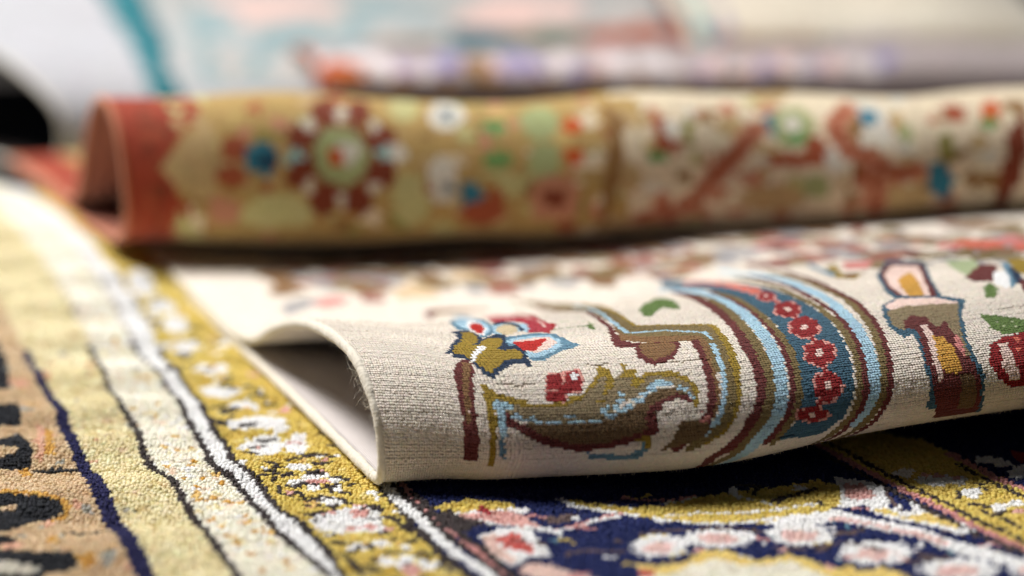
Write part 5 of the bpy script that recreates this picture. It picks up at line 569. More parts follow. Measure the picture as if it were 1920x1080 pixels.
('ochre',-1.3,[-1241,6910,10,2,5,-32]),('ochre2',-1.3,[-1225,6678,17,0,4,-23]),('ochre',-1.3,[-1155,6687,10,0,3,-18]),('ochre2',-1.3,[-1101,6654,18,0,4,-26]),('ochre',-1.3,[-1076,6628,9,0,3,-23]),
('ochre2',-1.3,[-1182,6662,12,0,3,-17]),('ochre',-1.3,[-939,6393,12,2,2,-15]),('ochre2',-1.3,[-923,6363,16,2,2,-13]),('ochre',-1.3,[-954,6375,13,1,3,-25]),('ochre2',-1.3,[-1137,6487,10,-1,2,-16]),
('ochre',-1.3,[-1013,6502,12,0,2,-14]),('ochre',-1.3,[-1052,6321,10,1,3,-21]),('ochre',-1.3,[-810,6102,8,0,2,-20]),('ochre',-1.3,[-954,6162,13,0,3,-19]),('ochre2',-1.3,[-894,6276,11,1,3,-24]),
('ochre',-1.3,[-890,6022,8,0,3,-20]),('ochre3',-1.3,[-1942,8633,18,3,3,-18]),('ochre3',-1.3,[-1955,8648,11,2,3,-13]),('palegold',-1.3,[-2305,9581,30,2,3,-14]),('peach2',-1.3,[-901,5912,20,0,3,-19]),
('ochre3',-1.3,[-1406,7024,11,-1,4,-21]),('peach2',-1.3,[-2428,9973,13,11,9,-38]),('palegold',-1.3,[-1083,6455,8,0,1,-9]),('ochre3',-1.3,[-1039,6312,16,1,2,-16]),
('palegold',-1.3,[-1164,6735,9,1,4,-23]),('palegold',-1.3,[-1688,8084,19,2,3,-16]),('peach2',-1.3,[-1187,6922,12,3,5,-34]),('white',-1.3,[-1891,8637,18,3,3,-17]),
('palegold',-1.3,[-1147,6618,15,-1,2,-14]),('ochre3',-1.3,[-1233,6702,16,1,4,-22]),('palegold',-1.3,[-1339,7212,22,2,3,-19]),('white',-1.3,[-828,6161,17,0,3,-23]),
('white',-1.3,[-2089,9078,19,2,4,-21]),('palegold',-1.3,[-1652,8140,21,3,4,-21]),('white',-1.3,[-1975,8564,22,3,3,-17]),('white',-1.3,[-1249,6762,9,1,4,-25]),('peach2',-1.3,[-1929,8594,21,3,4,-19]),
('peach2',-1.3,[-1204,6785,18,2,3,-18]),('white',-1.3,[-1467,7578,9,0,6,-33]),('ochre3',-1.3,[-785,6035,18,0,2,-19]),('palegold',-1.3,[-1139,6726,17,1,4,-25]),('white',-1.3,[-1525,7642,16,2,2,-11]),
('white',-1.3,[-2107,9046,16,1,4,-19]),('peach2',-1.3,[-839,6004,12,0,1,-9]),('palegold',-1.3,[-1587,7658,14,2,2,-12]),('white',-1.3,[-1453,7609,11,1,4,-25]),('white',-1.3,[-1299,6998,19,0,3,-16]),
('palegold',-1.3,[-1891,8554,27,2,3,-15]),('palegold',-1.3,[-881,6276,10,1,2,-20]),('ochre3',-1.3,[-1308,7031,24,-1,2,-11]),('ochre3',-1.3,[-1139,6497,10,-1,3,-20]),
('peach2',-1.3,[-1730,8094,16,2,2,-12]),('peach2',-1.3,[-1081,6609,17,0,2,-16]),('ochre3',-1.3,[-1420,7352,16,4,4,-21]),('palegold',-1.3,[-1748,8143,20,3,4,-24]),
('peach2',-1.3,[-1372,6967,19,-1,6,-32]),('ochre3',-1.3,[-1194,6950,20,1,2,-16]),('palegold',-1.3,[-1029,6274,13,1,2,-11]),('peach2',-1.3,[-774,5926,18,0,2,-18]),
('white',-1.3,[-1085,6379,22,1,2,-13]),('white',-1.3,[-1001,6214,18,0,2,-17]),('white',-1.3,[-2428,9761,16,1,8,-35]),('palegold',-1.3,[-1164,6598,16,-1,3,-19]),('white',-1.3,[-1425,7495,25,-2,3,-18]),
('peach2',-1.3,[-1525,7570,24,0,4,-21]),('ochre3',-1.3,[-1571,7737,15,3,2,-11]),('ochre3',-1.3,[-1663,7679,14,2,2,-10]),('white',-1.3,[-1230,6777,19,2,2,-13]),('palegold',-1.3,[-1203,6561,11,-1,4,-22]),
('ochre3',-1.3,[-1950,8667,15,2,4,-22]),('ochre3',-1.3,[-1239,6736,12,1,4,-24]),('palegold',-1.3,[-1972,8529,22,2,4,-20]),('ochre3',-1.3,[-2082,9023,25,0,3,-17]),
('palegold',-1.3,[-1593,7646,17,2,2,-10]),('ochre3',-1.3,[-1095,6416,15,0,3,-19]),('white',-1.3,[-1447,7259,24,4,3,-15]),('white',-1.22,[-1090,7552,110,-1,10,-77]),
('white',-1.22,[-1151,7498,34,0,5,-38]),('white',-1.22,[-1045,7302,86,4,19,-141]),('white',-1.22,[-912,7306,61,-9,15,-127]),('white',-1.22,[-868,7039,61,4,4,-39]),
('white',-1.22,[-864,6885,29,-1,4,-32]),('white',-1.22,[-777,6959,32,0,4,-43]),('white',-1.22,[-825,6936,29,0,3,-33]),('white',-1.22,[-709,6910,35,-2,3,-35]),('white',-1.22,[-790,6838,25,-2,5,-44]),
('white',-1.22,[-701,6828,32,-2,3,-35]),('white',-1.22,[-706,6686,61,4,4,-45]),('white',-1.22,[-647,6499,122,8,10,-110]),('white',-1.22,[-545,6264,35,2,3,-41]),('white',-1.22,[-999,7484,41,0,6,-50]),
('pink',-1.2,[-1076,7286,16,1,5,-36]),('pink',-1.2,[-698,6538,42,4,4,-44]),('pink',-1.2,[-592,6563,36,2,3,-33]),('pink',-1.2,[-622,6415,30,2,2,-25]),('pink',-1.2,[-809,6898,19,0,2,-18]),
('pink',-1.2,[-771,6897,38,-1,2,-15]),('pink',-1.2,[-915,7332,41,-7,3,-23]),('salmon',-1,[-1077,7286,11,1,4,-26]),('dkline',2,[-1013,6962,-961,6952,-956,6912]),('dkline',2,[-936,6848,-911,6748,-851,6712]),
('dkline',2,[-818,6696,-778,6662,-763,6700]),('dkline',2,[-923,6954,-891,6956]),('dkline',2,[-982,7021,-931,7026]),('dkline',2,[-871,6834,-839,6884,-774,6867]),('dkline',2,[-720,6833,-703,6781,-679,6791]),
('dkline',2,[-748,6730,-665,6707,-642,6656]),('dkline',2,[-654,6860,-623,6874]),('dkline',2,[-560,6535,-527,6507]),('dkline',2,[-591,6190,-539,6272,-512,6289]),('dkline',2,[-598,6143,-530,5997]),
('dkline',2,[-574,6644,-536,6629]),('dkline',2,[-1309,7588,-1242,7559,-1222,7659]),('dkline',2,[-1253,7537,-1188,7466]),('white',-1.25,[-1817,9179,91,25,16,-94]),
('white',-1.25,[-1701,8907,78,-9,24,-133]),('white',-1.25,[-1608,8609,99,-2,13,-77]),('white',-1.25,[-1432,8275,84,21,14,-87]),('white',-1.25,[-1323,7971,95,-18,11,-71]),
('white',-1.25,[-1193,7805,51,8,8,-57]),('white',-1.25,[-1082,7532,109,0,9,-68]),('white',-1.25,[-1970,9482,72,-3,40,-202]),('white',-1.25,[-1199,7534,58,-2,8,-56]),
('white',-1.25,[-2022,9624,52,12,8,-47]),('dkline',-1.3,[-1599,8238,38,8,6,-34]),('dkline',-1.3,[-1432,8275,15,4,6,-38]),('dkline',-1.3,[-1262,7710,29,3,7,-44]),
('dkline',-1.3,[-1258,7537,29,-1,5,-30]),('dkline',-1.3,[-1821,8963,35,-7,5,-27]),('dkline',-1.3,[-1231,7756,22,3,4,-25]),('dkline',1.7,[-438,5940,-408,5970,-397,5981]),
('ochre3',-1.3,[-1871,9224,12,3,2,-12]),('pink',-1.3,[-1678,9104,13,1,6,-33]),('pink',-1.3,[-1209,8213,18,2,5,-34]),('white',-1.3,[-1435,8648,22,1,6,-39]),('pink',-1.3,[-358,6103,27,2,1,-17]),
('white',-1.3,[-400,6097,11,1,1,-25]),('white',-1.3,[-824,7183,18,1,3,-31]),('dkline',1.8,[-1607,9132,-1566,9094,-1559,9237]),('pink',-1.3,[-697,6531,24,2,2,-19]),
('dkline',2,[-1117,7826,-1104,7824,-1064,7813]),('dkline',1.7,[-806,7086,-792,7065,-736,7104]),('dkline',2.2,[-1014,7908,-998,7918,-982,7910]),('white',-1.3,[-547,6530,21,1,2,-25]),
('dkline',1.7,[-825,6967,-804,6970,-753,6991]),('pink',-1.3,[-762,6998,15,0,2,-22]),('white',-1.3,[-440,6581,26,0,2,-26]),('pink',-1.3,[-585,6633,23,1,2,-27]),('white',-1.3,[-775,7547,25,0,3,-28]),
('ochre3',-1.3,[-333,6154,12,0,1,-18]),('dkline',1.9,[-625,6468,-600,6475,-588,6430]),('dkline',2.1,[-793,6624,-774,6618,-746,6637]),('dkline',2.4,[-369,6423,-351,6450,-326,6388]),
('dkline',1.8,[-769,7292,-736,7293,-733,7292]),('ochre3',-1.3,[-1466,8433,10,-2,3,-22]),('white',-1.3,[-1372,8117,23,0,3,-21]),('dkline',1.9,[-1783,8828,-1771,8818,-1752,8874]),
('dkline',2.2,[-542,6072,-513,6082,-472,6036]),('dkline',2.1,[-1724,9369,-1694,9387,-1693,9362]),('dkline',2.1,[-681,6628,-666,6651,-628,6661]),('white',-1.3,[-386,6135,24,2,1,-24]),
('dkline',2.3,[-1884,9281,-1868,9278,-1834,9294]),('dkline',1.6,[-247,6151,-217,6131,-174,6182]),('white',-1.3,[-1139,7946,13,-1,3,-24]),('white',-1.3,[-549,6773,28,-2,1,-15]),
('dkline',1.7,[-190,6001,-161,6011,-150,6022]),('dkline',2.4,[-1974,9529,-1939,9515,-1929,9529]),('white',-1.3,[-1018,7014,19,2,2,-13]),('dkline',1.8,[-293,6103,-269,6089,-235,6096]),
('white',-1.3,[-551,6913,20,-1,2,-23]),('ochre3',-1.3,[-789,6675,26,2,2,-20]),('dkline',1.8,[-726,6613,-701,6629,-676,6597]),('white',-1.3,[-1137,7384,12,1,3,-20]),
('white',-1.3,[-1130,7271,24,3,5,-37]),('ochre3',-1.3,[-764,6621,17,2,3,-26]),('white',-1.3,[-1346,8183,12,1,3,-21]),('white',-1.3,[-979,7803,25,-4,2,-16]),('dkline',1.7,[-828,7554,-807,7571,-781,7543]),
('dkline',1.9,[-1706,9418,-1696,9449,-1675,9450]),('ochre3',-1.3,[-1420,8327,13,4,6,-35]),('pink',-1.3,[-1007,7730,23,-1,5,-45]),('white',-1.3,[-388,6259,20,0,1,-24]),
('dkline',2.3,[-1339,8116,-1308,8104,-1304,8140]),('ochre3',-1.3,[-1587,8589,15,-1,4,-25]),('ochre3',-1.3,[-525,6273,23,1,2,-23]),('dkline',2,[-1002,7068,-960,7048,-928,7072]),
('dkline',2,[-1286,8475,-1253,8456,-1219,8445]),('dkline',2.1,[-1340,8033,-1329,8063,-1263,7977]),('dkline',1.9,[-1091,7276,-1072,7293,-1044,7308]),('dkline',2.2,[-337,6197,-317,6199,-278,6189]),
('dkline',2.2,[-790,6676,-775,6713,-736,6691]),('dkline',2.1,[-504,6412,-489,6427,-465,6377]),('white',-1.3,[-795,7399,13,-1,2,-18]),('white',-1.3,[-1389,8637,21,0,6,-40]),
('white',-1.3,[-1331,8320,11,5,3,-22]),('dkline',2,[-1363,8158,-1328,8165,-1304,8180]),('white',-1.3,[-1097,7836,12,-1,2,-18]),('dkline',2.1,[-577,6606,-547,6627,-503,6600]),
('dkline',2.1,[-355,6337,-323,6366,-311,6358]),('dkline',2,[-863,6757,-846,6789,-810,6719]),('white',-1.3,[-1423,8502,22,-4,3,-23]),('dkline',1.6,[-902,6863,-882,6847,-849,6857]),
('ochre3',-1.3,[-541,6431,24,1,2,-21]),('white',-1.3,[-735,7164,23,0,2,-23]),('dkline',2,[-1008,6990,-967,6989,-947,6976]),('dkline',2.1,[-1529,8287,-1508,8324,-1488,8336]),
('dkline',1.8,[-1183,7899,-1158,7911,-1121,7892]),('white',-1.3,[-1248,7800,20,4,3,-24]),('dkline',2,[-1869,9225,-1852,9218,-1823,9263]),('white',-1.3,[-319,6129,16,1,1,-20]),
('dkline',1.7,[-722,6497,-685,6475,-666,6509]),('dkline',2.2,[-785,6537,-771,6528,-720,6581]),('ochre3',-1.3,[-856,7112,16,1,2,-23]),('pink',-1.3,[-510,5913,20,1,2,-26]),
('ochre3',-1.3,[-418,6293,13,0,1,-15]),('dkline',2.1,[-1070,7379,-1051,7363,-1015,7390]),('dkline',2.3,[-669,6281,-654,6289,-601,6278]),('ochre3',-1.3,[-1349,8155,16,1,3,-18]),
('dkline',2.1,[-817,7430,-787,7415,-766,7447]),('dkline',2.2,[-1641,9422,-1625,9435,-1595,9435]),('dkline',1.7,[-1179,7529,-1157,7505,-1114,7543]),('dkline',2.3,[-1226,8022,-1187,7994,-1159,7966]),
('dkline',2.1,[-921,7103,-895,7134,-851,7151]),('white',-1.3,[-1005,7356,20,-2,2,-14]),('dkline',1.9,[-1166,7501,-1138,7498,-1116,7502]),('dkline',2.3,[-793,6529,-777,6528,-747,6518]),
('dkline',2.1,[-747,6468,-734,6495,-709,6463]),('dkline',1.8,[-722,6947,-701,6951,-654,6911]),('dkline',2,[-698,6354,-662,6342,-659,6379]),('dkline',1.6,[-451,6206,-409,6202,-380,6234]),
('pink',-1.3,[-768,7125,15,1,2,-19]),('dkline',2.4,[-1604,8489,-1573,8461,-1554,8510]),('dkline',1.6,[-353,6008,-325,6036,-307,5998]),('dkline',2.1,[-1675,9324,-1654,9324,-1630,9306]),
('dkline',2.1,[-1573,8733,-1558,8732,-1505,8736]),('white',-1.3,[-1404,8682,16,3,7,-44]),('dkline',1.8,[-388,6317,-353,6320,-349,6346]),('dkline',1.7,[-377,6171,-334,6169,-297,6148]),
('pink',-1.3,[-786,6614,13,1,2,-17]),('ochre3',-1.3,[-485,6144,27,2,1,-18]),('ochre3',-1.3,[-1178,7757,20,2,3,-21]),('white',-1.3,[-776,7520,22,0,2,-17]),('dkline',1.8,[-1568,8702,-1547,8677,-1521,8701]),
('ochre3',-1.3,[-1565,9161,16,11,8,-48]),('dkline',1.7,[-409,6584,-392,6585,-341,6609]),('dkline',2.2,[-409,6445,-380,6457,-341,6453]),('dkline',2.3,[-518,6732,-503,6752,-447,6745]),
('dkline',1.7,[-923,6988,-888,6973,-864,6958]),('dkline',1.8,[-1634,8865,-1610,8876,-1573,8879]),('ochre3',-1.3,[-1070,7749,17,0,3,-21]),('white',-1.3,[-1062,7698,22,-1,3,-25]),
('dkline',2.1,[-1473,8651,-1459,8662,-1429,8684]),('dkline',2,[-820,6987,-788,7010,-777,6990]),('dkline',1.7,[-1591,8507,-1576,8489,-1556,8478]),('white',-1.3,[-530,6724,16,-1,2,-31]),
('white',-1.3,[-341,5984,19,1,1,-27]),('pink',-1.3,[-1454,8505,13,-3,4,-24]),('pink',-1.3,[-1474,8736,12,4,5,-29]),('white',-1.3,[-1787,9003,16,-3,4,-22]),('dkline',1.7,[-1058,8014,-1027,7999,-1008,7986]),
('pink',-1.3,[-873,6764,27,2,3,-24]),('white',-1.3,[-693,6368,11,0,2,-20]),('white',-1.3,[-1470,8532,24,-5,4,-27]),('pink',-1.3,[-1006,7966,24,-1,3,-27]),('ochre3',-1.3,[-1459,8497,21,-4,4,-24]),
('pink',-1.3,[-644,6422,11,1,2,-20]),('dkline',1.9,[-353,5961,-317,5981,-287,5930]),('white',-1.3,[-1148,7764,23,2,3,-26]),('pink',-1.3,[-462,6424,15,0,2,-26]),('dkline',2.4,[-395,6109,-364,6084,-359,6150]),
('dkline',2,[-751,6549,-717,6579,-704,6508]),('dkline',1.6,[-664,6776,-642,6771,-633,6799]),('dkline',2,[-864,7168,-833,7170,-823,7215]),('dkline',2.3,[-751,6841,-716,6854,-688,6871]),
('dkline',1.7,[-507,6537,-466,6532,-438,6534]),('pink',-1.3,[-1115,8155,13,-1,6,-45]),('ochre3',-1.3,[-328,6061,26,1,1,-26]),('white',-1.3,[-356,6031,11,1,2,-29]),
('dkline',2.3,[-405,6056,-384,6058,-372,6065]),('white',-1.3,[-1827,9049,21,-2,5,-26]),('ochre3',-1.3,[-1654,8611,11,0,3,-19]),('dkline',2,[-789,6732,-751,6708,-753,6743]),
('dkline',2.3,[-786,7510,-766,7501,-717,7526]),('white',-1.3,[-1106,7067,19,1,3,-21]),('dkline',1.7,[-552,6430,-533,6450,-476,6397]),('dkline',2.4,[-1320,7746,-1310,7764,-1280,7779]),
('white',-1.3,[-1742,9098,10,0,5,-29]),('dkline',2.2,[-1122,7198,-1083,7197,-1056,7166]),('dkline',2.1,[-1591,8687,-1570,8698,-1563,8713]),('dkline',1.9,[-520,6035,-477,6037,-481,6036]),
('white',-1.3,[-796,7165,22,1,2,-19]),('dkline',1.9,[-816,7183,-801,7193,-741,7153]),('pink',-1.3,[-1387,8256,11,2,4,-29]),('dkline',1.9,[-555,6408,-525,6403,-489,6384]),
('white',-1.3,[-936,7287,23,0,5,-45]),('white',-1.3,[-905,7314,23,-4,2,-21]),('white',-1.3,[-601,6616,27,2,2,-19]),('white',-1.2,[-560,6489,77,3,9,-113]),('white',-1.2,[-645,6466,73,5,8,-94]),
('white',-1.2,[-479,6288,36,0,3,-38]),('white',-1.2,[-445,6122,38,3,3,-41]),('white',-1.2,[-373,6151,27,1,2,-35]),('white',-1.2,[-300,6100,41,1,2,-43]),('white',-1.2,[-586,6237,19,1,2,-25]),
('pink',-1.2,[-579,6563,34,2,3,-37]),('pink',-1.2,[-602,6429,27,1,2,-25]),('pink',-1.2,[-529,6441,30,1,2,-33]),('pink',-1.2,[-361,6043,32,2,3,-60]),('dkline',2.2,[-565,6644,-530,6645,-493,6602]),
('dkline',2.2,[-549,6523,-515,6524]),('dkline',2.2,[-482,6542,-446,6509,-379,6393]),('dkline',2.2,[-562,6257,-523,6268,-507,6225]),('dkline',2.2,[-449,6328,-423,6336]),
('dkline',2.2,[-618,6164,-559,6221]),('dkline',2.2,[-590,6133,-523,6014]),('dkline',2.2,[-508,6157,-493,6126]),('dkline',2.2,[-257,6155,-242,6094,-216,6049]),('dkline',3.2,[-584,6992,-514,6805,-433,6628,-376,6459,-324,6344,-259,6201,-177,6049,-125,5961]),
('white',5,[-545,6952,-460,6732,-367,6541,-278,6359,-208,6216,-128,6093,-69,5975]),('dkline',3,[-485,6911,-426,6747,-326,6548,-268,6438,-210,6309,-129,6183,-70,6062,-25,5974]),
('pinkl',2.6,[-448,6890,-367,6693,-299,6555,-227,6404,-157,6275,-84,6151,-6,6016,19,5972]),('dkline',3,[-393,6780,-315,6606,-242,6453,-172,6338,-104,6242,-38,6104,0,6030,31,5971]),
('yellow',0,[-309,6622,-180,6696,-14,6652,27,6599,-95,6573,-218,6557]),('white',0,[-252,6560,-137,6584,-41,6594,55,6599,78,6572,27,6532,67,6481,100,6414,160,6396,198,6346,184,6315,126,6365,80,6399,0,6420,-67,6441,-148,6495,-230,6509]),
('pink',0,[-211,6540,-95,6556,0,6567,41,6532,74,6448,120,6413,27,6419,-54,6456,-135,6502]),('dullred',0,[-134,6617,-110,6624,-82,6563,-85,6531,-129,6559]),('brownn',0,[-229,6493,-162,6512,-108,6468,-134,6430,-200,6419]),
('white',0,[-126,6351,-53,6408,67,6400,92,6336,130,6234,139,6166,58,6154,51,6113,0,6085,-52,6164]),('pinkw',0,[-119,6335,-60,6377,-39,6238,26,6144,0,6095,-58,6179]),
('salmon',0,[-53,6312,0,6381,26,6356,46,6292,81,6222,78,6192,26,6215,-26,6240]),('pinkl',0,[126,6389,227,6424,331,6512,395,6555,428,6540,351,6490,260,6419,193,6379]),
('white',2.2,[133,6373,226,6402,323,6480,428,6540]),('brownn',0,[128,6512,251,6530,263,6478,161,6445,128,6462]),('yellow',0,[187,6679,304,6658,439,6617,551,6641,708,6630,747,6543,569,6524,462,6542,354,6570,233,6608]),
('white',3,[187,6679,233,6608,334,6578,461,6533,542,6522,566,6479,649,6503]),('white',-1,[371,6626,10,1,-1,-17]),('white',-1,[466,6606,10,1,-1,-17]),('white',-1,[520,6592,10,1,-1,-16]),
('white',-1,[599,6562,10,1,-1,-16]),('pinkl',2.6,[432,6725,513,6693,597,6698,725,6737]),('white',2.6,[580,6661,651,6682,753,6737]),('brownn',1.8,[193,6162,246,6189,317,6195]),
('brownn',1.8,[343,6194,414,6194]),('pinkw',0,[51,6113,140,6093,227,6015,312,5953,88,5968,25,6043]),('dkline',0,[-286,6570,-233,6599,-176,6497,-107,6460,-173,6385,-242,6469]),
('pinkl',1.7,[694,6008,734,6003,773,6021]),('pinkl',1.7,[536,6300,568,6302,652,6275]),('white',1.7,[1044,6578,1079,6551,1129,6542]),('pinkl',1.7,[814,6566,857,6565,909,6534]),
('white',-1.3,[552,6252,15,1,-2,-24]),('yellow',1.4,[1088,6315,1106,6290,1191,6286]),('brownn',-1.3,[1725,6333,14,1,-4,-15]),('white',-1.3,[1478,6593,20,0,-4,-22]),
('slate',-1.3,[1741,6236,15,0,-4,-14]),('yellow',-1.3,[1153,6655,11,-1,-2,-14]),('brownn',-1.3,[1210,6623,14,-1,-2,-15]),('slate',-1.3,[1597,6179,16,-1,-3,-14]),
('brownn',1.8,[28,6291,73,6284,122,6251]),('yellow',1.9,[622,6000,652,6026,736,6038]),('brownn',-1.3,[398,6279,21,1,-1,-18]),('brownn',-1.3,[612,6078,18,1,-1,-14]),
('white',-1.3,[852,6152,16,1,-2,-13]),('white',-1.3,[1463,6578,24,0,-4,-18]),('brownn',-1.3,[973,6352,14,0,-2,-17]),('pink',-1.3,[275,6412,23,0,-1,-15]),('slate',-1.3,[1216,6464,16,-1,-3,-15]),
('pinkl',1.9,[29,6521,86,6518,134,6500]),('yellow',1.6,[164,6294,218,6300,222,6255]),('slate',-1.3,[981,6347,11,0,-3,-23]),('brownn',1.6,[1599,6426,1657,6448,1725,6473]),
('pinkl',1.8,[1474,6513,1506,6500,1583,6558]),('brownn',1.7,[579,6506,616,6545,644,6531]),('slate',-1.3,[795,6302,20,1,-3,-23]),('slate',-1.3,[1264,6432,15,-1,-3,-19]),
('pink',-1.3,[415,6551,15,1,-1,-16]),('pink',-1.3,[1140,6086,20,0,-3,-17]),('brownn',1.6,[1563,6597,1612,6629,1666,6575]),('brownn',1.5,[892,6724,933,6748,981,6716]),
('brownn',1.4,[284,6651,339,6619,405,6688]),('pinkl',1.9,[190,5992,226,5982,268,6017]),('pinkl',1.6,[1720,6241,1761,6262,1823,6228]),('brownn',1.7,[707,6027,764,6059,785,6015]),
('pink',-1.3,[1572,6225,23,-1,-3,-12]),('brownn',1.8,[1684,6160,1739,6152,1759,6201]),('pink',-1.3,[1412,6132,10,-1,-3,-15]),('white',-1.3,[611,6532,25,2,-2,-21]),
('slate',-1.3,[622,6591,24,1,-1,-14]),('brownn',1.5,[736,6440,768,6444,816,6407]),('pinkl',1.8,[1313,6600,1340,6597,1377,6573]),('white',-1.3,[349,6140,21,0,-1,-16]),
('brownn',-1.3,[566,6327,24,2,-2,-24]),('pinkl',1.9,[1506,5990,1537,6012,1589,5957]),('yellow',-1.3,[1729,6166,12,0,-3,-14]),('yellow',1.7,[405,6088,443,6077,500,6063]),
('yellow',1.8,[470,6303,494,6338,575,6354]),('white',-1.3,[868,6531,24,0,-3,-23]),('pinkl',1.9,[246,6415,295,6405,306,6392]),('white',-1.3,[246,6501,15,0,-1,-23]),
('white',-1.3,[405,6522,14,1,-1,-25]),('slate',-1.3,[157,6288,21,-1,0,-15]),('slate',-1.3,[1193,6138,21,-1,-3,-17]),('brownn',1.5,[1434,6135,1450,6111,1537,6147]),
('pinkl',1.3,[1016,6431,1067,6415,1078,6400]),('brownn',1.9,[508,6281,563,6306,603,6281]),('brownn',1.9,[1669,6192,1703,6196,1780,6196]),('yellow',1.7,[450,6732,477,6708,560,6760]),
('white',2,[1652,6210,1665,6181,1743,6236]),('white',1.9,[749,6131,782,6151,837,6175]),('yellow',1.4,[525,6190,580,6159,639,6200]),('white',1.5,[788,6076,812,6097,870,6112]),
('brownn',1.8,[1608,6368,1664,6356,1670,6338]),('pinkl',1.4,[659,6383,683,6357,774,6395]),('pinkl',1.7,[897,6342,938,6336,999,6304]),('white',-1.3,[1130,6054,18,0,-2,-14]),
('white',1.4,[1391,6468,1415,6458,1494,6421]),('white',1.5,[570,6286,602,6281,637,6304]),('pinkl',1.4,[1149,6550,1206,6525,1234,6540]),('white',0,[628,6249,662,6231,622,6219,645,6190,607,6191,608,6163,578,6177,577,6130,551,6163,534,6131,519,6151,493,6133,490,6163,458,6151,468,6184,439,6184,454,6209,413,6216,453,6239,418,6259,458,6269,447,6293,475,6298,469,6332,504,6314,511,6346,533,6335,552,6364,566,6335,597,6368,595,6326,636,6349,615,6304,660,6315,628,6279,674,6275]),
('pinkw2',-1.25,[534,6231,61,4,-4,-53]),('white',0,[882,6339,915,6323,875,6313,895,6290,848,6292,862,6259,826,6265,817,6232,784,6255,761,6231,744,6255,710,6233,711,6266,670,6250,684,6280,621,6266,655,6298,608,6303,651,6326,626,6342,670,6354,638,6382,686,6383,674,6418,719,6406,732,6429,761,6414,785,6448,801,6415,835,6435,838,6406,876,6416,874,6393,924,6396,885,6366,925,6358]),
('pinkw2',-1.25,[764,6323,78,4,-5,-49]),('white',0,[1180,6367,1216,6344,1172,6338,1196,6305,1149,6314,1157,6276,1112,6305,1107,6266,1081,6285,1058,6257,1043,6286,1015,6274,1014,6303,976,6291,988,6321,943,6317,983,6350,939,6357,976,6376,929,6399,978,6407,967,6432,1000,6433,1001,6460,1033,6450,1044,6477,1070,6449,1093,6495,1104,6450,1137,6472,1143,6447,1186,6459,1159,6420,1216,6425,1177,6395,1221,6384]),
('pinkw2',-1.25,[1066,6363,70,-4,-8,-51]),('white',0,[1444,6194,1480,6170,1425,6167,1442,6139,1395,6148,1409,6107,1368,6127,1359,6089,1330,6122,1304,6085,1293,6125,1251,6094,1255,6131,1214,6122,1231,6154,1180,6151,1222,6181,1170,6191,1209,6210,1184,6230,1221,6240,1200,6271,1246,6266,1246,6295,1287,6273,1292,6320,1322,6291,1348,6317,1359,6278,1396,6302,1398,6272,1439,6281,1430,6254,1473,6251,1431,6222,1485,6212]),
('pinkw2',-1.25,[1317,6193,76,-5,-9,-51]),('white',0,[1714,6040,1747,6020,1707,6011,1718,5987,1677,5988,1681,5957,1637,5978,1628,5940,1598,5972,1571,5938,1559,5974,1521,5953,1520,5981,1464,5965,1498,6002,1446,6002,1472,6024,1414,6036,1472,6052,1437,6074,1478,6082,1472,6104,1508,6106,1509,6133,1553,6114,1564,6146,1593,6123,1623,6163,1633,6120,1680,6150,1676,6115,1723,6126,1703,6094,1744,6093,1708,6066,1758,6058]),
('pinkw2',-1.25,[1586,6035,83,-4,-11,-49]),('white',0,[1924,6068,1953,6048,1911,6040,1926,6009,1893,6017,1893,5983,1874,5988,1861,5965,1847,5982,1827,5954,1824,5985,1797,5960,1806,5997,1769,5975,1795,6015,1764,6011,1790,6038,1762,6045,1789,6064,1762,6085,1800,6092,1794,6117,1820,6116,1816,6160,1843,6132,1854,6177,1868,6148,1890,6187,1892,6148,1923,6183,1913,6141,1947,6162,1932,6127,1959,6130,1927,6095,1951,6088]),
('pinkw2',-1.25,[1847,6055,48,2,-14,-51]),('brownn',1.7,[1127,6230,1211,6295,1281,6273,1344,6218]),('brownn',1.7,[705,6407,858,6432,944,6395]),('brownn',1.7,[949,6268,1025,6233,1133,6265,1194,6279]),
('brownn',1.7,[1481,6175,1545,6138,1591,6152]),('brownn',1.7,[1488,6572,1473,6651,1470,6754]),('brownn',1.7,[476,6351,569,6397,675,6405]),('brownn',1.7,[1554,6345,1644,6255,1741,6202]),
('white',-1.3,[929,6286,18,0,-3,-19]),('brownn',-1.3,[1208,6365,18,-1,-3,-18]),('pink',-1.3,[686,6216,18,1,-2,-20]),('white',-1.3,[1495,6242,17,-1,-4,-18]),('pink',-1.3,[1217,6159,17,-1,-3,-18]),
('brownn',-1.3,[901,6414,18,0,-2,-20]),('white',-1.3,[1517,6074,17,-1,-4,-17]),('pink',-1.3,[996,6233,18,0,-3,-19]),('yellow',0,[492,6590,613,6660,738,6744,901,6795,1063,6823,1229,6872,1299,6813,1298,6672,1229,6580,1099,6534,978,6486,787,6469,637,6490,487,6509]),
('white',2.2,[589,6547,722,6574,875,6574,1033,6604,1193,6643]),('white',2.4,[540,6513,674,6473,826,6479,982,6514,1138,6540,1259,6578]),('white',2,[872,6817,879,6738,936,6696,1001,6653]),
('dkline',2,[890,6836,984,6828,943,6753]),('dkline',0,[998,6691,1099,6741,1196,6815,1213,6774,1078,6704,1031,6651]),('dkline',0,[1181,6668,1218,6656,1186,6602]),
('white',-1,[1138,6798,29,-2,-4,-26]),('white',0,[1281,6897,1467,6861,1465,6651,1438,6591,1342,6612,1262,6597,1293,6731]),('pink',0,[1310,6834,1398,6836,1422,6711,1352,6670,1305,6711]),
('white',0,[1259,6578,1162,6548,1020,6512,968,6468,1163,6457,1244,6487,1309,6428,1443,6349,1509,6311,1565,6230,1654,6142,1778,6064,1850,6065,1803,6159,1709,6219,1623,6291,1554,6382,1461,6439,1358,6489]),
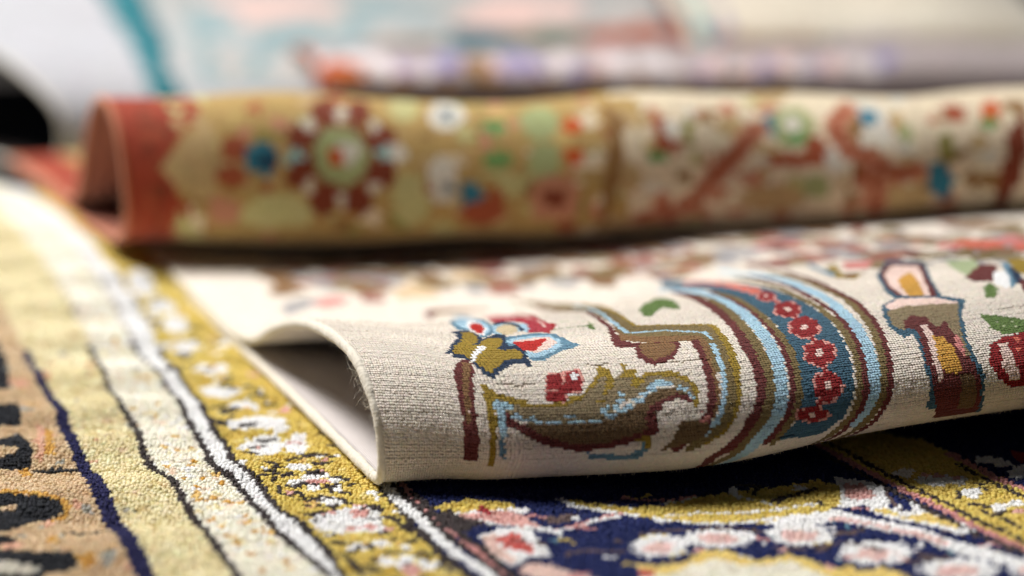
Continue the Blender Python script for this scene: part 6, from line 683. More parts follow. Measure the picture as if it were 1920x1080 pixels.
('pinkw2',0,[1170,6501,1248,6514,1352,6462,1454,6402,1546,6345,1615,6255,1571,6256,1447,6367,1312,6446]),('white',0,[1367,6582,1426,6611,1515,6552,1551,6654,1589,6615,1620,6546,1695,6471,1729,6425,1732,6377,1656,6336,1603,6401,1502,6457,1419,6496]),
('yellow2',0,[1390,6582,1436,6581,1499,6514,1592,6555,1636,6478,1703,6443,1692,6394,1597,6438,1508,6485,1432,6524]),('brownn',0,[1218,6382,1319,6401,1321,6374,1234,6345]),
('brownn',0,[1781,6332,1829,6260,1867,6207,1813,6169,1787,6240]),('yellow2',0,[611,6103,686,6207,761,6231,815,6189,867,6139,935,6160,1021,6206,1077,6146,1143,6060,1213,6092,1261,6041,1319,6087,1409,6001,1361,5770,436,5750,457,6064,529,6065]),
('ivory',0,[536,5981,645,6087,738,6147,804,6099,918,6089,998,6145,1064,6060,1132,5994,1121,5766,436,5750,454,6014]),('salmon',0,[454,6014,497,6030,507,5964,451,5965]),
('dkline',2.8,[1214,7304,1405,6943,1502,6752,1616,6555,1723,6363,1831,6205,2028,5968]),('pinkl',4,[1245,7360,1436,6993,1533,6799,1647,6600,1753,6406,1861,6246,2059,6007]),
('dkline',2.6,[1281,7418,1472,7045,1568,6849,1682,6647,1788,6450,1896,6288,2094,6046]),('white',-1.2,[1586,6976,48,4,-12,-59]),('white',-1.2,[1665,6910,58,4,-13,-58]),
('white',-1.2,[1720,6900,47,3,-16,-72]),('white',-1.2,[1798,6904,31,1,-12,-51]),('white',-1.2,[1811,6766,39,2,-15,-62]),('white',-1.2,[1886,6624,35,2,-12,-48]),('white',-1.2,[1957,6667,30,1,-10,-40]),
('white',-1.2,[1955,7123,62,-4,-8,-33]),('white',-1.2,[2007,7078,41,-3,-8,-32]),('white',-1.2,[2053,6994,46,-3,-21,-78]),('pink',-1.2,[1664,6953,26,2,-4,-20]),('pink',-1.2,[1717,6956,21,1,-6,-26]),
('pink',-1.2,[1784,6931,16,1,-5,-23]),('pink',-1.2,[1947,6588,25,1,-7,-26]),('dkline',2,[1751,6790,1755,6721,1738,6693]),('dkline',2,[1861,6824,1878,6811]),('dkline',2,[1776,6642,1827,6646,1841,6621]),
('dkline',2,[1814,6592,1816,6540,1846,6542,1896,6585]),('dkline',2,[1826,6426,1865,6391]),('dkline',2,[1866,6505,1912,6420]),('dkline',2,[1859,6878,1888,6851]),('dkline',2.4,[1836,7076,1891,6943,2008,6737,2217,6526]),
('pinkl',4,[1822,7206,1902,7039,1958,6908,2031,6823,2239,6600]),('dullred',0,[2077,7211,2129,7193,2100,7085,2072,7128]),]

# ------------------------------------------------------------------ colours (dyed wool and silk, plus a few tones for painted shade)
PALETTE = dict(
 cream=(224,214,201), brown=(128,94,58), grey=(150,148,150), rosy=(205,130,125), olive=(120,102,62), rosebrown=(150,96,82), tan=(212,186,150), maroon=(100,40,38),
 pinkw=(232,205,194), ltblue=(166,200,218), gold=(150,124,36), green=(92,118,58), crimson=(176,52,66), red=(168,34,36), navy=(22,46,74), eye=(212,194,158),
 slate=(96,134,156), white=(250,248,246), scarlet=(184,30,22), palegreen=(168,180,140), taupe=(138,122,92), dkbrown=(108,84,54), pinkr=(214,150,140), dkred=(140,22,26),
 coral=(214,110,90), teal=(56,92,112), ochre=(200,150,62), black=(38,40,46), palewhite=(214,208,194), ochre2=(212,166,84), ochre3=(226,190,120), grey2=(178,176,166), peach=(220,176,150),
 peach2=(236,214,192), palegold=(232,220,178), ivory=(244,238,222), yellow=(218,194,102), yellow2=(236,212,132), navy2=(28,38,90), navyline=(38,38,82), dkline=(66,58,58), pink=(224,176,168),
 pinkl=(212,152,148), pinkw2=(232,200,194), salmon=(210,108,100), dullred=(160,52,58), brownn=(104,86,84),
 goldfield=(176,146,88), creamfield=(220,204,176), redfield=(152,58,34), paleg=(188,182,126), rosebr=(190,132,104), sandy=(186,158,112), brick=(156,78,48), brickd=(122,54,30), tealblue=(44,116,140),
 deepblue=(22,60,88), aqua=(140,186,184), paleg2=(160,168,116), orange=(196,84,30), greyb=(112,124,134), emer=(96,150,84), tanb=(140,104,60), olv=(140,134,70),
 pearl=(160,160,158), pearl2=(178,172,168), lgrey=(170,172,172), aqg=(132,154,158), bl=(206,176,168), tl=(10,88,100), tl2=(30,116,126),
 lvw=(214,204,206), lvp=(176,162,186), lvb=(140,132,172), lvpk=(216,186,184), lvd=(84,72,62), lvd2=(96,84,66), grnb=(84,92,70), orange2=(190,92,44),
 purp=(150,140,160), purp2=(198,186,190), aqg2=(90,150,156), brickl=(176,104,78), tanb2=(160,134,108), ivw=(212,210,206), ivw2=(216,208,192),
 whitefield=(176,176,181), lavfield=(166,154,154), ivoryfield=(208,198,180), redbase=(170,70,50), palegold2=(242,233,196), goldd=(216,200,150), tan2=(226,204,172), tan3=(204,172,126), tipw=(204,196,180), yellowl=(232,214,140), yellowd=(202,172,70), goldl=(196,168,104), redl=(160,72,44), greyline=(170,160,150), tannish=(196,160,112), shadeback=(34,24,20), cord_red=(196,120,84), cord=(232,224,208), backing=(214,206,203), backing_pink=(150,92,74))
def lin(c):
    c = np.array(c, float)/255.0
    return np.where(c <= 0.04045, c/12.92, ((c+0.055)/1.055)**2.4)
NAMES = list(PALETTE); INDEX = {n: i for i, n in enumerate(NAMES)}; LIN = np.array([lin(PALETTE[n]) for n in NAMES])

def paint(motifs, a, b, base):
    """Colour index of every knot at rug coordinates a, b (metres): motifs laid one over another, each knot takes one colour."""
    idx = np.full(a.shape, INDEX[base], int)
    wav = np.random.default_rng(99)
    for colour, w, flat in motifs:
        p = np.array(flat, float).reshape(-1, 2)*1e-4
        if w < 0:                                               # an oval with an uneven rim
            ang = np.linspace(0, 2*math.pi, 14, endpoint=False)[:, None]; rim = 1+wav.uniform(-1, 1, (14, 1))*(-1-w)
            p = p[0]+(np.cos(ang)*p[1]+np.sin(ang)*p[2])*rim; w = 0
        m = w*1e-3/2+0.001
        lo, hi = p.min(0)-m, p.max(0)+m
        sel = np.where((a >= lo[0]) & (a <= hi[0]) & (b >= lo[1]) & (b <= hi[1]))[0]
        if not len(sel): continue
        x, y = a[sel], b[sel]
        if w:
            hit = np.zeros(len(sel), bool)
            for (x0, y0), (x1, y1) in zip(p[:-1], p[1:]):
                dx, dy = x1-x0, y1-y0; t = np.clip(((x-x0)*dx+(y-y0)*dy)/(dx*dx+dy*dy+1e-12), 0, 1)
                hit |= (x-x0-t*dx)**2+(y-y0-t*dy)**2 < (w*5e-4)**2
        else:
            hit = np.zeros(len(sel), bool); q = np.roll(p, -1, 0)
            for (x0, y0), (x1, y1) in zip(p, q):
                if y0 == y1: continue
                hit ^= ((y0 > y) != (y1 > y)) & (x < (x1-x0)*(y-y0)/(y1-y0)+x0)
        idx[sel[hit]] = INDEX[colour]
    return idx

# ------------------------------------------------------------------ materials
def new_mat(name):
    m = bpy.data.materials.new(name); m.use_nodes = True
    return m, m.node_tree, m.node_tree.nodes["Principled BSDF"]
def dyed_pile(name, rough=0.8, sheen=0.25, bump=0.0, scale=900.0, spec=0.25):
    m, t, p = new_mat(name)
    at = t.nodes.new("ShaderNodeAttribute"); at.attribute_name = "dye"
    tc = t.nodes.new("ShaderNodeTexCoord"); nz = t.nodes.new("ShaderNodeTexNoise"); nz.inputs["Scale"].default_value = scale; nz.inputs["Detail"].default_value = 3
    t.links.new(tc.outputs["Object"], nz.inputs["Vector"])
    mr = t.nodes.new("ShaderNodeMapRange"); mr.inputs["From Min"].default_value = 0.3; mr.inputs["From Max"].default_value = 0.7
    mr.inputs["To Min"].default_value = 0.86; mr.inputs["To Max"].default_value = 1.12; t.links.new(nz.outputs["Fac"], mr.inputs["Value"])
    vm = t.nodes.new("ShaderNodeVectorMath"); vm.operation = 'SCALE'
    t.links.new(at.outputs["Color"], vm.inputs[0]); t.links.new(mr.outputs[0], vm.inputs["Scale"])
    t.links.new(vm.outputs[0], p.inputs["Base Color"])
    p.inputs["Roughness"].default_value = rough; p.inputs["Specular IOR Level"].default_value = spec
    p.inputs["Sheen Weight"].default_value = sheen; p.inputs["Sheen Roughness"].default_value = 0.4
    if bump:
        b = t.nodes.new("ShaderNodeBump"); b.inputs["Distance"].default_value = bump; b.inputs["Strength"].default_value = 0.8
        t.links.new(nz.outputs["Fac"], b.inputs["Height"]); t.links.new(b.outputs[0], p.inputs["Normal"])
    return m
def woven(name, colour, pitch=0.0012, depth=0.0003):
    """Flat cotton weave on the rug's underside; the UV map is in metres."""
    m, t, p = new_mat(name)
    uv = t.nodes.new("ShaderNodeUVMap"); uv.uv_map = "weave"
    waves = []
    for axis in ('X', 'Y'):
        w = t.nodes.new("ShaderNodeTexWave"); w.wave_type = 'BANDS'; w.bands_direction = axis
        w.inputs["Scale"].default_value = 0.314/pitch; w.inputs["Distortion"].default_value = 1.2; w.inputs["Detail"].default_value = 2; w.inputs["Detail Scale"].default_value = 1.5
        t.links.new(uv.outputs[0], w.inputs["Vector"]); waves.append(w)
    mul = t.nodes.new("ShaderNodeMath"); mul.operation = 'MULTIPLY'
    t.links.new(waves[0].outputs["Fac"], mul.inputs[0]); t.links.new(waves[1].outputs["Fac"], mul.inputs[1])
    nz = t.nodes.new("ShaderNodeTexNoise"); nz.inputs["Scale"].default_value = 60; nz.inputs["Detail"].default_value = 4; t.links.new(uv.outputs[0], nz.inputs["Vector"])
    mx = t.nodes.new("ShaderNodeMix"); mx.data_type = 'RGBA'; c = lin(colour)
    mx.inputs["A"].default_value = (*(c*0.86), 1); mx.inputs["B"].default_value = (*np.minimum(c*1.08, 0.9), 1)
    t.links.new(nz.outputs["Fac"], mx.inputs["Factor"]); t.links.new(mx.outputs["Result"], p.inputs["Base Color"])
    b = t.nodes.new("ShaderNodeBump"); b.inputs["Distance"].default_value = depth; b.inputs["Strength"].default_value = 0.7
    t.links.new(mul.outputs[0], b.inputs["Height"]); t.links.new(b.outputs[0], p.inputs["Normal"])
    p.inputs["Roughness"].default_value = 0.9; p.inputs["Specular IOR Level"].default_value = 0.15; p.inputs["Sheen Weight"].default_value = 0.15
    return m
def thread(name, colour):
    m, t, p = new_mat(name); c = lin(colour)
    tc = t.nodes.new("ShaderNodeTexCoord"); nz = t.nodes.new("ShaderNodeTexNoise"); nz.inputs["Scale"].default_value = 700; nz.inputs["Detail"].default_value = 4
    t.links.new(tc.outputs["Object"], nz.inputs["Vector"])
    mx = t.nodes.new("ShaderNodeMix"); mx.data_type = 'RGBA'; mx.inputs["A"].default_value = (*(c*0.75), 1); mx.inputs["B"].default_value = (*np.minimum(c*1.12, 0.92), 1)
    t.links.new(nz.outputs["Fac"], mx.inputs["Factor"]); t.links.new(mx.outputs["Result"], p.inputs["Base Color"])
    b = t.nodes.new("ShaderNodeBump"); b.inputs["Distance"].default_value = 0.0004; t.links.new(nz.outputs["Fac"], b.inputs["Height"]); t.links.new(b.outputs[0], p.inputs["Normal"])
    p.inputs["Roughness"].default_value = 0.85; p.inputs["Sheen Weight"].default_value = 0.3; p.inputs["Specular IOR Level"].default_value = 0.2
    return m

# ------------------------------------------------------------------ mesh helpers
def mesh_obj(name, verts, quads, mat, parent=None, face_dye=None, uv=None, smooth_shade=True):
    verts = np.asarray(verts, np.float32).reshape(-1, 3); quads = np.asarray(quads, np.int32); k = quads.shape[1]
    me = bpy.data.meshes.new(name)
    me.vertices.add(len(verts)); me.vertices.foreach_set("co", verts.ravel())
    me.loops.add(quads.size); me.loops.foreach_set("vertex_index", quads.ravel())
    me.polygons.add(len(quads)); me.polygons.foreach_set("loop_start", np.arange(0, quads.size, k, dtype=np.int32))
    me.polygons.foreach_set("loop_total", np.full(len(quads), k, np.int32))
    me.polygons.foreach_set("use_smooth", np.full(len(quads), smooth_shade))
    if uv is not None:
        l = me.uv_layers.new(name="weave"); l.data.foreach_set("uv", np.asarray(uv, np.float32)[quads.ravel()].ravel())
    if face_dye is not None:
        at = me.attributes.new("dye", 'FLOAT_COLOR', 'FACE')
        at.data.foreach_set("color", np.column_stack([face_dye, np.ones(len(face_dye))]).astype(np.float32).ravel())
    me.update(calc_edges=True); me.materials.append(mat)
    o = bpy.data.objects.new(name, me); scene.collection.objects.link(o); o.parent = parent
    return o
def grid_quads(nu, nv, off=0):
    i, j = np.meshgrid(np.arange(nu-1), np.arange(nv-1), indexing='ij'); a = (i*nv+j).ravel()+off
    return np.column_stack([a, a+nv, a+nv+1, a+1])
def thing(name, label, cat, group=None):
    o = bpy.data.objects.new(name, None); scene.collection.objects.link(o); o.empty_display_size = 0.02
    o["label"] = label; o["category"] = cat
    if group: o["group"] = group
    return o
def dye_of(idx, rng, spread=0.07):
    c = LIN[idx]; k = 1+rng.normal(0, spread, (len(c), 1)); h = 1+rng.normal(0, 0.02, c.shape)
    return np.clip(c*k*h, 0.002, 0.9)

# ------------------------------------------------------------------ a folded rug: pile, foundation (underside) and wrapped side cord
def foundation(L, parent, mat, thick=0.0030, outer=0.0016, step=0.004):
    u = np.linspace(0, L.U, int(L.U/step)+2); v = np.linspace(0, L.V, int(L.V/step)+2)
    U, V = np.meshgrid(u, v, indexing='ij'); P, N = L.at(U, V), L.at(U, V, L.N)
    a, b = P-N*thick, P-N*outer; nu, nv = U.shape; n = nu*nv
    q = [grid_quads(nu, nv)[:, ::-1], grid_quads(nu, nv, n)]
    for line in (np.arange(nv), (nu-1)*nv+np.arange(nv), np.arange(nu)*nv, np.arange(nu)*nv+nv-1):
        q.append(np.column_stack([line[:-1], line[1:], line[1:]+n, line[:-1]+n]))
    uv = np.column_stack([U.ravel(), V.ravel()])
    return mesh_obj("backing", np.vstack([a.reshape(-1, 3), b.reshape(-1, 3)]), np.vstack(q), mat, parent, uv=np.vstack([uv, uv]))
def pile_sheet(L, parent, mat, motifs, base, knot, v0, v1, rng, name="pile", sink=0.0):
    nu, nv = int(L.U/knot), int((v1-v0)/knot)
    u = np.linspace(0.0004, L.U-0.0004, nu+1); v = np.linspace(v0, v1, nv+1); U, V = np.meshgrid(u, v, indexing='ij')
    P = L.at(U, V)-L.at(U, V, L.N)*(sink+rng.uniform(0, 0.00025, U.shape))[..., None]
    ca, cb = np.meshgrid((u[:-1]+u[1:])/2, (v[:-1]+v[1:])/2, indexing='ij')
    idx = paint(motifs, ca.ravel()+rng.normal(0, knot*.12, ca.size), cb.ravel()+rng.normal(0, knot*.12, ca.size), base)
    return mesh_obj(name, P.reshape(-1, 3), grid_quads(nu+1, nv+1), mat, parent, face_dye=dye_of(idx, rng))
def side_cord(L, parent, mat, r=0.0017, pitch=0.0013, rng=None, v0=0.0, v1=None, dense=0.00045, u0=-0.0006, wobble=0.10):
    v1 = L.V if v1 is None else v1
    v = np.arange(v0, v1, dense); z = np.zeros_like(v)
    P, N = L.at(z, v), L.at(z, v, L.N); T = np.gradient(P, axis=0); T /= np.linalg.norm(T, axis=1, keepdims=True); B = np.cross(T, N)
    side = L.at(z+0.004, v)-P; sgn = np.sign((B*side).sum(1))[:, None]; B = B*sgn
    C = P-N*0.0014+B*u0
    slow = sum(np.sin(v*f+p)*a for f, p, a in ((150, 1, .5), (410, 2, .35), (900, 0, .3)))
    k = 12; ang = np.linspace(0, 2*math.pi, k, endpoint=False)
    ridge = 1+0.09*np.abs(np.sin(math.pi*(v[:, None]/pitch+ang[None]/6.283)))+wobble*0.5*slow[:, None]+rng.normal(0, 0.025, (len(v), k))
    ring = C[:, None]+(np.cos(ang)[None, :, None]*N[:, None]*1.0+np.sin(ang)[None, :, None]*B[:, None]*0.85)*(r*ridge)[..., None]
    i, j = np.meshgrid(np.arange(len(v)-1), np.arange(k), indexing='ij'); a = (i*k+j).ravel(); b = (i*k+(j+1) % k).ravel()
    return mesh_obj("side_cord", ring.reshape(-1, 3), np.column_stack([a, b, b+k, a+k]), mat, parent)
def cord_fuzz(L, parent, mat, rng, n, r=0.0019):
    v = rng.uniform(0.10, 0.75, n); z = np.zeros(n); P, N = L.at(z, v), L.at(z, v, L.N); T = L.at(z, v+.002)-P; T /= np.linalg.norm(T, axis=1, keepdims=True)
    B = np.cross(T, N); B *= -np.sign((B*(L.at(z+.004, v)-P)).sum(1))[:, None]
    a = rng.uniform(-2.2, 2.2, n)[:, None]; d = B*np.cos(a)+N*np.sin(a); C = P-N*0.0014+B*0.0006+d*r*0.85
    ln = rng.gamma(2.0, 0.00022, n)[:, None]+0.0002; k = rng.normal(0, 0.6, (n, 3)); m_ = C+(d*0.8+k*0.4)*ln*0.5; e = C+(d*0.7+k)*ln
    fibres("cord_fuzz", np.stack([C-d*0.0002, m_, e], 1), np.full((n, 3), 0.000035), mat, parent)
def knotted_pile(L, parent, mat, motifs, base, ku, kv, v0, v1, rng, height=0.0011, cracks=36):
    """Every knot its own small cut tuft: a tapered block standing out of the foundation."""
    nu, nv = int((L.U-0.001)/ku), int((v1-v0)/kv)
    iu, iv = np.meshgrid(np.arange(nu), np.arange(nv), indexing='ij')
    H = height*(1+rng.normal(0, 0.022, (nu, nv)))
    lay = sum(np.sin(iu*fu+iv*fv+ph)*am for fu, fv, ph, am in ((.031,.055,.3,.4),(-.017,.09,1.9,.35),(.07,-.043,4.,.25),(.11,.16,2.2,.2)))
    H *= 1+0.06*lay
    H *= 1+0.03*rng.normal(0, 1, (1, nv))                       # rows beaten down unevenly
    gap = np.full((nu, nv), 0.0)
    for _ in range(cracks):                                     # the pile parts along a weft where the cloth bends
        r0, c0, ln = rng.integers(2, nv-2), rng.integers(0, nu), rng.integers(5, 24); r = float(r0)
        for c in range(c0, min(nu, c0+ln)):
            r += rng.normal(0, 0.22); k = int(np.clip(round(r), 0, nv-1)); H[c, k] *= rng.uniform(0.35, 0.8); gap[c, k] = 0.2
    uc = 0.0006+(iu+0.5)*ku; vc = v0+(iv+0.5)*kv
    wav = 0.35*ku*np.sin(iv*0.37+rng.uniform(0, 6))+rng.normal(0, 0.07*ku, (1, nv)); uc = uc+wav+rng.normal(0, 0.05*ku, uc.shape); vc = vc+rng.normal(0, 0.06*kv, vc.shape)
    idx = paint(motifs, uc.ravel(), vc.ravel(), base)
    lean_u, lean_v = rng.normal(0, 0.06, uc.shape)*ku, rng.normal(0.0, 0.06, uc.shape)*kv
    vs = []
    for lvl, s in ((0, 0.5), (1, 0.49)):
        for su, sv in ((-1, -1), (1, -1), (1, 1), (-1, 1)):
            u = np.clip(uc+su*ku*s*(1-gap)+lvl*lean_u, 0.0003, L.U); v = vc+sv*kv*s*(1-gap)+lvl*lean_v
            P, N = L.at(u, v), L.at(u, v, L.N)
            vs.append(P+N*(lvl*H*(1+rng.normal(0, 0.028, H.shape))-height*0.75)[..., None] if lvl else P-N*height*1.6)
    mid_h = H*1.05-height*0.75
    P, N = L.at(uc+lean_u, vc+lean_v), L.at(uc, vc, L.N); vs.append(P+N*mid_h[..., None])
    V = np.stack([x.reshape(-1, 3) for x in vs], 1)             # (n, 9, 3)
    n = len(V); o = (np.arange(n)*9)[:, None]
    tri = np.array([[0,1,5],[0,5,4],[1,2,6],[1,6,5],[2,3,7],[2,7,6],[3,0,4],[3,4,7],[4,5,8],[5,6,8],[6,7,8],[7,4,8]])
    F = (o[:, None]+tri[None]).reshape(-1, 3)
    return mesh_obj("pile", V.reshape(-1, 3), F, mat, parent, face_dye=np.repeat(np.clip(dye_of(idx, rng, 0.035)*((1+0.08*lay)*(1+rng.normal(0, 0.03, (1, nv))+0.05*np.sin(np.arange(nv)*0.21+1.0)[None])).ravel()[:, None], 0.002, 0.9), 12, 0))
def fibres(name, pts, radius, mat, parent, dye=None):
    """Fine fibres as hair: pts (n, k, 3), radius (n, k)."""
    n, k, _ = pts.shape; c = bpy.data.hair_curves.new(name); c.add_curves([k]*n)
    c.attributes["position"].data.foreach_set("vector", pts.astype(np.float32).ravel())
    ra = c.attributes.get("radius") or c.attributes.new("radius", 'FLOAT', 'POINT'); ra.data.foreach_set("value", radius.astype(np.float32).ravel())
    if dye is not None:
        a = c.attributes.new("dye", 'FLOAT_COLOR', 'CURVE'); a.data.foreach_set("color", np.column_stack([dye, np.ones(n)]).astype(np.float32).ravel())
    c.materials.append(mat); o = bpy.data.objects.new(name, c); scene.collection.objects.link(o); o.parent = parent; o["kind"] = "stuff"
    return o

# ------------------------------------------------------------------ floor
m, t, p = new_mat("floor_dark"); p.inputs["Base Color"].default_value = (0.03, 0.025, 0.022, 1); p.inputs["Roughness"].default_value = 0.7
nz = t.nodes.new("ShaderNodeTexNoise"); nz.inputs["Scale"].default_value = 30; cr = t.nodes.new("ShaderNodeMapRange"); cr.inputs["To Min"].default_value = 0.5; cr.inputs["To Max"].default_value = 0.85
t.links.new(nz.outputs["Fac"], cr.inputs["Value"]); t.links.new(cr.outputs[0], p.inputs["Roughness"])
floor = mesh_obj("floor", [(-6, -3, -.075), (6, -3, -.075), (6, 9, -.075), (-6, 9, -.075)], [(0, 1, 2, 3)], m); floor["kind"] = "structure"

# ------------------------------------------------------------------ the striped rug underneath
def build_ground_rug():
    rng = np.random.default_rng(21)
    t = thing("striped_rug", "gold-striped rug with navy flowered field lying flat under the folded rugs", "rug")
    pm = dyed_pile("striped_pile", 0.7, 0.35, 0.0006, 1300.0); hm = dyed_pile("striped_tuft", 0.8, 0.12, 0.0003, 2200.0, 0.2); fm = dyed_pile("striped_fibre", 0.9, 0.0, 0, 300.0, 0.05); GAMMA = 0.94
    wm = woven("striped_weave", PALETTE["backing"])
    x0, x1, y0, y1, k = -0.66, 0.66, 0.46, 1.42, 0.0021
    PH = 0.0030
    # foundation slab
    gx = np.linspace(x0, x1, 180); gy = np.linspace(y0, y1, 140); X, Y = np.meshgrid(gx, gy, indexing='ij'); Z = ground_z(X, Y)
    A = np.stack([X, Y, Z-0.0065], -1); B = np.stack([X, Y, Z-PH-0.0012], -1); n = X.size; q = [grid_quads(*X.shape)[:, ::-1], grid_quads(*X.shape, n)]
    nu, nv = X.shape
    for line in (np.arange(nv), (nu-1)*nv+np.arange(nv), np.arange(nu)*nv, np.arange(nu)*nv+nv-1):
        q.append(np.column_stack([line[:-1], line[1:], line[1:]+n, line[:-1]+n]))
    uv = np.column_stack([X.ravel(), Y.ravel()])
    mesh_obj("backing", np.vstack([A.reshape(-1, 3), B.reshape(-1, 3)]), np.vstack(q), wm, t, uv=np.vstack([uv, uv]))
    # far and unseen part: a coloured bed of pile
    nx, ny = int((x1-x0)/k), int((y1-y0)/k)
    gx = x0+np.arange(nx+1)*k; gy = y0+np.arange(ny+1)*k; X, Y = np.meshgrid(gx, gy, indexing='ij'); Z = ground_z(X, Y)-PH*0.75+rng.uniform(-.0002, .0002, X.shape)
    cx, cy = np.meshgrid(gx[:-1]+k/2, gy[:-1]+k/2, indexing='ij')
    idx = paint(GROUND_MOTIFS, cx.ravel()+rng.normal(0, k*.16, cx.size), cy.ravel()+rng.normal(0, k*.16, cx.size), "navy2")
    o = mesh_obj("pile", np.stack([X, Y, Z], -1).reshape(-1, 3), grid_quads(nx+1, ny+1), pm, t, face_dye=dye_of(idx, rng, 0.04)**GAMMA); o["kind"] = "stuff"
    # cut tufts: one rounded tuft on every knot that can be seen
    def seen(cx, cy):
        half = 0.30*cy+0.06; hidden = (cx > -0.03) & (cy > 0.80+0.15*cx) | (cx > -0.46*(cy-0.69)-0.02) & (cy > 0.78+0.2*cx)
        return (np.abs(cx) < half) & (cy > 0.50) & (cy < 1.24) & ~hidden
    for (ya, yb, kk, hh) in ((0.50, 0.82, 0.00175, 0.0021), (0.82, 1.24, 0.0026, 0.0024)):
        a, c = np.meshgrid(np.arange(-0.46, 0.46, kk), np.arange(ya, yb, kk), indexing='ij'); a = a+0.3*kk*np.sin(c*410)[:]; s = seen(a, c); a, c = a[s], c[s]; n = len(a)
        a = a+rng.normal(0, kk*.10, n); c = c+rng.normal(0, kk*.10, n)
        idx = paint(GROUND_MOTIFS, a, c, "navy2"); dye = dye_of(idx, rng, 0.04)**GAMMA
        lay = sum(np.sin(a*fx+c*fy+ph)*am for fx, fy, ph, am in ((90, 140, .3, .4), (-210, 120, 2., .35), (330, -260, 4., .3), (60, -420, 1., .25)))
        H = hh*(1+rng.normal(0, 0.10, n)+0.10*lay); lx = kk*(rng.normal(0, .16, n)+0.16*np.sin(a*160+c*90)); ly = kk*(rng.normal(0, .16, n)-0.2+0.14*lay)
        zb = ground_z(a, c)-PH
        vs = []
        for lvl, sz, up in ((0, 0.42, 0.0), (1, 0.47, 0.82)):
            for su, sv in ((-1, -1), (1, -1), (1, 1), (-1, 1)):
                j1, j2 = rng.normal(0, .07, n)*kk, rng.normal(0, .07, n)*kk
                vs.append(np.stack([a+su*kk*sz+lvl*lx*.7+j1, c+sv*kk*sz+lvl*ly*.7+j2, zb+PH-hh+H*(up+(rng.normal(0, .05, n) if lvl else -.3))], -1))
        vs.append(np.stack([a+lx, c+ly, zb+PH-hh+H*1.12], -1))
        V = np.stack(vs, 1); o4 = (np.arange(n)*9)[:, None]
        tri = np.array([[0,1,5],[0,5,4],[1,2,6],[1,6,5],[2,3,7],[2,7,6],[3,0,4],[3,4,7],[4,5,8],[5,6,8],[6,7,8],[7,4,8]])
        o = mesh_obj("tuft_pile", V.reshape(-1, 3), (o4[:, None]+tri[None]).reshape(-1, 3), hm, t, face_dye=np.repeat(dye, 12, 0)); o["kind"] = "stuff"
        # fine fibres that fray out of the tuft tips
        cnt = 7 if ya < 0.6 else 3; s = np.repeat(np.arange(n), cnt); m_ = len(s)
        rx = a[s]+lx[s]*.8+rng.uniform(-.45, .45, m_)*kk; ry = c[s]+ly[s]*.8+rng.uniform(-.45, .45, m_)*kk; z0 = zb[s]+PH-hh+H[s]*0.75
        ln = rng.uniform(0.0004, 0.0010, m_); dx, dy = rng.normal(0.1, .5, m_)*ln, rng.normal(-0.25, .5, m_)*ln
        pts = np.stack([np.stack([rx+dx*f*f, ry+dy*f*f, z0+ln*f], -1) for f in (0, .5, 1.0)], 1)
        fibres("pile_fibre", pts, np.repeat(np.array([[.00011, .00010, .00005]]), m_, 0), fm, t, dye=np.clip(dye[s]*(1+rng.normal(0, 0.05, (m_, 1))), 0.002, 0.92))
    return t
build_ground_rug()

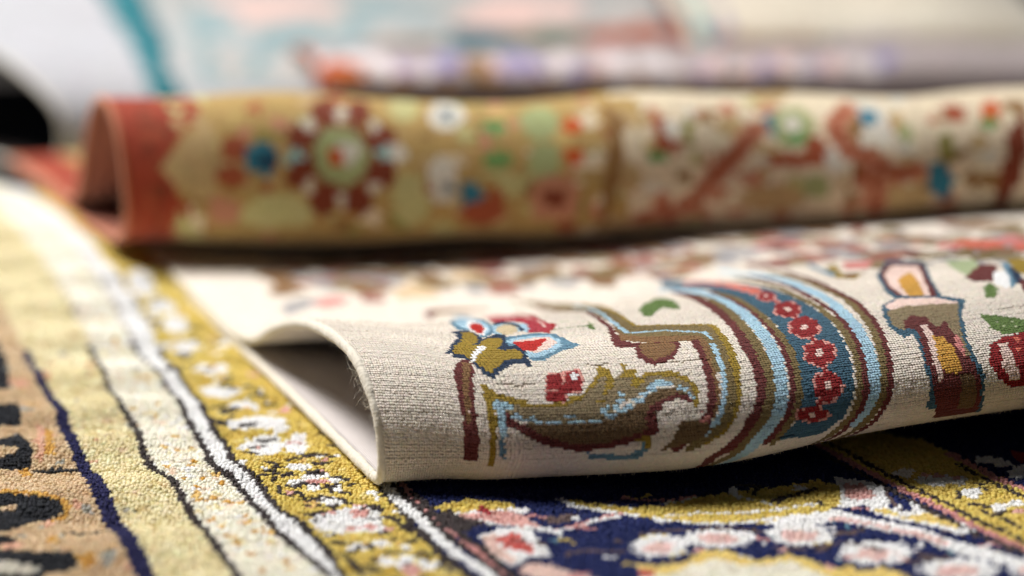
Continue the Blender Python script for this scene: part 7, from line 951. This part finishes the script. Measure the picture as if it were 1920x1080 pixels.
# ------------------------------------------------------------------ the cream rug folded over in front
def build_cream_rug():
    rng = np.random.default_rng(5); L = cream_loft()
    t = thing("folded_rug", "cream floral rug folded over in front, blue banded, its open end facing left", "rug", "folded oriental rugs")
    pm = dyed_pile("cream_pile", 0.8, 0.15, 0.00025, 2600.0, 0.3); flat = dyed_pile("cream_pile_far", 0.8, 0.3, 0.0006, 900.0)
    foundation(L, t, woven("cream_weave", PALETTE["backing"]), 0.0034, 0.0017, 0.003)
    va, vb = 0.392, 0.606
    o = knotted_pile(L, t, pm, CREAM_MOTIFS, "cream", 0.00118, 0.00112, va, vb, rng); o["kind"] = "stuff"
    pile_sheet(L, t, flat, CREAM_MOTIFS, "cream", 0.0022, vb-0.0006, L.V, rng)
    pile_sheet(L, t, flat, CREAM_MOTIFS, "cream", 0.0045, 0.0, va+0.0006, rng)
    tm = thread("cream_thread", PALETTE["cord"])
    side_cord(L, t, tm, 0.0023, 0.0013, rng, wobble=0.22)
    cord_fuzz(L, t, tm, rng, 5200)
    # loose wool along the lip of the fold
    n = 150; v = np.concatenate([rng.normal(0.456, 0.010, 120), rng.uniform(0.43, 0.50, n-120)]); u = rng.uniform(-0.001, 0.0006, n)
    P, N = L.at(np.zeros(n), v), L.at(np.zeros(n), v, L.N); T = L.at(np.zeros(n), v+.002)-P; T /= np.linalg.norm(T, axis=1, keepdims=True)
    B = np.cross(T, N); side = L.at(np.full(n, .004), v)-P; B *= -np.sign((B*side).sum(1))[:, None]
    ln = rng.gamma(2.0, 0.0012, n)+0.0008; d = -N*rng.uniform(0.1, 1.0, (n, 1))+B*rng.uniform(0.1, 1.1, (n, 1))+T*rng.normal(0, 0.5, (n, 1)); d /= np.linalg.norm(d, axis=1, keepdims=True)
    c = T*rng.normal(0, 1, (n, 1))+N*rng.normal(0, 0.8, (n, 1))+B*rng.normal(0, 0.6, (n, 1))
    f = np.linspace(0, 1, 7); pts = (P-N*0.0016+B*0.0012)[:, None]+d[:, None]*(f[None, :, None]*ln[:, None, None])+c[:, None]*((np.sin(f*rng.uniform(1.5, 4.0, (n, 1))))[..., None]*ln[:, None, None]*0.45)
    fibres("loose_wool", pts, np.full((n, 7), 0.00003), tm, t)
    # short fuzz standing off the cut pile
    n = 60000; u = rng.uniform(0.001, 0.42, n); v = rng.uniform(va, vb, n)
    idx = paint(CREAM_MOTIFS, u, v, "cream"); P, N = L.at(u, v), L.at(u, v, L.N); rnd = rng.normal(0, 1, (n, 3))
    ln = rng.uniform(0.0003, 0.0010, n)[:, None]; base = P-N*0.0002; tip = base+(N*0.8+rnd*0.6)*ln; mid = base+(N*0.6+rnd*0.2)*ln*0.5
    fibres("pile_fuzz", np.stack([base, mid, tip], 1), np.full((n, 3), 0.00004), dyed_pile("cream_fuzz", 0.6, 0.3, 0, 300.0), t, dye=dye_of(idx, rng, 0.12))
    return t
build_cream_rug()

# ------------------------------------------------------------------ rugs behind
def build_back_rug(name, label, L, motifs, base, back, cord, seed, knot=0.0026, group="folded oriental rugs"):
    rng = np.random.default_rng(seed); t = thing(name, label, "rug", group)
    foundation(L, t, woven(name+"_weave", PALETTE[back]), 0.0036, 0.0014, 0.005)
    o = pile_sheet(L, t, dyed_pile(name+"_pile", 0.8, 0.3, 0.0007, 900.0), motifs, base, knot, 0.0, L.V, rng); o["kind"] = "stuff"
    side_cord(L, t, thread(name+"_thread", PALETTE[cord]), 0.0022, 0.002, rng, dense=0.0012)
    return t
build_back_rug("folded_rug", "red-edged gold and cream medallion rug folded directly behind the cream one", red_loft(), RED_MOTIFS, "goldfield", "backing_pink", "cord_red", 31)
build_back_rug("folded_rug", "white rug with a curved teal stripe, folded at the upper left over a dark gap", white_loft(), WHITE_MOTIFS, "whitefield", "shadeback", "palewhite", 32, 0.004)  # dark backing colour puts the deep shade of the fold's opening into the weave
build_back_rug("folded_rug", "lilac and white patterned rug with low fold, just behind the red-edged rug", lavender_loft(), LAVENDER_MOTIFS, "lavfield", "backing", "orange2", 33, 0.004)
build_back_rug("folded_rug", "plain pale ivory rug mounded at the upper right of the picture", ivory_loft(), IVORY_MOTIFS, "ivoryfield", "backing", "brickl", 34, 0.004)
